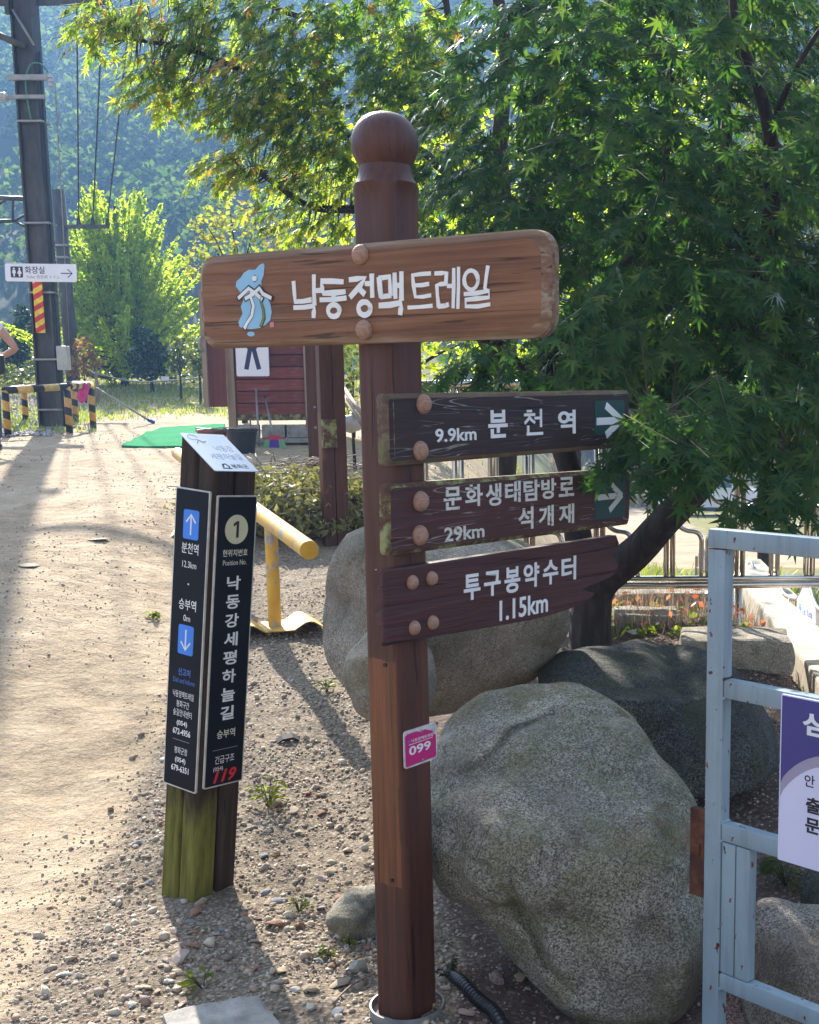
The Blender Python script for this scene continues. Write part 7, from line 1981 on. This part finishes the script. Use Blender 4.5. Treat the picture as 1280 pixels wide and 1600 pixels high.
gp2 = gravel_pts(4200, 2.7, 7, lambda x, y: gravel_mask(x, y)*(1-soil_mask(x, y))*0.8)
tag(stones_mesh('gravel', gp2, 0.008+0.021*rng.random(len(gp2))**3, M_GRAVEL), 'coarser chips lying among the gravel', 'gravel')
gp3 = gravel_pts(26000, 2.7, 18, lambda x, y: (1-gravel_mask(x, y))*np.clip(fbm(x*1.3, y*1.3, 3)*3-1.1, 0, 1), -0.62, 0.0)
tag(stones_mesh('pebbles', gp3, 0.003+0.006*rng.random(len(gp3))**2.5+0.0006*gp3[:, 1]*rng.random(len(gp3)), M_GRAVEL), 'loose grit scattered over the sandy path', 'pebbles')
gp4 = gravel_pts(15000, 2.6, 7.5, lambda x, y: soil_mask(x, y)*np.clip(fbm(x*1.5+3, y*1.5, 3)*2.4-0.6, 0, 1), -0.3, 0.3)
tag(stones_mesh('grit', gp4, 0.003+0.007*rng.random(len(gp4))**2.2, M_GRAVEL), 'grit on the dark soil round the boulders', 'grit')
ch = gravel_pts(9000, 5.0, 8.2, lambda x, y: soil_mask(x, y), -0.05, 0.3)
V, F = quad_cloud(ch+np.array([0, 0, 0.008]), 0.022*(0.4+rng.random(len(ch))), 0.75, aspect=0.35)
tag(np_mesh('bark_litter', V, F, M_CHIPS, kind='stuff'), 'bark chips and dead leaves under the maple', 'litter')
bl = gravel_pts(5000, 16.5, 26, lambda x, y: (x < -0.395*y).astype(float), -0.50, -0.38)
tag(stones_mesh('ballast', bl, 0.03+0.02*rng.random(len(bl)), M_BALLAST, 0.1), 'grey railway ballast behind the striped barrier', 'ballast')
tag(bpy.data.objects['gravel'], 'loose angular gravel beside the path', 'gravel')

# stones one can pick out: each an object
ST2 = stone_templates(8, 2)
ST_M = {}
def stone(u, v, px, mat, label, k, group=None, el=1.0):
    p = G(u, v); s = px/ppm(p.y)/2
    key = (k % 8, mat.name)
    if key not in ST_M:
        me = bpy.data.meshes.new('stone'); V, F = ST2[k % 8]; me.from_pydata(V.tolist(), [], F.tolist()); me.materials.append(mat); me.update(); ST_M[key] = me
    o = bpy.data.objects.new('stone', ST_M[key]); COL.objects.link(o)
    o.location = (p.x, p.y+s*0.3, gz(p.x, p.y)+s*0.18); tl = 0.3 if el > 0.3 else 0.03
    o.rotation_euler = (random.uniform(-tl, tl), random.uniform(-tl, tl), random.uniform(0, 6.28)); o.scale = (s, s, s*el)
    if el < 0.3: o.location.z = gz(p.x, p.y)+0.008
    return tag(o, label, 'stone', group)
M_ST_GREY = simple('blue_grey_stone', [(0.3, (0.13, 0.14, 0.15)), (0.7, (0.26, 0.27, 0.28))], 40, 0.8, bmp=0.5, bscale=60)
M_ST_TAN = simple('tan_stone', [(0.3, (0.24, 0.18, 0.12)), (0.7, (0.42, 0.33, 0.23))], 40, 0.85, bmp=0.5, bscale=60)
M_ST_WHITE = simple('whitish_stone', [(0.3, (0.32, 0.30, 0.25)), (0.7, (0.48, 0.45, 0.39))], 40, 0.85, bmp=0.5, bscale=60)
M_ST_RUST = simple('rusty_stone', [(0.3, (0.20, 0.10, 0.06)), (0.7, (0.34, 0.19, 0.12))], 40, 0.85, bmp=0.5, bscale=60)
M_ST_PINK = simple('pinkish_stone', [(0.3, (0.30, 0.22, 0.18)), (0.7, (0.46, 0.36, 0.30))], 40, 0.8, bmp=0.4, bscale=60)
def band_mat():
    m, nt, b = new_mat('banded_violet_stone'); v = coords(nt, (1, 3, 3))
    r = ramp(nt, noise(nt, v, 2.2, 4, 0.5, 1.5), [(0.35, (0.10, 0.065, 0.06)), (0.5, (0.19, 0.13, 0.12)), (0.62, (0.33, 0.27, 0.25))]); lk(nt, r.outputs[0], b.inputs['Base Color']); b.inputs['Roughness'].default_value = 0.8
    bump(nt, b, noise(nt, v, 6, 5), 0.5, 0.01); return m
M_ST_BAND = band_mat()
named = [
    (433, 1412, 30, M_ST_GREY, 'blue-grey angular stone right of the marker foot', 0.9), (457, 1272, 30, M_ST_TAN, 'flat tan stone below the green weed', 0.5), (280, 1505, 42, M_ST_PINK, 'smooth pinkish stone in the marker shadow', 0.9),
    (250, 1470, 26, M_ST_TAN, 'tan stone left of the smooth pinkish stone', 1), (305, 1430, 26, M_ST_RUST, 'brick-red stone touching the marker foot', 0.8), (288, 1412, 22, M_ST_WHITE, 'whitish stone against the front of the marker foot', 0.9),
    (99, 1527, 30, M_ST_WHITE, 'white pebble on the sandy path at the lower left', 0.5), (562, 1520, 42, M_ST_WHITE, 'tall pale grey-green stone left of the signpost foot', 1.2), (520, 1450, 24, M_ST_TAN, 'round tan stone in front of the oblong stone', 1), (540, 1455, 20, M_ST_GREY, 'dark blue-grey stone in front of the oblong stone', 0.8),
    (483, 1580, 34, M_ST_WHITE, 'white angular stone at the bottom edge left of the signpost', 0.8), (528, 1590, 34, M_ST_GREY, 'grey-blue stone at the bottom edge by the signpost collar', 0.7), (485, 1552, 38, M_ST_TAN, 'broad tan stone above the white angular stone', 0.6), (528, 1545, 42, M_ST_TAN, 'flat pale tan stone left of the collar', 0.5),
    (428, 1450, 40, M_ST_RUST, 'rusty brown clod right of the marker shadow', 0.7), (470, 1452, 24, M_ST_RUST, 'orange-brown stone under the feathery weed', 0.8), (440, 1520, 30, M_ST_TAN, 'tan stone beside the corner of the concrete block', 0.8), (390, 1520, 34, M_ST_RUST, 'reddish flat stone on the edge of the marker shadow', 0.4),
    (300, 1482, 28, M_ST_RUST, 'rusty stone behind the smooth pinkish stone', 0.5), (225, 1548, 36, M_ST_TAN, 'sandy flat stone left of the concrete block', 0.5), (503, 1246, 20, M_ST_TAN, 'pale stone upper right of the green weed', 0.9), (482, 1402, 18, M_ST_TAN, 'round yellowish stone left of the lumpy stone', 1),
    (778, 1537, 42, M_ST_BAND, 'banded violet-grey stone on the soil below the big boulder', 0.8), (812, 1535, 30, M_ST_TAN, 'brown stone right of the banded stone', 0.8), (728, 1590, 36, M_ST_PINK, 'pinkish stone right of the signpost collar', 0.6), (690, 1372, 20, M_ST_GREY, 'small dark grey stone wedged behind the signpost shaft', 1.2),
    (150, 845, 40, M_ST_TAN, 'pale flat stone sunk in the path left of the marker top', 0.14), (45, 886, 54, M_ST_TAN, 'wide whitish rock sunk in the path at the left edge', 0.14), (560, 855, 30, M_ST_TAN, 'tan stone at the foot of the double post', 0.7),
]
for k, (u, v, px, m, lb, el) in enumerate(named): stone(u, v, px, m, lb, k, None, el)
pal = [M_ST_TAN, M_ST_WHITE, M_ST_GREY, M_ST_RUST, M_ST_TAN, M_ST_PINK]
k = 0
while k < 110:
    u, v = random.uniform(200, 590), 1200+400*random.random()**0.7
    p = G(u, v)
    if gravel_mask(p.x, p.y) < 0.6 or soil_mask(p.x, p.y) > 0.4 or abs(u-318) < 70 and v < 1425: continue
    stone(u, v, random.uniform(10, 24), pal[k % 6], 'small loose stone lying among the gravel near the posts', k, 'small loose stones in the gravel', random.uniform(0.5, 1)); k += 1
k = 0
while k < 26:
    u, v = random.uniform(690, 1080), 1400+200*random.random()
    p = G(u, v)
    stone(u, v, random.uniform(9, 18), pal[k % 6], 'small loose stone on the dark soil around the big boulder', k, 'small loose stones on the soil', 0.8); k += 1
# a dry twig and fallen leaves by the post
c = G(520, 1575); bm = bmesh.new(); tube(bm, arc_pts([Vector((0, 0, 0.012)), G(550, 1550)-c+Vector((0, 0, 0.02)), G(586, 1528)-c+Vector((0, 0, 0.015))], 4), 0.003, 5); tag(build('dry_twig', bm, M_TRIM, None, c), 'thin dry twig lying against the signpost foot', 'twig')
for (u, v, lb) in ((428, 1232, 'orange fallen leaf above the green weed'), (496, 1245, 'fallen leaf beside the pale stone'), (432, 1340, 'red-brown fallen leaf in the gravel right of the marker')):
    p = G(u, v); o = bpy.data.objects.new('fallen_leaf', None)
    me = bpy.data.meshes.new('fallen_leaf'); me.from_pydata((LV_D*0.05).tolist(), [], LT_D.tolist()); me.materials.append(M_MAPLE_O)
    o = bpy.data.objects.new('fallen_leaf', me); COL.objects.link(o); o.location = (p.x, p.y, p.z+0.012); o.rotation_euler = (0.3, 0.2, random.uniform(0, 6)); tag(o, lb, 'leaf')

# ------------------------------------------------------------------ person at the left edge
def person(px, d, label):
    base = P(px, 712, d); base.z = gz(base.x, base.y)
    rt = empty('person', base, label, 'person', None, (0, 0, rad(20)))
    def skinned(name, verts, edges, mat, root_i=0, sub=2):
        me = bpy.data.meshes.new(name); me.from_pydata([v[:3] for v in verts], edges, [])
        o = bpy.data.objects.new(name, me); COL.objects.link(o)
        sk = o.modifiers.new('skin', 'SKIN'); sk.use_smooth_shade = True
        for i, v in enumerate(verts):
            sv = me.skin_vertices[0].data[i]; sv.radius = (v[3], v[4] if len(v) > 4 else v[3]); sv.use_root = (i == root_i)
        ss = o.modifiers.new('sub', 'SUBSURF'); ss.levels = sub; ss.render_levels = sub
        dg = bpy.context.evaluated_depsgraph_get(); m2 = bpy.data.meshes.new_from_object(o.evaluated_get(dg))
        bpy.data.objects.remove(o); bpy.data.meshes.remove(me); m2.materials.clear(); m2.name = name
        m2.shade_smooth()
        return link_mesh(name, m2, mat, rt)
    # facing away along +y; the right elbow sticks out to +x with the forearm brought back in
    B = [(0, 0, 0.92, .15, .10), (0, 0, 1.10, .135, .095), (0, -0.01, 1.30, .155, .10), (0, -0.01, 1.40, .12, .08), (0, 0, 1.47, .055), (0, 0.01, 1.56, .07, .08), (0, 0.015, 1.64, .078, .095), (0, 0.01, 1.70, .06, .075),
         (0.17, -0.01, 1.39, .058), (0.33, -0.04, 1.17, .046), (0.37, -0.05, 1.10, .043), (0.22, 0.13, 1.03, .034), (0.13, 0.20, 1.0, .026),
         (-0.17, -0.01, 1.39, .058), (-0.27, 0.0, 1.12, .045), (-0.27, 0.12, 0.90, .034), (-0.26, 0.16, 0.84, .026),
         (0.09, 0, 0.86, .088), (0.10, 0.02, 0.48, .06), (0.105, -0.01, 0.10, .042), (0.11, 0.12, 0.04, .036),
         (-0.09, 0, 0.86, .088), (-0.10, 0.02, 0.48, .06), (-0.105, -0.01, 0.10, .042), (-0.11, 0.12, 0.04, .036)]
    E = [(0, 1), (1, 2), (2, 3), (3, 4), (4, 5), (5, 6), (6, 7), (3, 8), (8, 9), (9, 10), (10, 11), (11, 12), (3, 13), (13, 14), (14, 15), (15, 16), (0, 17), (17, 18), (18, 19), (19, 20), (0, 21), (21, 22), (22, 23), (23, 24)]
    for hx, hy, hz, s, dirv in ((0.13, 0.20, 1.0, 1, Vector((-0.8, 0.6, -0.1))), (-0.26, 0.16, 0.84, -1, Vector((0, 0.3, -1)))):
        dv = dirv.normalized(); sd = dv.cross(Vector((0, 0, 1)) if abs(dv.z) < 0.8 else Vector((0, 1, 0))).normalized()
        pi = 12 if s == 1 else 16
        pl_ = Vector((hx, hy, hz))+dv*0.055
        B.append((*pl_, .03, .018)); pc = len(B)-1; E.append((pi, pc))
        for f in range(4):
            a = pl_+sd*(f-1.5)*0.019+dv*0.035; t = a+dv*(0.032+0.008*(1.5-abs(f-1.5)))+Vector((0, 0, -0.012))
            B.append((*a, .009)); B.append((*t, .0075)); E += [(pc, len(B)-2), (len(B)-2, len(B)-1)]
        a = Vector((hx, hy, hz))+dv*0.03+sd*0.035; t = a+dv*0.04+sd*0.012
        B.append((*a, .010)); B.append((*t, .008)); E += [(pi, len(B)-2), (len(B)-2, len(B)-1)]
    skinned('body', B, E, M_SKIN)
    S = [(0, 0, 0.86, .175, .125), (0, 0, 1.10, .155, .115), (0, -0.01, 1.30, .172, .118), (0, -0.01, 1.41, .12, .09), (0.16, -0.01, 1.40, .078), (0.25, -0.025, 1.28, .075), (-0.16, -0.01, 1.40, .078), (-0.22, 0, 1.26, .075)]
    skinned('shirt', S, [(0, 1), (1, 2), (2, 3), (3, 4), (4, 5), (3, 6), (6, 7)], M_SHIRT)
    T_ = [(0, 0, 0.93, .155, .112), (0.09, 0, 0.84, .104), (0.10, 0.02, 0.48, .078), (0.105, -0.01, 0.09, .066), (-0.09, 0, 0.84, .104), (-0.10, 0.02, 0.48, .078), (-0.105, -0.01, 0.09, .066)]
    skinned('trousers', T_, [(0, 1), (1, 2), (2, 3), (0, 4), (4, 5), (5, 6)], M_JEANS)
    for s in (1, -1): skinned('shoe', [(s*0.11, -0.05, 0.035, .045, .035), (s*0.11, 0.06, 0.035, .048, .033), (s*0.115, 0.17, 0.028, .04, .025)], [(0, 1), (1, 2)], M_BLACKPL)
    skinned('hair', [(0, -0.035, 1.60, .075, .06), (0, -0.02, 1.68, .088, .095), (0, 0.01, 1.725, .07, .08)], [(0, 1), (1, 2)], M_HAIR)
    for s in (1, -1): 
        bm = bmesh.new(); bmesh.ops.create_uvsphere(bm, u_segments=10, v_segments=8, radius=0.012, matrix=Matrix.Translation((s*0.032, 0.098, 1.635))); build('eye', bm, M_INK, rt, smooth=True)
        bm = bmesh.new(); bmesh.ops.create_icosphere(bm, subdivisions=2, radius=1, matrix=Matrix.Translation((s*0.082, 0.0, 1.62)) @ Matrix.Diagonal((0.012, 0.02, 0.032, 1))); build('ear', bm, M_SKIN, rt, smooth=True)
    bm = bmesh.new(); bmesh.ops.create_icosphere(bm, subdivisions=2, radius=1, matrix=Matrix.Translation((0, 0.112, 1.605)) @ Matrix.Diagonal((0.014, 0.018, 0.024, 1))); build('nose', bm, M_SKIN, rt, smooth=True)
    bm = bmesh.new(); box(bm, (0, 0.098, 1.568), (0.045, 0.012, 0.010), bevel=0.004); build('mouth', bm, M_REDPL, rt)
    bm = bmesh.new(); box(bm, (0.20, -0.13, 0.93), (0.10, 0.10, 0.22), bevel=0.03); tube(bm, arc_pts([(0.20, -0.13, 1.03), (0.10, -0.14, 1.25), (-0.10, -0.11, 1.45), (-0.14, 0.05, 1.46)], 4), 0.015, 6)
    tag(build('shoulder_bag', bm, M_BLACKPL, None), 'black shoulder bag carried by the person at the left edge', 'bag').matrix_world = Matrix.Translation(base) @ Matrix.Rotation(rad(20), 4, 'Z')
person(-19, 14.2, 'person in a white short-sleeved shirt and jeans standing at the left edge, elbow out')
